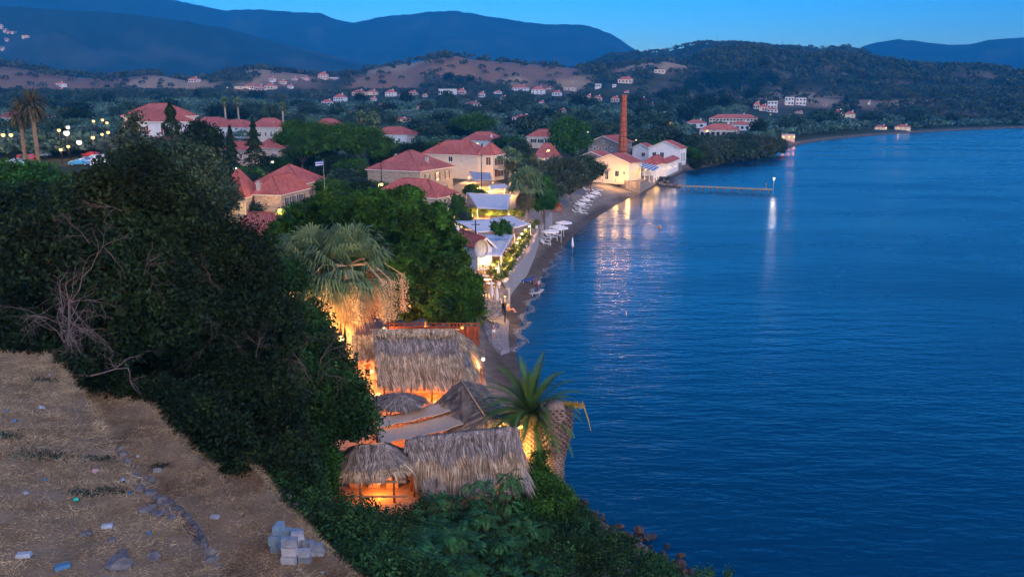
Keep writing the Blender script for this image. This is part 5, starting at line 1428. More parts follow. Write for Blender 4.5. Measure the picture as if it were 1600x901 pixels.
# jetty
J0, J1 = G(1060, 289.5, 1.3), G(1207, 295.5, 1.3)
d_ = (J1 - J0); JL = d_.length; d_.normalize(); n_ = Vector((-d_.y, d_.x, 0))
t = empty('jetty', (J0.x, J0.y, 0), math.atan2(d_.y, d_.x), 'long narrow wooden jetty on thin posts running into the bay', 'jetty')
b = MB()
for k in range(int(JL / .3)):
    b.bb(k * .3, k * .3 + .27, -1.1, 1.1, 1.22, 1.3)
b.bb(-.2, JL, -1.0, -.9, 1.05, 1.218); b.bb(-.2, JL, .9, 1.0, 1.05, 1.218)
b.build('deck', M['wood_pale'], t)
for k in range(13):
    x = JL * (k + .5) / 13
    for s in (-1, 1): MB().tube([(x, s * .85, -1.8), (x, s * .85, 1.05)], .11, 6).build('post', M['wood'], t)
    if k % 3 == 1: MB().tube([(x, -.85, .1), (x + .1, .85, 1.0)], .06, 5).build('cross_brace', M['wood'], t)
q = AT(1209.5, 279, J1.y)
t = empty('jetty_lamp', (q.x, q.y, 1.0), 0, 'lamp post with white lantern at the outer end of the jetty', 'street lamp')
MB().tube([(0, 0, -2), (0, 0, q.z - 1.2)], .07, 6).build('pole', M['grey_metal'], t)
MB().ball((0, 0, q.z - 1.0), .34, 10, 8).build('lantern', M['bulb_white'], t, smooth=True)
light((0, -.5, q.z - 1.0), 110, WHITE, t, .35, 0.8)
q = G(1031, 356, 0)
t = empty('buoy', q, 0, 'small orange white buoy floating alone in the bay', 'buoy')
MB().ball((0, 0, .12), .32, 10, 8).build('float', M['ring_orange'], t, smooth=True); MB().tube([(0, 0, .35), (0, 0, .65)], .05, 6).build('mast', M['white_paint'], t)
# boulders at the jetty root
def rock_obj(loc, r, seed, mt, label=None, cat='rock', group=None, name='boulder', sq=0.7):
    rr = np.random.default_rng(seed); b = MB(); b.ball((0, 0, 0), 1, 9, 7); V = np.array(b.v)
    for _ in range(5):
        n = unit(1, rr)[0]; d = V @ n; V = V - np.outer(np.maximum(d - rr.uniform(.55, .8), 0), n)
    V = V * (1 + .08 * rr.normal(size=(len(V), 1))) * np.array([1, rr.uniform(.7, 1.1), sq]) * r
    b.v = [tuple(v) for v in V]
    o = b.build(name, M[mt], loc=loc, rz=rr.uniform(0, 6))
    return tag(o, label, cat, group)
mat('rock_dark', (0.16, 0.14, 0.13), rough=0.9, scale=3, var=0.35, bump=0.8, bscale=6)
mat('rock_pale', (0.42, 0.37, 0.34), rough=0.9, scale=3, var=0.25, bump=0.8, bscale=6)
mat('rock_rust', (0.24, 0.13, 0.08), rough=0.9, scale=3, var=0.35, bump=0.8, bscale=6)
for i, (px, py, r) in enumerate([(1033, 287, 1.1), (1040, 289, .9), (1047, 290, 1.0), (1054, 290, .9), (1059, 291, 1.0), (1043, 285, .9), (1036, 282, .9)]):
    rock_obj(G(px, py, .2), r, i + 3, 'rock_dark', 'dark boulder in the heap at the root of the jetty', 'rock', 'boulders at the jetty root')

# strings of small bulbs over the terraces
def string_lights(px_pts, z, label, nb, pw, every=4):
    P = [G(px, py, z) for px, py in px_pts]; o = P[0]
    t = empty('string_lights', o, 0, label, 'string lights', 'strings of bulbs over the terraces')
    seg = []
    for a, b_ in zip(P[:-1], P[1:]):
        for q in range(8): u = q / 8; seg.append(a.lerp(b_, u) - o - Vector((0, 0, .35 * 4 * u * (1 - u))))
    seg.append(P[-1] - o)
    MB().tube(seg, .015, 4).build('cord', M['black_metal'], t)
    for k in range(nb):
        x = (k + .5) / nb * (len(seg) - 1); i = int(x); p = seg[i].lerp(seg[min(i + 1, len(seg) - 1)], x - i) - Vector((0, 0, .1))
        MB().ball(p, .075, 7, 5).build('bulb', M['bulb_warm'], t, smooth=True)
        if k % every == 0: light(p - Vector((0, 0, .15)), pw, WARM, t, .1)
string_lights([(829, 356), (815, 377), (800, 398), (786, 420)], 4.9, 'string of bulbs along the sea rim of the lit terrace', 18, 70, 4)
string_lights([(757, 400), (772, 414), (786, 404)], 4.8, 'string of bulbs in front of the large white canvas roof', 9, 90, 4)
string_lights([(712, 348), (735, 345), (762, 340), (797, 338)], 4.4, 'string of bulbs behind the wide sagging canvas roof', 12, 110, 3)
string_lights([(744, 328), (768, 331), (796, 332)], 4.3, 'string of bulbs at the front of the flat blue white canvas roof', 9, 110, 3)
string_lights([(766, 298), (782, 300), (799, 296)], 4.8, 'string of bulbs at the small canvas roof by the hotel', 8, 120, 3)
string_lights([(756, 424), (766, 440), (782, 446)], 4.6, 'string of bulbs over the tables at the near terrace end', 8, 90, 3)
# ================================================================ TREES NEAR THE CAMERA
def twigs(parent, base, tips, n, seed, rad=0.035, mt='dead_twig', spread=0.8, name='dead_branch'):
    """a spray of bare branches from base towards tips"""
    r = np.random.default_rng(seed); b = MB()
    def grow(p, d, ln, rd, lvl):
        pts = [p]; q = p
        for i in range(4):
            d = (d + Vector(r.normal(size=3)) * 0.22 + Vector((0, 0, -0.05 * lvl))).normalized(); q = q + d * ln / 4; pts.append(q)
        b.tube(pts, [rd, rd * .85, rd * .7, rd * .55, rd * .4], 4, cap=False)
        if lvl < 3:
            for _ in range(n):
                k = r.integers(1, 5); grow(pts[k], (d + Vector(r.normal(size=3)) * spread).normalized(), ln * r.uniform(.45, .75), rd * .5, lvl + 1)
    for t_ in tips:
        d = Vector(t_) - Vector(base); grow(Vector(base), d.normalized(), d.length, rad, 0)
    return b.build(name, M[mt], parent)
def P_rel(t, px, py, y): return AT(px, py, y) - t.location

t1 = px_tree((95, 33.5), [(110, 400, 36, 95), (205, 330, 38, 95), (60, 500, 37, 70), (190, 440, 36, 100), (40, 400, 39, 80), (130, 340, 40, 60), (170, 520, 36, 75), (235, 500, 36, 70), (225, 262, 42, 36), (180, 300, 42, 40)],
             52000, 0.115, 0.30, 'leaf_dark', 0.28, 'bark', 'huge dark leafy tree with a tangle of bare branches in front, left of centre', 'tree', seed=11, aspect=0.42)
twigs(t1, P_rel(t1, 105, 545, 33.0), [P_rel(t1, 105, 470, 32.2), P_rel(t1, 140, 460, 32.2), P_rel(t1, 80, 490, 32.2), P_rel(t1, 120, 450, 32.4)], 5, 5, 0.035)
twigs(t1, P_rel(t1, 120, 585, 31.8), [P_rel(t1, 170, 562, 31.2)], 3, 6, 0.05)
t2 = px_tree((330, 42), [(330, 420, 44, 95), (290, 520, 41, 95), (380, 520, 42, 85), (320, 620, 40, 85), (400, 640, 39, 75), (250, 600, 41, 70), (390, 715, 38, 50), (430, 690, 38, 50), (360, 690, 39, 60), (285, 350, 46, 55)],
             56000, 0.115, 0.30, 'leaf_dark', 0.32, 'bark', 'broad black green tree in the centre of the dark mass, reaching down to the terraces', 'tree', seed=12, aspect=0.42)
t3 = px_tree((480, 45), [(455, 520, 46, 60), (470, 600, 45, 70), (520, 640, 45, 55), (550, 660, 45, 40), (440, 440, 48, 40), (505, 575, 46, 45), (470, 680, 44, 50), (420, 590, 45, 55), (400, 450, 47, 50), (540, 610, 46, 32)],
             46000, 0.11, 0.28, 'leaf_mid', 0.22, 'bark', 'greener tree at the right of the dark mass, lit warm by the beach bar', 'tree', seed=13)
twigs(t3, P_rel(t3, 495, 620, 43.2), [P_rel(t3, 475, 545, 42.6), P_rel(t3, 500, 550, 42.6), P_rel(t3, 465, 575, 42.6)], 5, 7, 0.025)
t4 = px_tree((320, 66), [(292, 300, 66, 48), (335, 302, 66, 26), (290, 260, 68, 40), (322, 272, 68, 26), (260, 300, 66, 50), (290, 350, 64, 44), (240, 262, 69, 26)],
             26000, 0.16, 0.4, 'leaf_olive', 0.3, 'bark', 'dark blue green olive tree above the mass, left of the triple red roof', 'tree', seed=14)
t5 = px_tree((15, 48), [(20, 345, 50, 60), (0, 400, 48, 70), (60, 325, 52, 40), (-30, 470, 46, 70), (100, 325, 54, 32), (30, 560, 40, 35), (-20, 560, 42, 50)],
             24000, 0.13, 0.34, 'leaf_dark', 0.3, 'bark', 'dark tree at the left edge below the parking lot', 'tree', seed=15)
t6 = px_tree((60, 85), [(60, 290, 88, 36), (30, 290, 85, 38), (100, 312, 84, 30), (140, 312, 80, 36), (175, 300, 84, 30), (5, 285, 90, 32), (50, 268, 90, 14)],
             14000, 0.22, 0.5, 'leaf_bright', 0.3, 'bark', 'green leafy tree directly below the parked cars', 'tree', seed=16)
t7 = px_tree((395, 72), [(385, 425, 74, 30), (410, 445, 72, 30), (365, 440, 72, 28)],
             9000, 0.15, 0.35, 'leaf_dark', 0.2, 'bark', 'dark tree in front of the low house with coarse red tiles', 'tree', seed=17)
t8 = px_tree((215, 100), [(215, 235, 100, 24), (200, 222, 102, 14), (232, 245, 98, 20), (245, 230, 102, 12), (190, 250, 98, 18), (208, 200, 102, 9), (210, 185, 102, 6)],
             8000, 0.22, 0.5, 'leaf_tamarisk', 0.2, 'bark', 'slender pale green tree in front of the red shuttered house', 'tree', seed=18)

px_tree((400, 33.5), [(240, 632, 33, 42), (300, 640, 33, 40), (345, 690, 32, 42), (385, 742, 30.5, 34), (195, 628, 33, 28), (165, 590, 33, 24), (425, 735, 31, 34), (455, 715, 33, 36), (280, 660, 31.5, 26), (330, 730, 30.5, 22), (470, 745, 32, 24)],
        34000, .10, .24, 'leaf_dark', .14, 'bark', 'low black green thicket hanging over the second and third grass terraces', 'shrub', name='dark_thicket', seed=19)
px_tree((60, 33), [(-20, 540, 33, 40), (25, 555, 32.5, 30), (70, 560, 32.5, 28), (112, 578, 32, 20), (-10, 500, 34, 40), (50, 520, 34, 35)],
        16000, .10, .24, 'leaf_dark', .14, 'bark', 'dark hedge along the top of the upper grass terrace at the left edge', 'shrub', name='dark_thicket', seed=20)
for k_, (tt, px, py, y, a, b_) in enumerate([(t1, 190, 330, 33.6, 165, 300), (t1, 140, 380, 32.6, 120, 340), (t2, 270, 350, 40.5, 285, 315), (t2, 330, 440, 39.6, 315, 400), (t2, 400, 560, 38.8, 385, 520), (t1, 225, 430, 32.6, 240, 395), (t2, 310, 560, 37.6, 330, 515), (t2, 360, 640, 36.6, 340, 600)]):
    twigs(tt, P_rel(tt, px, py, y), [P_rel(tt, a, b_, y - .6)], 4, 40 + k_, .013, 'dead_twig', .7, 'bare_twig')
# the round stone pine
pine_l = []
rp_ = np.random.default_rng(4)
for (px, py, y, r_) in [(600, 350, 84, 62), (540, 345, 84, 50), (500, 350, 85, 45), (450, 370, 85, 38), (420, 395, 84, 30), (400, 390, 84, 22), (650, 375, 83, 60), (690, 410, 81, 48), (715, 450, 79, 42), (700, 480, 77, 36), (735, 485, 77, 22), (660, 440, 79, 55), (600, 430, 80, 60), (640, 480, 78, 34), (560, 330, 87, 40), (610, 330, 88, 40), (660, 345, 87, 35), (430, 430, 80, 35), (480, 430, 82, 40), (530, 440, 82, 40), (715, 500, 76, 18), (680, 495, 76, 22)]:
    pine_l.append((px, py, y, r_))
sp = []
for (px, py, y, r_) in pine_l:
    sp.append((px, py, y, r_ * .88))
    for _ in range(9):
        a = rp_.uniform(0, 6.28); e_ = rp_.uniform(-.2, 1)
        sp.append((px + r_ * .74 * math.cos(a), py - r_ * .74 * e_, y - rp_.uniform(-.3, 1.5) * r_ / 17 * .8, r_ * rp_.uniform(.20, .34)))
tp_ = px_tree((610, 84), sp, 170000, 0.15, 0.17, 'leaf_pine', 0.45, 'bark', 'big round bright green stone pine in the middle, dome shaped crown', 'tree', name='pine_tree', seed=21, aspect=0.42, fill=0.3, inner=0.12)

def at_ground(px, y):
    x = ray(px, 300).x / ray(px, 300).y * y; return Vector((x, y, hz(x, y)))
def palm_h(py, y, base): return AT(800, py, y).z - base.z
b_ = at_ground(549, 69)
b_ = Vector((AT(549, 560, 69).x, 69, hz(AT(549, 560, 69).x, 69)))
fan_palm(b_, AT(549, 415, 69).z - b_.z, 4.6, 'tall fan palm with pale trunk and orange lit dry skirt before the round pine', 31, nfr=60, skirt=2.2, flowers=12, trunk_r=.36)
b2 = Vector((AT(497, 560, 71).x, 71, hz(AT(497, 560, 71).x, 71)))
fan_palm(b2, AT(497, 410, 71).z - b2.z, 4.2, 'second fan palm, left of the tall one with trunk half hidden by leaves', 32, nfr=54, skirt=1.8, flowers=6, trunk_r=.3)
# date palm by the water and its headless neighbour
b3 = Vector((AT(829, 690, 50.0).x, 50.5, 1.4))
feather_palm(b3, AT(826, 645, 50.5).z - b3.z, 3.7, 'date palm with fresh green fronds and orange lit trunk at the end of the huts', 33, nfr=62, trunk_r=.55, yellow=6)
for o_ in list(bpy.data.objects)[-1:]: pass
b4 = Vector((AT(868, 700, 49.5).x, 49.5, 0.7))
mat('dead_stub', (0.04, 0.03, 0.03), rough=.95, scale=9, col2=(.22, .17, .15))
t = empty('dead_palm', b4, 0, 'thick headless palm trunk covered with grey cut frond stubs at the water', 'palm tree')
hh = AT(866, 628, 49.5).z - b4.z; r_ = np.random.default_rng(9)
prof_ = lambda v: 0.5 + 0.55 * smooth(.25, .75, v) - .15 * smooth(.85, 1, v)
MB().tube([(0, 0, -1), (0, 0, hh * .3), (0, 0, hh * .5), (0, 0, hh * .7), (0, 0, hh * .9), (0, 0, hh)], [.5, .55, .68, .85, .82, .45], 12).build('trunk', M['dead_grey'], t, smooth=True)
b = MB()
for k in range(int(hh / .17)):
    v = k * .17 / hh; rr = float(prof_(v)) * .92
    for q in range(14):
        a = 2 * math.pi * (q + .5 * (k % 2)) / 14 + r_.normal() * .04
        b.box((math.cos(a) * (rr + .04), math.sin(a) * (rr + .04), k * .17), (.22, .17, .07), rz=a, ry=-.7 + r_.normal() * .12)
b.build('frond_stubs', M['dead_stub'], t)
for (az, el, ln, nm) in ((R(5), .05, 2.4, 1), (R(-5), .1, 2.5, 2)):
    pass
b = MB(); p_ = Vector((.4, 0, hh - .1)); b.tube([p_, p_ + Vector((.9, -.2, .1)), p_ + Vector((1.35, -.3, -.15)), p_ + Vector((1.6, -.4, -.9)), p_ + Vector((1.8, -.4, -1.7))], [.05, .05, .05, .05, .02], 5)
rr_ = np.random.default_rng(3)
P_ = np.array([Vector((.4, 0, hh - .1)).lerp(Vector((1.7, -.3, hh - .12)), q) for q in rr_.random(260)]) + rr_.normal(size=(260, 3)) * .07
V_, Q_ = leaf_quads(P_, .16, .2, rr_); b.add([tuple(v) for v in V_], [tuple(q) for q in Q_]); b.build('broken_frond', M['date_yellow'], t)
bulb_on(808, 700, 49.0, 'small lamp at the foot of the date palm, lighting its trunk', 260, WARM, .08, 'bulb_warm', .2)

px_tree((850, 46.5), [(838, 735, 47.5, 17), (848, 760, 46.5, 26), (828, 772, 46, 24), (872, 775, 45.5, 20), (845, 712, 48.2, 11), (860, 800, 44, 24), (885, 800, 43.5, 18), (825, 800, 44, 24)],
        16000, .075, .18, 'leaf_bright', .08, 'bark', 'green bush wrapped round the feet of the two thick palm trunks', 'shrub', name='bush', seed=22)
# ---- trees of the middle distance, given by their outline
def near_tree(px, y, spec, n, leaf, mt, label, seed, bark='bark', tr=.22, name='tree', **k):
    return px_tree((px, y), spec, n, leaf, leaf * 2.2, mt, tr, bark, label, 'tree', name=name, seed=seed, **k)
near_tree(888, 300, [(875, 206, 300, 19), (902, 204, 300, 17), (888, 222, 299, 25), (888, 196, 301, 14), (908, 222, 299, 14), (870, 224, 299, 13)], 6000, .38, 'leaf_bright', 'tall full green tree beside the cream house with blue grey shutters', 41)
near_tree(870, 190, [(850, 285, 186, 22), (872, 268, 192, 26), (895, 270, 192, 24), (862, 300, 182, 22), (885, 288, 188, 22), (845, 265, 190, 16), (908, 285, 192, 14)], 12000, .22, 'leaf_tamarisk', 'broad feathery grey green tamarisk above the lounger rows', 42)
near_tree(925, 215, [(920, 263, 212, 16), (935, 266, 213, 12), (905, 258, 214, 14), (925, 275, 210, 11)], 5000, .22, 'leaf_olive', 'dark round tamarisk directly left of the lit restaurant', 43)
near_tree(850, 152, [(850, 300, 152, 18), (858, 318, 150, 14), (843, 322, 150, 12), (852, 283, 153, 10)], 5000, .16, 'leaf_bright', 'vivid green lit tree between the shaggy palm and the tamarisks', 44)
p = at_ground(822, 150); fan_palm(p, AT(822, 288, 150).z - p.z, 4.3, 'shaggy fan palm with dry skirt at the end of the canvas roofs', 45, nfr=70, skirt=.9, trunk_r=.3, detail=.4)
p = at_ground(797, 205); fan_palm(p, AT(797, 243, 205).z - p.z, 3.6, 'slender palm with bare orange lit trunk before the cream hotel', 46, nfr=34, skirt=.3, trunk_r=.32, detail=.3)
p = at_ground(66, 180); feather_palm(p, AT(66, 165, 180).z - p.z, 3.9, 'shaggy date palm standing by the small red roof at upper left', 47, nfr=90, trunk_r=.32, yellow=0, dets=.35, elmin=-60, fm='palm_shag')
p = at_ground(46, 182); feather_palm(p, AT(42, 178, 182).z - p.z, 3.4, 'lower date palm to the left of the shaggy one', 48, nfr=80, trunk_r=.3, yellow=0, dets=.35, elmin=-60, fm='palm_shag')
for i, (px, py, y, rc, lab) in enumerate([(449, 165, 400, 2.6, 'lone fan palm with thick pale trunk above the long pine crowns'), (361, 157, 420, 3.0, 'left one of two fan palms above the pale houses'), (381, 159, 420, 3.0, 'right one of two fan palms above the pale houses'), (569, 183, 330, 3.6, 'fan palm at the left of the pair behind the pine grove'), (588, 184, 330, 3.6, 'fan palm at the right of the pair behind the pine grove')]):
    p = at_ground(px, y); fan_palm(p, AT(px, py, y).z - p.z, rc, lab, 60 + i, nfr=40, skirt=.4, trunk_r=.45, detail=.1)
p = at_ground(741, 100)
t = feather_palm(Vector((AT(741, 440, 88).x, 88, hz(AT(741, 440, 88).x, 88))), 1.4, 2.6, 'small palm glowing yellow behind the right edge of the round pine', 49, nfr=16, trunk_r=.2, yellow=7, dets=.5)
near_tree(470, 225, [(470, 212, 225, 30, 1, .7), (445, 218, 226, 18, 1, .7), (495, 208, 227, 26, 1, .65), (460, 200, 228, 20, 1, .5), (515, 222, 224, 20), (480, 230, 222, 26, 1, .7)], 12000, .26, 'leaf_pine', 'dark umbrella pine at the left of the pine grove', 51, aspect=.35, name='pine_tree')
near_tree(560, 235, [(545, 210, 238, 30, 1, .6), (575, 214, 236, 28, 1, .6), (600, 226, 234, 20, 1, .6), (555, 226, 232, 30, 1, .7), (530, 222, 236, 20), (590, 236, 232, 20), (520, 205, 240, 16, 1, .6)], 13000, .26, 'leaf_pine', 'wide umbrella pine at the right of the pine grove', 52, aspect=.35, name='pine_tree')
near_tree(740, 395, [(740, 188, 395, 20, 1, .5), (722, 192, 395, 14, 1, .6), (758, 191, 395, 15, 1, .6), (742, 196, 393, 22, 1, .5)], 5000, .42, 'leaf_pine', 'flat topped umbrella pine behind the cream hotel', 53, aspect=.4, name='pine_tree')
def cone_tree(px, py_top, y, w, label, mt='leaf_cypress', seed=1, tiers=0, name='cypress'):
    p = at_ground(px, y); h = AT(px, py_top, y).z - p.z
    t = empty(name, p, 0, label, 'tree'); r = np.random.default_rng(seed)
    n = 6000; v = r.random(n) ** .7
    if tiers:
        fr = (v * tiers) % 1; rad = w / 2 * (1 - v) * (0.45 + .75 * (1 - fr)) + .1
    else: rad = w / 2 * np.minimum(1, (1 - v) * 2.2) ** .7 * (0.75 + .25 * np.sin(v * 30 + r.normal()))
    a = r.random(n) * 6.283; rr = rad * (0.7 + .35 * r.random(n)) * (1 + .12 * np.sin(a * 5 + v * 9))
    P = np.stack([rr * np.cos(a), rr * np.sin(a), v * h * .97 + .05 * h], 1)
    V, Q = leaf_quads(P, .24 if not tiers else .28, .4, r)
    obj_of('crown', fast_mesh('crown', V, Q, M[mt]), t)
    MB().tube([(0, 0, -.4), (0, 0, h * .95)], [.25, .05], 6).build('trunk', M['bark'], t)
    return t
cone_tree(277, 162, 178, 5.2, 'tall black green cypress beside the red shuttered house', seed=1)
cone_tree(366, 198, 215, 5.5, 'leaning narrow fir, left of the layered one', seed=2, tiers=7, name='fir_tree')
cone_tree(402, 186, 218, 8.5, 'layered fir with wide branches above the triple red roof', seed=3, tiers=7, name='fir_tree')
near_tree(315, 180, [(312, 205, 178, 18), (330, 215, 176, 18), (302, 222, 176, 20), (325, 235, 172, 24), (296, 240, 170, 20)], 8000, .24, 'leaf_dark', 'dark spreading tree just right of the cypress', 54)

# ---- garden trees between the houses: four kinds, copied
def proto(name, lobes, n, leaf, mt, tr, seed, label, group, **k):
    t = tree_at((0, 0, -80), lobes, n, leaf, leaf * 2.4, mt, tr, 'bark', label, 'tree', name=name, group=group, seed=seed, **k)
    return t
def plant(protos, spots, label=None, group=None, zoff=0.0, hts=None):
    r = np.random.default_rng(len(spots)); used = set()
    for s in spots:
        k = s[4] if len(s) > 4 else int(r.integers(0, len(protos)))
        pr, h0, w0 = protos[k]
        if k in used: c = copy_tree(pr)
        else: c = pr; used.add(k)
        x = ray(s[0], 300).x / ray(s[0], 300).y * s[1] if len(s) < 6 else s[0]
        c.location = (x, s[1], hz(x, s[1]) - .1)
        c.rotation_euler = (0, 0, r.uniform(0, 6.28))
        c.scale = (s[3] / w0, s[3] / w0, s[2] / h0)
        if label: c['label'] = label
        if group: c['group'] = group
    for k in range(len(protos)):
        if k not in used: 
            for ch in list(protos[k][0].children): bpy.data.objects.remove(ch)
            bpy.data.objects.remove(protos[k][0])
G1 = 'garden trees between the houses'
mid = [(proto('garden_tree', round_lobes(6, 6, 1), 3600, .20, 'leaf_dark', .15, 1, 'dark leafy garden tree among the red roofs', G1), 6, 6),
       (proto('garden_tree', round_lobes(6, 6, 2, 8), 3600, .20, 'leaf_olive', .15, 2, 'dark leafy garden tree among the red roofs', G1), 6, 6),
       (proto('garden_tree', round_lobes(6, 6, 3, 5), 3600, .20, 'leaf_pine', .15, 3, 'dark leafy garden tree among the red roofs', G1), 6, 6)]
spots = [(515, 178, 6, 8), (535, 190, 7, 8), (553, 182, 6, 7), (574, 178, 5.5, 7), (545, 205, 8, 9), (520, 215, 8, 9), (500, 196, 6, 8), (590, 186, 5, 6), (562, 165, 4, 6), (585, 168, 4, 5), (530, 168, 4.5, 7),
         (468, 245, 8, 8), (440, 232, 6, 7), (425, 240, 6, 7), (345, 240, 6, 7), (330, 230, 7, 8), (310, 215, 7, 8), (505, 240, 9, 10), (600, 240, 8, 9), (618, 262, 7, 9), (635, 290, 7, 9), (650, 300, 7, 8), (665, 310, 7, 10), (685, 300, 6, 9), (700, 320, 7, 9),
         (716, 154, 6, 3.5), (722, 146, 4, 3.5), (735, 200, 3.5, 4, 2), (748, 192, 3, 5, 2), (690, 260, 6, 7), (805, 240, 7, 6), (815, 232, 7, 7), (822, 250, 8, 8), (800, 330, 8, 12), (812, 310, 8, 10), (790, 340, 8, 12), (845, 262, 3, 4), (895, 255, 5, 8), (908, 270, 6, 8),
         (930, 300, 5, 8), (1000, 285, 3.5, 6), (1008, 287, 3, 5), (965, 350, 8, 10), (945, 360, 8, 12), (920, 380, 9, 12), (985, 360, 8, 12), (1000, 350, 7, 12), (1020, 350, 7, 12), (1085, 305, 4.5, 5), (1080, 330, 7, 9), (1075, 350, 9, 12), (1060, 370, 9, 12), (1040, 380, 9, 12),
         (415, 160, 5, 5), (400, 155, 4, 5), (340, 150, 7, 9), (325, 150, 8, 10), (460, 152, 4, 6), (478, 150, 4, 6), 
         (300, 170, 8, 9), (285, 165, 7, 8), (270, 160, 6, 8), (345, 165, 7, 9), (360, 180, 6, 8), (375, 190, 6, 8), (255, 160, 6, 7), (395, 200, 6, 7)]
plant(mid, spots, 'dark leafy garden tree among the red roofs', G1)
G2 = 'beach tamarisks beyond the white hall'
tam = [(proto('tamarisk', round_lobes(7, 9, 5, 8, .2), 4200, .30, 'leaf_tamarisk', .2, 5, 'feathery tamarisk in the beach row beyond the white hall', G2), 7, 9),
       (proto('tamarisk', round_lobes(7, 9, 6, 8, .2), 4200, .30, 'leaf_olive', .2, 6, 'feathery tamarisk in the beach row beyond the white hall', G2), 7, 9)]
plant(tam, [(1098, 335, 8, 10), (1112, 345, 9, 13, 0), (1128, 350, 9, 13), (1142, 355, 9, 12, 1), (1158, 362, 9, 12, 1), (1170, 372, 8, 10), (1183, 385, 10, 12, 0), (1196, 392, 9, 10, 0), (1210, 402, 8, 9, 1), (1120, 365, 9, 13), (1105, 360, 9, 13), (1135, 385, 9, 13), (1152, 395, 9, 13), (1090, 365, 9, 12)], None, G2)
# ================================================================ FOREGROUND
def project(P):
    """world points (n,3) -> photograph pixels"""
    P = np.asarray(P, float); y, z = P[:, 1], P[:, 2] - CAMZ
    d = y * CP - z * SP; up = y * SP + z * CP
    return 800 + F * P[:, 0] / d, 450.5 - F * up / d, d
def in_poly(px, py, poly):
    ins = np.zeros(len(px), bool); n = len(poly)
    for i in range(n):
        ax, ay = poly[i]; bx, by = poly[(i + 1) % n]
        if ay == by: continue
        ins ^= ((ay > py) != (by > py)) & (px < (bx - ax) * (py - ay) / (by - ay) + ax)
    return ins
# dry grass lying on the terraces
rg = np.random.default_rng(77)
N_ = 760000
x = rg.uniform(-26, 1, N_); y = rg.uniform(13, 44, N_)
e = sdist(x, y, edge, edgepoly)
k = (e > -0.5) & (fbm(x / 0.8, y / 0.8, 3) + rg.uniform(-.5, .5, N_) > -0.25)
x, y = x[k], y[k]; z = height(x, y)
P = np.stack([x, y, z + .02], 1); px, py, dd = project(P)
k = (px > -60) & (px < 640) & (py < 960); P = P[k]; n = len(P)
a = rg.normal(size=(n, 3)); a[:, 2] = np.abs(a[:, 2]) * .55 + .05; a /= np.linalg.norm(a, axis=1)[:, None]
sw = fbm(P[:, 0] / 1.5, P[:, 1] / 1.5, 2) * 6; a[:, 0] += np.cos(sw) * .7; a[:, 1] += np.sin(sw) * .7; a /= np.linalg.norm(a, axis=1)[:, None]
s_ = np.cross(a, unit(n, rg)); s_ /= np.linalg.norm(s_, axis=1)[:, None]
ee_ = sdist(P[:, 0], P[:, 1], edge, edgepoly) + fbm(P[:, 0] / 2.6, P[:, 1] / 2.6, 3) * .4
lip = np.maximum(np.exp(-((ee_ - 5.3) / .12) ** 2), np.maximum(np.exp(-((ee_ - 2.55) / .12) ** 2), np.exp(-((ee_ - .1) / .2) ** 2)))
L_ = (rg.uniform(.05, .22, n) * (1 + 1.3 * lip))[:, None]; w_ = rg.uniform(.003, .007, n)[:, None]
tip = P + a * L_; tip[:, 2] -= L_[:, 0] * .15
V = np.stack([P - s_ * w_, P + s_ * w_, tip], 1).reshape(-1, 3)
me = fast_mesh('dry_grass', V, None, mat('dry_straw', (0.30, 0.22, 0.13), rough=.95, spec=.1, scale=1.5, col2=(0.56, 0.43, 0.25), attr='Col'), T=np.arange(3 * n).reshape(-1, 3))
ca = me.color_attributes.new('Col', 'FLOAT_COLOR', 'POINT'); cc = np.ones((n, 3, 4), np.float32); cc[..., :3] = rg.uniform(.4, 1.3, n)[:, None, None]
ca.data.foreach_set('color', cc.ravel())
tag(obj_of('dry_grass', me), kind='stuff')
# tall weeds at the terrace lips
mat('rock_field', (0.08, 0.08, 0.09), rough=.9, scale=4, col2=(.17, .16, .155), bump=.8, bscale=8)
# loose stones: the fallen dry stone edging
for i, (px, py, r) in enumerate([(186, 703, .16), (192, 712, .2), (199, 722, .17), (207, 733, .2), (213, 745, .18), (229, 757, .42), (220, 768, .2), (236, 774, .22), (244, 781, .2), (251, 787, .25), (258, 793, .2), (264, 789, .22), (271, 800, .26), (279, 797, .2), (283, 806, .22),
                                 (291, 812, .22), (297, 820, .2), (304, 828, .22), (312, 836, .2), (314, 846, .24), (320, 856, .18), (326, 868, .24), (331, 880, .2), (338, 890, .22), (228, 801, .22), (238, 797, .2), (246, 806, .22), (256, 803, .18), (268, 810, .17), (186, 886, .36), (192, 868, .2), (241, 872, .2), (134, 838, .17), (175, 846, .12), (384, 848, .1)]):
    rock_obj(GP(px, py) + Vector((0, 0, r * .12)), r * .85, 100 + i, 'rock_field', 'bluish fieldstone in the fallen dry stone edging between the grass terraces', 'rock', 'fallen edging stones', 'fieldstone')
for i in range(15):
    q = GP(452 + 9.6 * i, 778 + 8.4 * i + 6 * math.sin(i)); rock_obj(q + Vector((0, 0, .03)), .15 + .06 * math.sin(i * 3), 200 + i, 'rock_dark', 'small dark stone along the outer rim of the lowest grass terrace', 'rock', 'rim stones', 'fieldstone')
mat('rubble_earth', (0.10, 0.08, 0.07), scale=5, var=.3, bump=.6)
mat('block_grey', (0.38, 0.42, 0.46), rough=.9, scale=6, var=.12, bump=.5, bscale=30)
mat('block_blue', (0.20, 0.31, 0.38), rough=.9, scale=6, var=.12, bump=.5, bscale=30)
mat('block_dark', (0.22, 0.27, 0.32), rough=.9, scale=6, var=.2, bump=.5, bscale=30)
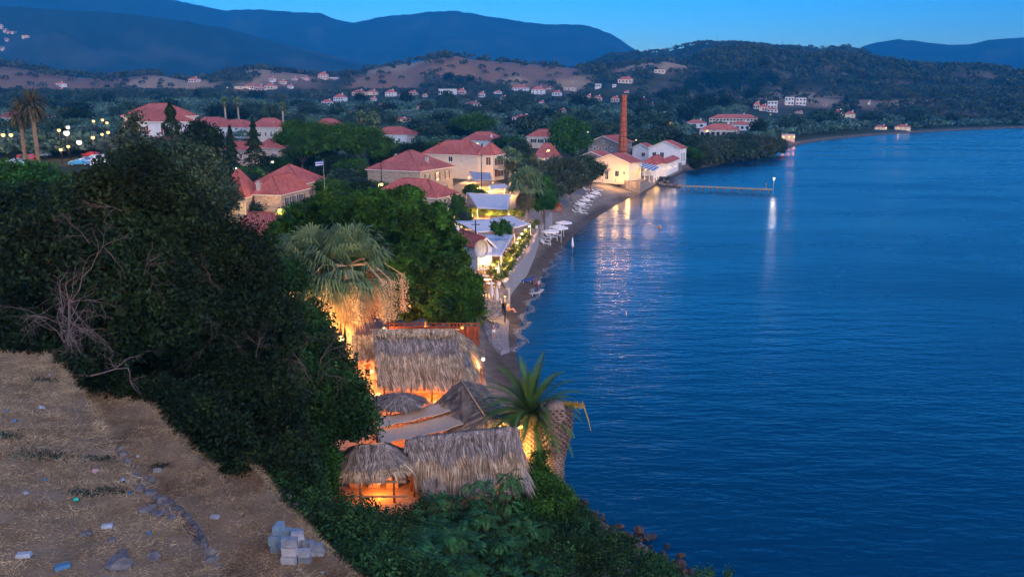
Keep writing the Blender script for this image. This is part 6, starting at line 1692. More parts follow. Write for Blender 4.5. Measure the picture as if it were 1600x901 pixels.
# concrete blocks
bk = MB(); bk.bb(-.2, .2, -.1, .1, 0, .052); bk.bb(-.2, .2, -.1, .1, .198, .25)
bk.bb(-.2, .2, -.1, -.07, .052, .198); bk.bb(-.2, .2, .07, .1, .052, .198)
for xx in (-.2, -.012, .17): bk.bb(xx, xx + .03, -.07, .07, .052, .198)
first = None
base_z = None
cols = [(497, 868, 2, 0, 0), (475, 876, 2, 0, 0), (453, 877, 3, 0, 0), (484, 866, 2, 8, .22), (468, 862, 3, 12, .28), (446, 856, 3, -6, .35), (437, 856, 3, 80, .3), (430, 858, 2, 84, .3), (462, 846, 2, 4, .55)]
for ci, (px, py, nl, rz_, dy) in enumerate(cols):
    q = GP(px, py + 3); 
    if base_z is None: base_z = q.z
    for l in range(nl):
        if first is None: o = first = bk.build('concrete_block', M['block_grey'])
        else:
            o = first.copy(); col.objects.link(o)
        o.scale = (.93 + .05 * math.sin(ci * 3 + l), .95, .93)
        if ci < 5 and (ci + l) % 3 == 1:
            o.data = o.data.copy(); o.data.materials[0] = M['block_dark']
        if ci >= 5:
            o.data = o.data.copy(); o.data.materials[0] = M['block_blue']
        o.location = (q.x + .03 * math.sin(l * 5 + ci * 2), q.y + .03 * math.cos(l * 3 + ci), q.z - .02 + l * .254); o.rotation_euler = (0, 0, R(rz_ + 3 * math.sin(ci * 2 + l)))
        tag(o, 'bluish concrete block at the back of the stacked heap on the lowest terrace' if ci >= 5 else 'grey concrete block in the front columns of the stacked heap on the lowest terrace', 'concrete block', 'bluish stacked blocks' if ci >= 5 else 'grey stacked blocks')
# litter
mat('plastic_white', (.30, .34, .38), rough=.6, var=.05); mat('plastic_green', (.02, .38, .25), rough=.4); mat('plastic_blue', (.07, .18, .30), rough=.5); mat('plastic_pink', (.6, .35, .45), rough=.5)
def litter(kind, px, py, mt, label, cat, s=.1, rz=0):
    s *= .72; q = GP(px, py); b = MB()
    if kind == 'bag':
        rr = np.random.default_rng(int(px)); b.ball((0, 0, 0), s, 9, 7, .6); b.v = [tuple(np.array(v) * (1 + .35 * rr.normal())) for v in b.v]; nm = 'crumpled_bag'; q = q + Vector((0, 0, s * .45))
        o = b.build(nm, M[mt], loc=q)
    elif kind == 'bottle':
        t = empty('plastic_bottle', q + Vector((0, 0, .07)), R(rz), label, cat)
        MB().tube([(-s, 0, 0), (-s * .9, 0, 0), (s * .4, 0, 0), (s * .75, 0, 0), (s, 0, 0)], [.035, .05, .05, .022, .02], 10).build('body', M[mt], t, smooth=True)
        MB().tube([(s * 1.01, 0, 0), (s * 1.2, 0, 0)], .025, 8).build('cap', M['black_metal'], t); return t
    elif kind == 'cup':
        b.tube([(0, 0, 0), (0, 0, .12)], [.04, .055], 10); o = b.build('paper_cup', M[mt], loc=q + Vector((0, 0, .03))); o.rotation_euler = (R(75), 0, R(rz))
    elif kind == 'box':
        b.bb(-s, s, -s * .7, s * .7, 0, .03); b.bb(-s, s, -s * .7, -s * .64, .03, s * .7); b.bb(-s, s, s * .64, s * .7, .03, s * .7); b.bb(-s, -s * .94, -s * .64, s * .64, .03, s * .7); b.bb(s * .94, s, -s * .64, s * .64, .03, s * .7)
        o = b.build('foam_box', M[mt], loc=q + Vector((0, 0, .02)), rz=R(rz))
    elif kind == 'slab':
        b.box((0, 0, 0), (s * 2, s, .07)); b.box((0, 0, .045), (s * 1.9, s * .9, .02)); o = b.build('loose_brick', M[mt], loc=q + Vector((0, 0, .05)), rz=R(rz))
    return tag(o, label, cat)
litter('bag', 64, 638, 'plastic_white', 'white blue crumpled bag in the grass near the top of the upper terrace', 'litter', .12)
litter('bag', 10, 644, 'plastic_blue', 'pale blue rag at the left edge of the upper terrace', 'litter', .1)
litter('bag', 23, 659, 'plastic_blue', 'blue grey rag below the one at the left edge', 'litter', .12)
litter('bag', 78, 588, 'plastic_white', 'small pale bag under the bare branches', 'litter', .08)
litter('cup', 215, 713, 'plastic_white', 'white cup lying just right of the fallen stones', 'cup', rz=30)
litter('box', 246, 739, 'plastic_white', 'open white foam box on the second terrace', 'box', .17, 20)
litter('cup', 152, 737, 'plastic_pink', 'pinkish cup in the middle of the upper terrace', 'cup', rz=-20)
litter('bottle', 193, 754, 'plastic_white', 'white bottle with dark cap lying left of the big boulder', 'bottle', .11, -60)
litter('bag', 70, 752, 'plastic_blue', 'blue wrapper in the left middle of the grass', 'litter', .07)
litter('bag', 40, 772, 'plastic_white', 'crushed white wrapper at left below the green patch', 'litter', .09)
litter('bottle', 120, 784, 'plastic_green', 'turquoise green bottle lying on the upper terrace', 'bottle', .09, 10)
litter('bag', 203, 772, 'plastic_blue', 'blue wrapper beside the fallen stones', 'litter', .08)
litter('slab', 38, 871, 'block_grey', 'pale flat brick in the lower left corner', 'brick', .2, 10)
litter('slab', 98, 890, 'plastic_blue', 'blue painted plank end at the bottom left', 'plank', .2, 35)
litter('slab', 168, 826, 'block_grey', 'grey brick half sunk in the grass left of the fallen stones', 'brick', .17, 15)
litter('slab', 336, 812, 'block_grey', 'grey brick lying alone on the middle terrace', 'brick', .18, -8)
litter('bag', 233, 835, 'plastic_blue', 'small pale blue wrapper on the middle of the upper terrace rim', 'litter', .08)
litter('bag', 467, 892, 'plastic_white', 'white wrapper below the block heap, left one', 'litter', .06)
litter('bag', 503, 897, 'plastic_white', 'white crumpled wrapper below the block heap, right one', 'litter', .08)
# green weeds
for i, (px, py, w) in enumerate([(72, 714, .5), (12, 685, .3), (160, 718, .18), (135, 772, .15), (175, 770, .14), (70, 596, .25), (250, 730, .1)]):
    q = GP(px, py); w = max(w, .22); n = int(900 * w); rr = np.random.default_rng(i + 60)
    P = rr.normal(size=(n, 3)) * np.array([w, w * .5, .035]) ; P[:, 2] = np.abs(P[:, 2]) + .02
    P[:, 2] += height(P[:, 0] + q.x, P[:, 1] + q.y) - q.z
    V, Q = leaf_quads(P, .035, .5, rr)
    tag(obj_of('green_weed', fast_mesh('green_weed', V, Q, M['leaf_olive']), None, q), ['broad patch of green weeds in the left of the upper terrace', 'green weeds at the left edge', 'small green weed right of the broad patch', 'small green weed in the lower middle', 'small green weed near the fallen stones', 'green weeds under the bare branches', 'tiny green weed by the foam box'][i], 'weed')

mat('rock_wet', (.05, .045, .045), rough=.6, scale=3, var=.35, bump=.8, bscale=6); mat('rock_rustwet', (.08, .055, .045), rough=.7, scale=3, var=.35, bump=.8, bscale=6)
# ---- shore boulders
rb_ = np.random.default_rng(5)
sh_px = [(880, 775), (897, 790), (912, 797), (930, 808), (945, 815), (962, 825), (985, 838), (1005, 850), (1025, 862), (1045, 875), (1065, 888), (1085, 900)]
ii = 0
for k in range(len(sh_px) - 1):
    for j in range(6):
        u = rb_.random(); px = sh_px[k][0] * (1 - u) + sh_px[k + 1][0] * u + rb_.normal() * 9; py = sh_px[k][1] * (1 - u) + sh_px[k + 1][1] * u + rb_.normal() * 6
        r = rb_.uniform(.10, .30); rock_obj(G(px, py, .05), r, 300 + ii, ['rock_wet', 'rock_wet', 'rock_rustwet'][ii % 3], 'dark wet boulder among those along the waterline under the bushes', 'rock', 'waterline boulders'); ii += 1
rock_obj(G(998, 858, .25), .62, 401, 'rock_dark', 'largest pale grey boulder at the waterline below the bushes', 'rock')
rock_obj(G(998, 829, .25), .42, 402, 'rock_rustwet', 'rusty boulder standing in the water above the pale one', 'rock')
rock_obj(G(1010, 838, .15), .36, 403, 'rock_wet', 'dark boulder touching the rusty one in the water', 'rock')
rock_obj(G(1062, 882, .2), .45, 404, 'rock_wet', 'large dark boulder near the bottom edge by the yellow green sprigs', 'rock')

# ---- undergrowth on the cliff face
hut_poly = [(520, 750), (655, 768), (700, 745), (835, 745), (845, 690), (800, 600), (740, 500), (540, 500), (530, 690)]
N_ = 6500
x = rg.uniform(-16, 12, N_); y = rg.uniform(17, 58, N_); e = sdist(x, y, edge, edgepoly); s = sdist(x, y, shore, landpoly)
z = height(x, y); px, py, dd = project(np.stack([x, y, z], 1))
fx0 = in_poly(px, py, [(500, 808), (640, 806), (705, 786), (858, 762), (822, 690), (800, 640), (760, 600), (745, 480), (560, 480), (520, 560)])
k = (e < -0.5) & (s > 0.6) & ~fx0 & (py > 560) & (e > -32) & ~((px > 745) & (py < 700)) & (s < 60)
x, y, z, e, s, px, py = x[k], y[k], z[k], e[k], s[k], px[k], py[k]
hh = 0.4 + 1.5 * rg.random(len(x)) * smooth(.5, 4, s) * smooth(.3, 3, -e)
hh = np.where((py < 830) & (px < 660), hh * .35, hh)
rad = rg.uniform(.3, .75, len(x)) * smooth(0, 2.5, s + .8)
per = 75
C = np.stack([x, y, z + hh * .5], 1)
i_ = np.repeat(np.arange(len(x)), per); u_ = unit(len(i_), rg)
P = C[i_] + u_ * (rad[i_] * (.75 + .35 * rg.random(len(i_))))[:, None] * np.array([1, 1, .8])
P[:, 2] += (hh[i_] * .3)
V, Q = leaf_quads(P, .075, .5, rg)
tag(obj_of('undergrowth', fast_mesh('undergrowth', V, Q, M['leaf_under'] if 'leaf_under' in M else leaf_mat('leaf_under', (0.010, 0.034, 0.014), (0.032, 0.090, 0.028), scale=.9))), kind='stuff')
# ivy curtain beside the oval hut
iv = [(505, 720, 44.5, 26), (500, 760, 43.5, 26), (515, 790, 43.5, 24), (530, 815, 43, 22), (495, 690, 45.5, 24), (510, 745, 44, 22), (545, 838, 42, 20)]
px_tree((505, 44.5), iv, 16000, .085, .2, 'leaf_bright', .08, 'bark', 'ivy covered trunk hanging over the left side of the oval hut', 'ivy', name='ivy_trunk', seed=71)

# ---- sumac (tree of heaven) saplings with feathered leaves
def sumac(h, w, seed, nf=46):
    r = np.random.default_rng(seed); t = empty('sumac', (0, 0, -90), 0, 'x', 'sapling')
    b = MB(); tips = []
    top = Vector((r.normal() * .15, r.normal() * .15, h * .9)); b.tube([(0, 0, -.3), top * .5 + Vector((.05, 0, 0)), top], [.05, .035, .015], 5)
    tips.append(top)
    for k in range(5):
        a = 6.28 * k / 5 + r.normal() * .3; p0 = top * r.uniform(.35, .75); p1 = p0 + Vector((math.cos(a) * w * .3, math.sin(a) * w * .3, h * r.uniform(.12, .3))); b.tube([p0, (p0 + p1) / 2 + Vector((0, 0, .05)), p1], [.025, .018, .01], 4); tips.append(p1)
    b.build('stem', M['bark'], t)
    V = []; Qd = []
    for tpt in tips:
        for f in range(nf // len(tips) + 2):
            az = r.uniform(0, 6.28); el = r.uniform(-.1, 1.0); d = Vector((math.cos(az) * math.cos(el), math.sin(az) * math.cos(el), math.sin(el)))
            sd = Vector((-math.sin(az), math.cos(az), 0)); ln = r.uniform(.55, .95); p = tpt.copy(); n = 11
            for i in range(n):
                p2 = p + d * ln / n; d = (d + Vector((0, 0, -.13))).normalized()
                up = sd.cross(d) * -1
                if i > 1:
                    for sg in (-1, 1):
                        l = .19 * math.sin(math.pi * (i + 1.5) / (n + 3)) + .04
                        dr = (sd * sg * .85 + d * .35 + Vector((0, 0, -.25))).normalized(); q = dr.cross(up).normalized() * l * .14
                        b0 = len(V); V += [p2, p2 + dr * l * .45 + q, p2 + dr * l, p2 + dr * l * .45 - q]; Qd.append((b0, b0 + 1, b0 + 2, b0 + 3))
                p = p2
    obj_of('leaf_fronds', fast_mesh('leaf_fronds', V, Qd, M['leaf_sumac']), t); return t
SG = 'sumac saplings on the cliff'
sp_ = [(sumac(3, 2, 1), 3, 2), (sumac(3, 2, 2), 3, 2), (sumac(3, 2, 3, 60), 3, 2)]
names = ['sumac sapling with feathered leaves', 'sumac sapling']
spots = []
for (px, py, y, h, w) in [(790, 690, 42, 4.6, 2.0), (735, 705, 41, 4.0, 2.2), (672, 800, 35, 2.4, 2.2), (645, 850, 31, 1.6, 2.0), (665, 790, 36, 2.8, 2.4), (690, 820, 33, 2.8, 2.6), (720, 780, 37, 3.0, 2.6), (760, 760, 39, 3.2, 2.4), (800, 770, 40, 2.6, 2.2), (740, 840, 33, 2.4, 2.4), (600, 875, 28, 1.0, 1.6), (560, 880, 27, .9, 1.4), (650, 860, 29, 2.0, 2.2), (800, 840, 34, 2.2, 2.2), (850, 830, 37, 2.0, 2.0), (710, 870, 30, 2.0, 2.2), (780, 800, 37, 2.4, 2.2), (690, 780, 38, 2.6, 2.2), (840, 780, 41, 2.0, 2), (890, 850, 36, 1.8, 1.8), (680, 760, 40, 2.8, 2.4), (600, 870, 27, 1.6, 1.8), (940, 870, 35, 1.5, 1.6)]:
    c = AT(px, py, y); spots.append((c.x, y, h, w, len(spots) % 3, 1))
used = set()
for i, (x_, y_, h, w, k, _) in enumerate(spots):
    pr = sp_[k][0]; c = pr if k not in used else copy_tree(pr); used.add(k)
    g = hz(x_, y_); c.location = (x_, y_, g - .1); c.scale = (w / 2, w / 2, h / 3); c.rotation_euler = (0, 0, i * 1.7)
    tag(c, ['tallest sumac sapling, its feathered crown rising over the long straw roof', 'tall sumac sapling in front of the middle of the long straw roof'][i] if i < 2 else 'low sumac sapling with feathered leaves in the thicket below the straw huts', 'sapling', None if i < 2 else SG)
    if i < 2 and 'group' in c: del c['group']
# bare and yellow green sprigs at the bottom edge
for i, (px, py, mt) in enumerate([(1108, 893, 'leaf_bright'), (1138, 895, 'leaf_bright'), (1092, 897, 'leaf_bright')]):
    q = G(px, 903, .4) ; rr = np.random.default_rng(i); n = 260; P = rr.normal(size=(n, 3)) * np.array([.16, .16, .25]) + np.array([0, 0, .25]); V, Q = leaf_quads(P, .06, .5, rr)
    tag(obj_of('sprig', fast_mesh('sprig', V, Q, M['leaf_sprig'] if 'leaf_sprig' in M else leaf_mat('leaf_sprig', (.05, .12, .02), (.1, .2, .03))), None, q), ['yellow green sprig, left of the pair at the bottom edge by the water', 'yellow green sprig, rightmost one at the bottom edge by the water', 'small sprig on the rocks at the bottom edge'][i], 'plant')
# ================================================================ THE PLAIN: far houses, groves, parked cars, people
FH = []
def far_house(x0, x1, yt, yb, wall, label, roof='tiles_pale', nw=3, lit=0, flat=False, lvl=1, group=None, cat='house', yaw=-20):
    q = GP((x0 + x1) / 2, yb); k = ppm(q.y, q.z); w = (x1 - x0) / k * .9; h = (yb - yt) / k
    q = q + Vector((0, w * .3, 0)); d = min(w * .7, 14)
    t = empty('far_house', q, R(yaw), label, cat, group); FH.append((q.x, q.y, w))
    wh = h * (.62 if not flat else .95)
    b = MB(); b.bb(-w / 2, w / 2, -d / 2, d / 2, -3, wh); b.build('wall', M[wall], t)
    if flat:
        b = MB(); b.bb(-w / 2 - .2, w / 2 + .2, -d / 2 - .2, d / 2 + .2, wh + .003, wh + .35); b.build('roof', M['concrete'], t)
    else:
        me, _ = roof_mesh('roof', w + 1, d + 1, h * .42, 'hip', None, roof); ro = obj_of('roof', me, t, (0, 0, wh + .02))
        MB().bb(w * .2, w * .2 + 1, -.4, .4, h * .15, h * .55).build('chimney', M['plaster_white'], ro)
    for l in range(lvl):
        for i in range(nw):
            x = (i + .5) / nw * w - w / 2; zc = wh * (l + .5) / lvl; s = min(1.0, w / nw * .28)
            b = MB(); b.bb(x - s, x + s, -d / 2 - .08, -d / 2 - .01, zc - wh * .22 / lvl, zc + wh * .22 / lvl)
            b.build('window', M['lit_far' if (i < lit and l == 0) else 'glass'], t)
    return t
glow('lit_far', (1.0, .75, .42), .14)
PW, PC, PP = 'plaster_white', 'plaster_cream', 'plaster_pink'
for a in [
 ((400, 412, 133, 142, PP, 'small pink house at the left end of the slope village'), {}), ((413, 431, 132, 141, PC, 'cream house in the slope village, second from left'), {}),
 ((497, 512, 114, 124, PC, 'big cream house alone on the ridge above the slope village'), dict(lvl=2)), ((514, 528, 121, 125, PW, 'long low white house right of the big cream one on the ridge'), dict(flat=True)),
 ((470, 482, 120, 125, PP, 'low pinkish house left of the big cream one on the ridge'), {}),
 ((502, 520, 156, 165, PW, 'white house with red roof at the left foot of the groves'), {}), ((521, 541, 148, 161, PW, 'two storey white house taller than its neighbours in the groves'), dict(lvl=2, nw=4)),
 ((550, 571, 141, 150, PC, 'pale house at the left of the brown hill foot row'), {}), ((573, 590, 141, 149, PC, 'house with lit ground floor in the brown hill foot row'), dict(lit=2)),
 ((602, 619, 141, 151, PW, 'square white house below the brown hill'), dict(lvl=2)), ((637, 653, 142, 149, PC, 'low cream house below the brown hill, right of the square white one'), {}),
 ((685, 713, 139, 149, PW, 'long white building below the brown hill summit'), dict(flat=True, nw=7)), ((715, 728, 139, 148, PP, 'pinkish house touching the long white building'), {}),
 ((748, 758, 144, 152, PW, 'small white house right of the long white building'), {}), ((772, 784, 142, 147, PW, 'tiny white house with a lamp at the right of the hill foot'), dict(lit=1)), ((726, 752, 159, 168, PC, 'cream villa with terrace in the middle of the groves'), dict(roof='tiles_old')),
 ((771, 785, 159, 167, PW, 'small white villa with red roof in the groves'), {}), ((545, 566, 173, 182, PW, 'white house with red roof above the pine grove'), {}),
 ((650, 671, 164, 172, PP, 'red roofed house lit by a white lamp in the groves'), dict(lit=2)), ((612, 640, 184, 191, PC, 'low building with bright lit front in the groves'), dict(lit=3, nw=4)),
 ((85, 101, 130, 137, PW, 'white house at the far left foot of the mountain'), {}), ((91, 100, 138, 145, PW, 'small white house just below the far left one'), {}), ((161, 172, 139, 145, PC, 'pale shed on the dry field at left'), {}),
 ((294, 311, 121, 129, PP, 'pink house on the dry slope left of the village'), {}), ((381, 401, 133, 141, PP, 'pink house with greenish lit yard in the slope village'), dict(lit=3, nw=5)), ((365, 381, 138, 142, PC, 'low lit building at the left end of the slope village'), dict(lit=4, nw=5, flat=True)),
 ((800, 827, 134, 144, PW, 'white twin house at the foot of the hill, centre'), dict(lvl=2, nw=5)), ((831, 852, 136, 148, PW, 'white house with balconies right of the white twin house'), dict(lvl=2)), ((863, 878, 142, 150, PW, 'small white house, third of the hill foot group'), {}), ((853, 862, 139, 144, PW, 'tiny white house between larger ones at the hill foot'), {}),
 ((881, 901, 137, 142, PC, 'long low tan house right of the hill foot group'), dict(flat=True)), ((930, 940, 133, 139, PW, 'bluish white box house left of the brown field'), dict(flat=True)), ((957, 963, 135, 139, PW, 'tiny white hut left of the brown field'), dict(flat=True, nw=1)),
 ((966, 991, 121, 131, PC, 'tan walled villa on the slope above the brown field'), dict(nw=4)), ((1023, 1041, 110, 116, PC, 'tan building high on the slope below the dark hill'), dict(flat=True)),
 ((927, 941, 150, 158, PP, 'pink house left of the brick chimney top'), {}), ((955, 968, 151, 160, PP, 'pink house touching the brick chimney top'), {}), ((995, 1011, 153, 164, PW, 'blue white house right of the brick chimney top'), dict(lvl=2)),
 ((801, 832, 180, 191, PW, 'white house with two red roofs in the middle groves'), dict(lvl=2, nw=5)), ((871, 885, 170, 176, PW, 'small white house among dark trees above the tall green tree'), {}), ((801, 817, 153, 160, PW, 'small white house below the white twin house'), {}), ((917, 924, 148, 157, PC, 'narrow lit cream house in the dark trees'), dict(nw=1, lit=1)),
 ((1069, 1090, 170, 175, PW, 'low white house below the pale field'), dict(flat=True)), ((1111, 1192, 180, 195, PC, 'very long hotel with red roof beyond the tamarisks'), dict(nw=14, cat='hotel', lvl=2)), ((1072, 1106, 188, 200, PW, 'white house with red roof left of the long hotel'), {}),
 ((1096, 1160, 195, 216, PP, 'wide pinkish building with arched front before the long hotel'), dict(nw=7)), ((1143, 1175, 190, 204, PW, 'white villa with red roof at the front of the long hotel'), dict(nw=4)), ((1178, 1188, 160, 171, PC, 'small cream house above the right end of the long hotel'), {}), ((1187, 1200, 164, 174, PP, 'pinkish house with lights above the right end of the long hotel'), dict(lit=1)),
 ((1200, 1216, 158, 170, PW, 'white block house, left of the terraced pair'), dict(lvl=2, flat=True)), ((1199, 1217, 169, 176, PW, 'blue white annexe below the white block house'), {}), ((1227, 1242, 152, 165, PW, 'left house of the white terraced pair below the tree'), dict(lvl=2, flat=True, lit=1)), ((1244, 1261, 153, 165, PW, 'right house of the white terraced pair below the tree'), dict(lvl=2, flat=True)),
 ((1243, 1256, 174, 178, PP, 'low pinkish house under the terraced pair'), {}), ((1286, 1293, 163, 167, PC, 'tiny pink hut on the dark slope'), dict(nw=1)), ((1301, 1320, 172, 182, PW, 'white house on the dark slope, left of the lit one'), dict(lit=0)), ((1321, 1338, 175, 185, PC, 'lit cream house on the dark slope'), dict(lit=3)),
 ((1356, 1360, 158, 164, PW, 'single white lit hut high on the dark slope'), dict(nw=1, lit=1)), ((1368, 1388, 196, 203, PC, 'left lit beach tavern at the far shore'), dict(lit=3)), ((1400, 1425, 196, 204, PC, 'right lit beach tavern at the far shore'), dict(lit=3)), ((1222, 1244, 211, 221, PC, 'low beach kiosk with three orange lamps'), dict(lit=3, flat=True)),
]:
    far_house(*a[0], **a[1])
for a in [((420, 430, 121, 128, PW, 'white house at the upper left of the slope village'), {}), ((436, 447, 127, 134, PC, 'cream house below the big cream one, left'), {}), ((449, 458, 133, 139, PW, 'small white house at the foot of the slope village, right'), {}), ((455, 464, 121, 126, PC, 'tiny tan house between slope village and ridge house'), {}),
          ((579, 588, 152, 158, PP, 'small pink house under the hill foot row'), {}), ((622, 632, 146, 152, PW, 'tiny white house between the square white and low cream ones'), {}), ((660, 668, 147, 152, PC, 'small cream house left of the long white building'), {}), ((782, 792, 150, 156, PW, 'small white house left of the white twin house'), {}),
          ((905, 914, 152, 158, PP, 'small pinkish house left of the chimney, lower row'), {}), ((975, 984, 142, 148, PW, 'white house right behind the brick chimney top'), {}), ((1013, 1022, 161, 167, PC, 'cream house right of the blue white one'), {}), ((842, 851, 158, 164, PW, 'small white house under the white house with balconies'), {}), ((590, 600, 162, 168, PC, 'cream farm house in the groves, left of the villa'), {})]:
    far_house(*a[0], **a[1])
for i, (px, py) in enumerate([(1224, 214), (1233, 214), (1241, 214)]):
    bulb_on(px, py, GP(1232, 220).y - 6, ['left', 'middle', 'right'][i] + ' orange lamp of the low beach kiosk', 150, ORANGE, .5, 'bulb_warm', .3)
for i, (px, py, lab, c_, pw) in enumerate([(651, 166, 'white lamp at the red roofed house in the groves', WHITE, 300), (625, 187.5, 'bright lamp on the low lit building in the groves', WARM, 400), (569, 149, 'white lamp between the hill foot houses', WHITE, 300), (1327, 181, 'lamp before the lit cream house on the dark slope', WARM, 600), (1373, 199, 'lamp at the left beach tavern, far shore', WARM, 500), (1384, 200, 'second lamp at the left beach tavern, far shore', WARM, 300), (1404, 200, 'lamp at the right beach tavern, far shore', WARM, 400), (1419, 201, 'second lamp at the right beach tavern, far shore', WARM, 600),
        (1204, 179, 'lamp among trees below the white block house', WARM, 300), (1277, 192, 'small yellow lamp in the far orchard', WARM, 100), (1295, 189, 'small greenish lamp in the far orchard', WHITE, 100), (816, 146, 'lamp before the white twin house', ORANGE, 300), (390, 139, 'greenish lamp in the slope village', WHITE, 300), (343, 136, 'white lamp on the dry slope, left one', WHITE, 200), (355, 137, 'white lamp on the dry slope, right one', WHITE, 200), (895, 128, 'faint lamp under the dark hill', WARM, 100), (624, 158, 'orange lamp in the groves under the hill', ORANGE, 200)]):
    q = GP(px, py + 3); bulb_on(px, py, q.y - 3, lab, pw * .12, c_, .24 + q.y * .00025, 'bulb_warm' if c_ != WHITE else 'bulb_white', .5)
for i, (px, py) in enumerate([(3, 50), (9, 54), (14, 52), (21, 57), (25, 58), (38, 61), (44, 62), (12, 68), (5, 79)]):
    q = GP(px, py); w = 10
    t = empty('far_house', q, 0, 'pale lit house in the mountain village at the far left', 'house', 'mountain village houses')
    MB().bb(-w / 2, w / 2, -6, 6, -8, 8).build('wall', M[PC], t)
    MB().bb(-w / 2 - 1, w / 2 + 1, -7, 7, 8.01, 10).build('roof', M['tiles_old'], t)
    MB().bb(-w * .3, w * .3, -6.4, -6.01, 2, 7).build('window', M['lit_far' if i in (0, 3, 5, 6) else 'glass'], t)
for i, (px, p0, p1) in enumerate([(1120, 57, 72), (1222, 62, 74)]):
    q = GP(px, p1 + 2); hgt = (p1 - p0) / ppm(q.y, q.z) * 1.1
    t = empty('radio_mast', q, 0, ['thin radio mast on the dark hill, left one', 'thin radio mast on the dark hill, right one'][i], 'mast')
    MB().tube([(0, 0, -2), (0, 0, hgt)], [.7, .35], 4).build('mast_pole', M['black_metal'], t); MB().box((0, 0, hgt * .8), (1.8, .5, 2)).build('antenna', M['black_metal'], t)

# ---- vegetation of the plain and the hills
houses = [(o.location.x, o.location.y, 11) for o in bpy.data.objects if o.parent is None and o.get('category') in ('house', 'hotel', 'restaurant', 'hall', 'warehouse', 'shed', 'dining hall', 'chimney') and o.location.y > 90]
HX = np.array([(h[0], h[1], max(h[2], 11)) for h in houses] + [(h[0], h[1], h[2] * .6 + 5) for h in FH])
def free(x, y, rad, front=26):
    k = np.ones(len(x), bool)
    for hx, hy, hr in HX:
        r = math.hypot(hx, hy); ux, uy = hx / r, hy / r
        a = (x - hx) * ux + (y - hy) * uy; b = np.abs((x - hx) * uy - (y - hy) * ux)
        fr = front + r * .13
        k &= ~((b < hr * .75 + rad) & (a > -fr) & (a < hr + rad))
    return k
def woods(name, n, r0, r1, th0, th1, w0, w1, per, leaf, mt, seed, dens=None, hfac=.75):
    r = np.random.default_rng(seed)
    rr = np.sqrt(r.uniform(r0 ** 2, r1 ** 2, n)); th = r.uniform(th0, th1, n)
    x, y = rr * np.sin(th), rr * np.cos(th); s = sdist(x, y, shore, landpoly)
    k = (s > 16) & free(x, y, w0 * .5)
    if dens is not None: k &= dens(x, y, rr, th, r)
    x, y, rr = x[k], y[k], rr[k]; z = height(x, y); m = len(x)
    w = r.uniform(w0, w1, m) * (1 + .25 * fbm(x / 60, y / 60, 2)); i = np.repeat(np.arange(m), per)
    u = unit(len(i), r); u[:, 2] = np.abs(u[:, 2]) * .9 - .1
    # lumpy crown outline
    lump = 1 + .22 * np.sin(u[:, 0] * 5 + i * 1.3) * np.cos(u[:, 1] * 5 + i * .7)
    P = np.stack([x, y, z + w * .28], 1)[i] + u * (w[i] * .5 * (.8 + .25 * r.random(len(i))) * lump)[:, None] * np.array([1, 1, hfac * 1.15])
    V, Q = leaf_quads(P, leaf, .75, r)
    me = fast_mesh(name, V, Q, M[mt])
    ca = me.color_attributes.new('Col', 'FLOAT_COLOR', 'POINT'); c = r.uniform(.6, 1.45, m)[:, None] * np.stack([np.ones(m), r.uniform(.9, 1.1, m), r.uniform(.75, 1.2, m)], 1)
    cc = np.ones((len(i), 4, 4), np.float32); cc[..., :3] = c[i][:, None, :]; ca.data.foreach_set('color', cc.ravel())
    o = tag(obj_of(name, me), kind='stuff'); print(name, m, len(Q)); return o
leaf_mat('grove', (0.040, 0.088, 0.065), (0.085, 0.150, 0.110), scale=.02); leaf_mat('wood', (0.026, 0.038, 0.022), (0.052, 0.066, 0.036), scale=.02)
for nm in ('grove', 'wood'):
    m_ = M[nm]; N, L = m_.node_tree.nodes, m_.node_tree.links; bs = N['Principled BSDF']; src = bs.inputs['Base Color'].links[0].from_socket
    at = N.new('ShaderNodeAttribute'); at.attribute_name = 'Col'; mx = N.new('ShaderNodeMix'); mx.data_type = 'RGBA'; mx.blend_type = 'MULTIPLY'; mx.inputs['Factor'].default_value = 1
    L.new(src, mx.inputs[6]); L.new(at.outputs['Color'], mx.inputs[7]); L.new(mx.outputs[2], bs.inputs['Base Color'])
def d_plain(x, y, rr, th, r):
    n2 = fbm(x / 260 + 9, y / 260, 4); n1 = fbm(x / 60, y / 60, 4)
    px = 800 + F * np.tan(th) * CP
    open_ = np.maximum(smooth(.28, .42, n1 + .4 * n2), .95 * dry_mask(px, rr, n1))
    return (r.random(len(x)) > open_) & ~((rr < 330) & (px > 690)) & ~((rr < 300) & (px > 560)) & ~((rr < 232) & (px < 330)) & ~((rr < 235))
woods('olive_grove', 5200, 235, 560, -.62, .33, 6, 9.5, 95, .62, 'grove', 1, d_plain)
woods('olive_grove', 7000, 560, 980, -.62, .62, 7, 12, 46, 1.1, 'grove', 2, d_plain)
def d_hill(x, y, rr, th, r):
    px = 800 + F * np.tan(th) * CP
    n2 = fbm(x / 260 + 9, y / 260, 4); n1 = fbm(x / 60, y / 60, 4)
    dryf = dry_mask(px, rr, n1)
    p = np.clip(.64 + 1.1 * fbm(x / 90 + 3, y / 90, 3), .2, 1) * (1 - dryf) + dryf * (.05 + .10 * (n1 > .15))
    return r.random(len(x)) < p
woods('hill_woods', 11000, 980, 1450, -.62, .62, 8, 14, 30, 1.7, 'wood', 3, d_hill)
woods('hill_woods', 15000, 1450, 2500, -.1, .62, 10, 17, 20, 2.6, 'wood', 4, d_hill)
woods('hill_woods', 5000, 1450, 2100, -.62, -.1, 10, 18, 20, 2.6, 'wood', 5, d_hill)
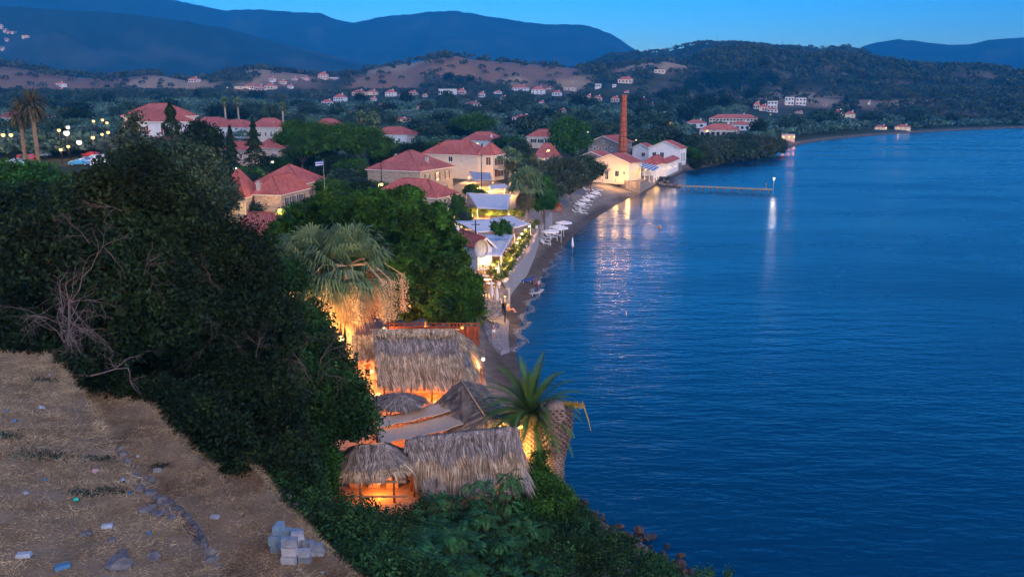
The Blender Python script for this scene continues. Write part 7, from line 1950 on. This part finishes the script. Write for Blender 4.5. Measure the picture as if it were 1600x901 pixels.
# larger trees one can tell apart in the plain
G3 = 'dark trees standing out of the olive groves'
fp_ = [(proto('field_tree', round_lobes(10, 11, 11, 7, .15), 1300, .62, 'leaf_dark', .3, 11, 'dark round tree standing out of the pale olive groves', G3), 10, 11),
       (proto('field_tree', round_lobes(10, 11, 12, 8, .15), 1300, .62, 'plain_green', .3, 12, 'dark round tree standing out of the pale olive groves', G3), 10, 11),
       (proto('field_tree', round_lobes(10, 9, 13, 6, .15), 1300, .62, 'leaf_olive', .3, 13, 'dark round tree standing out of the pale olive groves', G3), 10, 9)]
r_ = np.random.default_rng(8); sp2 = []
while len(sp2) < 170:
    yy = 250 + 750 * r_.random() ** 1.3; th = r_.uniform(-.58, .5); x_ = yy * math.tan(th)
    if sdist(np.array([x_]), np.array([yy]), shore, landpoly)[0] < 24: continue
    if not free(np.array([x_]), np.array([yy]), 6, 40)[0]: continue
    if yy < 330 and x_ > -60: continue
    k_ = .75 + yy / 1400
    sp2.append((x_, yy, r_.uniform(7, 13) * k_, r_.uniform(8, 16) * k_, int(r_.integers(0, 3)), 1))
plant(fp_, sp2)
# lone trees on the pale field at right
G4 = 'round trees dotted on the pale field'
fp4 = [(proto('field_tree', round_lobes(10, 12, 15, 7, .05), 1100, .8, 'leaf_dark', .3, 15, 'round dark tree dotted on the pale dry field', G4), 10, 12)]
sp3 = []
for (px, py, w) in [(1105, 137, 24), (1125, 140, 26), (1080, 143, 20), (1150, 146, 20), (1185, 141, 22), (1072, 150, 14), (1092, 148, 16), (1128, 153, 12), (1041, 150, 12), (1110, 168, 10), (1231, 149, 16), (1160, 132, 22), (1205, 134, 22), (1140, 131, 20), (1063, 160, 22), (1050, 164, 20), (1036, 162, 20), (1172, 160, 22), (1130, 174, 24), (1105, 175, 26), (1085, 178, 22), (700, 130, 16), (720, 132, 10), (735, 133, 12)]:
    q = GP(px, py); k_ = ppm(q.y, q.z); sp3.append((q.x, q.y, w / k_ * .85, w / k_, 0, 1))
plant(fp4, sp3)

# ---- parked cars
mat('rubber', (.02, .02, .02), rough=.8)
def car_proto(colr, label, van=False):
    m = mat('paint_' + label.split()[0] + str(len(M)), colr, rough=.3, spec=.6, var=.03)
    t = empty('parked_car', (0, 0, -70), 0, label, 'car', 'cars in the parking lot')
    prof = [(-2.1, .35), (-2.12, .75), (-1.95, .95), (-1.1, 1.02), (-.55, 1.42), (.9, 1.46), (1.55, 1.08), (2.05, .98), (2.1, .4)] if not van else [(-2.3, .35), (-2.35, .9), (-1.9, 1.15), (-1.4, 1.85), (2.2, 1.95), (2.3, .4)]
    n = len(prof); b = MB(); V = [(x, -.85 * (.86 if z > 1.1 else 1), z) for x, z in prof] + [(x, .85 * (.86 if z > 1.1 else 1), z) for x, z in prof]
    b.add(V, [tuple(range(n)), tuple(range(2 * n - 1, n - 1, -1))] + [((i + 1) % n, i, n + i, n + (i + 1) % n) for i in range(n)]); b.build('body', m, t)
    zt = 1.36 if not van else 1.75; zb = 1.06 if not van else 1.25
    for s in (-1, 1):
        b = MB(); b.add([(-.85, s * .80, zb), (1.2, s * .80, zb), (.85, s * .765, zt), (-.5, s * .765, zt)], [(0, 1, 2, 3)]); b.build('side_window', M['glass'], t)
    b = MB(); b.add([(-1.09, -.7, 1.05), (-1.09, .7, 1.05), (-.60, .62, 1.41), (-.60, -.62, 1.41)] if not van else [(-1.9, -.7, 1.2), (-1.9, .7, 1.2), (-1.46, .66, 1.8), (-1.46, -.66, 1.8)], [(0, 1, 2, 3)]); w = b.build('windscreen', M['glass'], t); w.location = (-.012, 0, .012)
    for x in (-1.3, 1.3):
        for s in (-1, 1):
            wh = MB().tube([(x, s * .74, .33), (x, s * .88, .33)], .33, 14).build('wheel', M['rubber'], t); MB().tube([(x, s * .88, .33), (x, s * .895, .33)], .2, 10).build('rim', M['grey_metal'], wh)
    for s in (-1, 1): MB().box((-2.1, s * .6, .72), (.08, .3, .14)).build('headlight', M['white_paint'], t)
    return t
for (colr, lab, px, py, y, rz, van) in [((.03, .30, .48), 'turquoise blue car nearest the trees in the parking lot', 124, 256, 186, 15, 0), ((.03, .08, .22), 'dark blue car behind the turquoise one', 132, 243, 193, 20, 0), ((.7, .72, .75), 'white car in the middle of the lot', 150, 247, 191, 10, 0), ((.6, .62, .66), 'silver car at the back of the lot', 146, 236, 202, 15, 0),
        ((.72, .7, .68), 'white van at the right of the lot under lamps', 163, 244, 196, 60, 1), ((.75, .75, .78), 'white blue car near the single person', 158, 256, 184, 15, 0), ((.45, .03, .02), 'red van at the left side of the lot', 38, 231, 196, 5, 1), ((.3, .34, .4), 'grey car in front of the red van', 24, 243, 188, 10, 0), ((.65, .67, .7), 'pale small car in the far left of the lot', 62, 219, 215, 0, 0), ((.55, .6, .7), 'pale car at the bottom left of the lot', 30, 254, 178, 12, 0), ((.5, .03, .03), 'red car between the lamps at the back of the lot', 141, 224, 214, 0, 0)]:
    c = car_proto(colr, lab, van); p = AT(px, py, y); c.location = (p.x, y, hz(p.x, y)); c.rotation_euler = (0, 0, R(rz))
for i, (px, py, y, r, pw) in enumerate([(4.7, 211, 200, .5, 500), (17, 211, 200, .5, 500), (92, 203.6, 205, .45, 350), (104, 208, 205, .75, 900), (106, 199, 206, .5, 300), (123.6, 222.5, 205, .7, 700), (95, 234, 190, .4, 300), (106.6, 229, 192, .4, 300), (146, 189.4, 215, .4, 200), (160, 187.5, 215, .4, 200), (167, 192, 215, .4, 200), (145, 215, 208, .5, 400), (159.4, 210, 208, .4, 250), (169, 207, 208, .45, 300), (194, 213, 205, .35, 200), (200, 231, 190, .28, 120), (245, 234, 185, .24, 100), (223.6, 282, 140, .14, 60)]):
    nm = ['first lamp from the left edge of the lot', 'second lamp from the left edge of the lot', 'lamp left of the brightest one', 'brightest white lamp over the parking lot', 'lamp just above the brightest one', 'big glowing lamp right of the brightest one', 'low lamp at the left corner of the parked cars', 'low lamp before the dark blue car', 'upper lamp, left of three over the dark trees', 'upper lamp, middle of three over the dark trees', 'upper lamp, right of three over the dark trees', 'lamp above the red car', 'lamp above the white van, left', 'lamp above the white van, right', 'lamp by the slender pale green tree', 'orange lamp under the slender pale green tree', 'small lamp in leaves below the cypress', 'tiny yellow lamp deep in the dark leaves'][i]
    street_lamp(px, py, y, nm, pw * .24, WARM, r * .9, arm=0, group='lamps of the parking lot', name='lot_lamp', bulb='bulb_white' if i in (3, 4, 5) else 'bulb_warm')

# ---- flag and poles
q = AT(506, 272, 165); zb = hz(q.x, 165)
t = empty('flagpole', (q.x, 165, zb), 0, 'white flagpole with a blue and white flag right of the triple red roof', 'flag')
MB().tube([(0, 0, 0), (0, 0, AT(506, 249, 165).z - zb)], .045, 6).build('pole', M['grey_metal'], t)
h0 = AT(506, 251, 165).z - zb
for k in range(5):
    MB().sheet(lambda u, v: (-u * 1.6, .12 * math.sin(u * 6), h0 - (k + v) * .2 - u * .15), 8, 1, .02).build('flag_stripe', M['cloth_blue'] if k % 2 == 0 else M['white_paint'], t)
for (px, p0, y, lab) in [(752, 240, 190, 'dark utility pole between hotel and canvas roofs'), (803, 225, 212, 'thin pole with bent arm beside the slender palm'), (743, 345, 112, 'thin dark mast rising over the large white canvas roof'), (595, 250, 175, 'utility pole behind the bright street lamp')]:
    q = AT(px, p0, y); zb = hz(q.x, y); t = empty('utility_pole', (q.x, y, zb), 0, lab, 'pole')
    MB().tube([(0, 0, -.2), (0, 0, q.z - zb)], [.12, .08], 6).build('mast_pole', M['wood'], t); MB().box((0, 0, q.z - zb - .5), (1.2, .1, .1)).build('crossarm', M['wood'], t)

# ---- people
mat('skin', (.42, .22, .14), rough=.6, var=.06); mat('hair', (.03, .018, .01), rough=.7); mat('cloth_navy', (.03, .07, .2)); mat('cloth_white', (.7, .7, .7)); mat('cloth_black', (.02, .02, .022)); mat('cloth_orange', (.5, .2, .08)); mat('cloth_red', (.35, .04, .06))
def skin(name, verts, edges, radii, material, parent, root=0):
    me = bpy.data.meshes.new(name); me.from_pydata(verts, edges, []); o = obj_of(name, me, parent)
    md = o.modifiers.new('skin', 'SKIN')
    for i, v in enumerate(me.skin_vertices[0].data): v.radius = (radii[i], radii[i]); v.use_root = (i == root)
    sb = o.modifiers.new('sub', 'SUBSURF'); sb.levels = 1; sb.render_levels = 2
    me.materials.append(material); return o
def person(loc, rz, label, pose='stand', top='cloth_navy', bottom='cloth_white', armr=None, arml=None, group=None):
    t = empty('person', loc, R(rz), label, 'person', group)
    if pose == 'sit':
        hip = (0, 0, .22); kn = lambda s: (s * .12, -.45, .42); ft = lambda s: (s * .13, -.75, .06); toe = lambda s: (s * .13, -.93, .05); ch = (0, .12, .62); nk = (0, .1, .80); hd = (0, .07, .97)
    elif pose == 'lie':
        hip = (0, 0, .42); kn = lambda s: (s * .11, -.48, .46); ft = lambda s: (s * .11, -.92, .42); toe = lambda s: (s * .13, -.95, .55); ch = (0, .32, .60); nk = (0, .47, .72); hd = (0, .60, .84)
    else:
        hip = (0, 0, .95); kn = lambda s: (s * .11, -.03 if s > 0 else .02, .50); ft = lambda s: (s * .13, .02, .08); toe = lambda s: (s * .15, -.16, .04); ch = (0, 0, 1.25); nk = (0, 0, 1.49); hd = (0, -.02, 1.66)
    sh = lambda s: (s * .19, ch[1] + .02, nk[2] - .07)
    dflt = lambda s: ((s * .26, ch[1] + .03, sh(s)[2] - .28), (s * .25, ch[1] - .08, sh(s)[2] - .52), (s * .25, ch[1] - .12, sh(s)[2] - .62))
    ar = [armr or dflt(1), arml or dflt(-1)]
    V = [hip, ch, nk, hd]; Rr = [.125, .14, .055, .095]; E_ = [(0, 1), (1, 2), (2, 3)]
    for s in (1, -1):
        b0 = len(V); V += [(s * .1, hip[1], hip[2] - .04), kn(s), ft(s), toe(s)]; Rr += [.095, .06, .042, .035]; E_ += [(0, b0), (b0, b0 + 1), (b0 + 1, b0 + 2), (b0 + 2, b0 + 3)]
    for i, s in enumerate((1, -1)):
        b0 = len(V); a = ar[i]; V += [sh(s), a[0], a[1], a[2]]; Rr += [.055, .042, .032, .036]; E_ += [(1, b0), (b0, b0 + 1), (b0 + 1, b0 + 2), (b0 + 2, b0 + 3)]
    skin('body', V, E_, Rr, M['skin'], t)
    skin('shirt', [hip, ch, (nk[0], nk[1], nk[2] - .09), sh(1), tuple((np.array(sh(1)) + np.array(ar[0][0])) / 2), sh(-1), tuple((np.array(sh(-1)) + np.array(ar[1][0])) / 2)], [(0, 1), (1, 2), (1, 3), (3, 4), (1, 5), (5, 6)], [.145, .16, .07, .072, .065, .072, .065], M[top], t)
    hx = np.array
    skin('trousers', [hip, (.1, hip[1], hip[2] - .05), tuple(hx(kn(1)) * .8 + hx((.1, hip[1], hip[2])) * .2), (-.1, hip[1], hip[2] - .05), tuple(hx(kn(-1)) * .8 + hx((-.1, hip[1], hip[2])) * .2)], [(0, 1), (1, 2), (0, 3), (3, 4)], [.14, .115, .085, .115, .085], M[bottom], t)
    MB().ball((hd[0], hd[1] + .025, hd[2] + .03), .108, 10, 8).build('hair', M['hair'], t, smooth=True)
    return t
def place(px, py, z=None): return G(px, py, z) if z is not None else on_ground(px, py)
person(on_ground(771, 531) + Vector((0, 0, .16)), 20, 'person in dark blue shirt and white shorts standing on the pebbled path, one arm raised', 'stand', 'cloth_navy', 'cloth_white', arml=((-.36, -.12, 1.42), (-.38, -.36, 1.5), (-.38, -.46, 1.52)))
q = G(796, 486, 1.6); person(Vector((q.x, q.y, 1.55)), 60, 'bare bather sitting on the end of the retaining wall', 'sit', 'skin', 'cloth_orange')
person(place(557, 596, FLOOR), 150, 'person in an orange lit shirt at the left of the bar entrance', 'stand', 'cloth_orange', 'cloth_black')
person(place(575, 594, FLOOR), 200, 'person in black with folded arms between lean-to and serving counter', 'stand', 'skin', 'cloth_black', armr=((.28, -.1, 1.2), (.05, -.3, 1.2), (-.04, -.3, 1.22)), arml=((-.28, -.1, 1.2), (-.05, -.3, 1.18), (.04, -.3, 1.2)))
person(place(590, 590, FLOOR), 170, 'person in a black shirt leaning behind the serving counter', 'stand', 'cloth_black', 'cloth_black')
person(Vector((G(742, 603, 1.9).x, G(742, 603, 1.9).y, 2.0)), 100, 'bare shouldered bather with black top sitting beside the hut', 'sit', 'cloth_black', 'cloth_black')
person(Vector((G(748, 590, 1.9).x, G(748, 590, 1.9).y, 2.0)), 140, 'bather with raised knees behind the one with black top', 'sit', 'skin', 'cloth_orange')
person(Vector((G(738, 617, 1.9).x, G(738, 617, 1.9).y, 2.0)), 80, 'person in a red patterned top at the straw roof corner', 'sit', 'cloth_red', 'cloth_red')
q = on_ground(834, 445); person(q, 120, 'seated bather in dark clothes beside the blue beach chair', 'sit', 'cloth_navy', 'cloth_navy')
q = on_ground(841, 447); person(q, 240, 'seated pale bather nearest the water', 'sit', 'cloth_white', 'cloth_red')
u_ = .93; q = J0.lerp(J1, u_); person(Vector((q.x, q.y, 1.31)), 60, 'lone person standing near the outer end of the jetty', 'stand', 'cloth_black', 'cloth_black')
q = on_ground(891, 318); person(q, 60, 'person in dark clothes walking on the beach behind the lifeguard stand', 'stand', 'cloth_black', 'cloth_black')
for i, (px, y, c1, lab) in enumerate([(38, 178, 'cloth_orange', 'person in orange at the left of three by the parked cars'), (46, 178, 'cloth_white', 'person in white in the middle of three by the parked cars'), (54, 178, 'cloth_orange', 'person in orange at the right of three by the parked cars'), (144, 176, 'cloth_red', 'single person before the white parked cars')]):
    x_ = ray(px, 250).x / ray(px, 250).y * y; person(Vector((x_, y, hz(x_, y))), 40 * i, lab, 'stand', c1, 'cloth_navy')

# ---- potted plants and hedges on the promenade
G5 = 'lit planters along the promenade'
pp = empty('potted_plant', (0, 0, -99), 0, 'lamp lit potted plant in the row along the promenade restaurants', 'potted plant', G5)
MB().tube([(0, 0, 0), (0, 0, .5)], [.22, .3], 10).build('pot', M['white_paint'], pp)
rr = np.random.default_rng(2); P = crown_points([(0, 0, 1.0, .5, .5, .6)], 700, .12, rr); V, Q = leaf_quads(P, .09, .5, rr); obj_of('foliage', fast_mesh('foliage', V, Q, leaf_mat('leaf_pot', (.05, .11, .02), (.16, .16, .03))), pp)
scatter(pp, [(*G(px, py, PR)[:2], PR, px) for px, py in [(788, 442), (793, 431), (799, 421), (805, 411), (811, 403), (816, 396), (821, 388), (824, 380), (827, 371), (831, 363), (838, 357), (796, 426), (808, 407), (822, 374), (817, 381), (813, 388), (806, 396), (800, 405), (796, 413), (791, 421), (785, 428), (777, 424), (783, 436), (779, 446), (829, 362), (806, 405), (792, 432), (770, 438)]])
G6 = 'lit hedge shrubs behind the canvas roofs'
sh = empty('hedge_shrub', (0, 0, -99), 0, 'orange lit shrub in the hedge between the canvas roofs', 'shrub', G6)
rr = np.random.default_rng(3); P = crown_points([(0, 0, .9, 1.0, .8, .9)], 1600, .15, rr); V, Q = leaf_quads(P, .11, .5, rr); obj_of('foliage', fast_mesh('foliage', V, Q, M['leaf_pot']), sh); MB().tube([(0, 0, -.1), (0, 0, .9)], .05, 5).build('stem', M['bark'], sh)
scatter(sh, [(*G(px, py, PR)[:2], PR, px) for px, py in [(712, 343), (720, 340), (728, 345), (735, 338), (745, 341), (755, 340), (765, 341), (775, 341), (786, 340), (797, 341), (806, 340), (815, 343)]])
for i, (px, y, h, lab) in enumerate([(775, 119, 4.2, 'leafy shrub, left of the pair rising before the wide canvas roof'), (790, 119, 4.4, 'leafy shrub, right of the pair rising before the wide canvas roof')]):
    x_ = ray(px, 360).x / ray(px, 360).y * y; tree_at((x_, y, PR), [(0, 0, h, .4, .4, 1.0), (.6, 0, h - .5, .3, .3, .8), (-.5, .2, h + .2, .3, .3, .8)], 500, .16, .25, 'leaf_bright', .05, 'bark', lab, 'shrub', name='shrub', seed=90 + i)

# overhead cables between the poles
def cable(a, b, sag, label):
    A, B2 = AT(*a), AT(*b); t_ = [A.lerp(B2, k / 10) - Vector((0, 0, sag * 4 * (k / 10) * (1 - k / 10))) for k in range(11)]
    o = MB().tube([q - A for q in t_], .022, 4).build('overhead_cable', M['black_metal'], loc=A); tag(o, label, 'cable')
cable((595, 252, 175), (470, 262, 176), 1.2, 'overhead cable crossing in front of the triple red roof')
cable((595, 252, 175), (752, 242, 190), 1.5, 'overhead cable between the street lamp pole and the hotel pole')
cable((752, 243, 190), (803, 228, 212), .8, 'overhead cable from the hotel pole to the bent arm pole')
# shrubs and small trees filling between pines and houses
plant([(proto('garden_tree', round_lobes(6, 6, 31, 7), 3000, .20, 'leaf_dark', .15, 31, 'dark leafy garden tree among the red roofs', G1), 6, 6)], [(500, 158, 4.5, 6), (512, 162, 5, 6), (488, 162, 4, 5), (525, 158, 4, 6)], None, G1)

# broken foam where the small waves run up the shingle
rf = np.random.default_rng(44); sh_ = np.array([tuple(G(*p)[:2]) for p in [(806, 550), (812, 510), (824, 480), (836, 450), (855, 420), (880, 385)]]); seg_ = rf.integers(0, 5, 2600); u_ = rf.random(2600)[:, None]
Pf = sh_[seg_] * (1 - u_) + sh_[seg_ + 1] * u_; dn = sh_[seg_ + 1] - sh_[seg_]; dn = np.stack([dn[:, 1], -dn[:, 0]], 1) / np.linalg.norm(dn, axis=1)[:, None]
off_ = rf.normal(size=2600) * .22 + .25 + .5 * np.sin(Pf[:, 1] * .9); Pf = Pf + dn * off_[:, None]
Pf = np.stack([Pf[:, 0], Pf[:, 1], np.maximum(height(Pf[:, 0], Pf[:, 1]), 0) + .02], 1)
an = rf.random(2600) * 6.28; rs = rf.uniform(.04, .16, 2600)[:, None]; ex = np.stack([np.cos(an), np.sin(an), an * 0], 1) * rs; ey = np.stack([-np.sin(an), np.cos(an), an * 0], 1) * rs * .5
tag(obj_of('foam', fast_mesh('foam', np.stack([Pf - ex, Pf + ey, Pf + ex, Pf - ey], 1).reshape(-1, 3), np.arange(4 * 2600).reshape(-1, 4), mat('sea_foam', (.38, .38, .37), rough=.8))), kind='stuff')
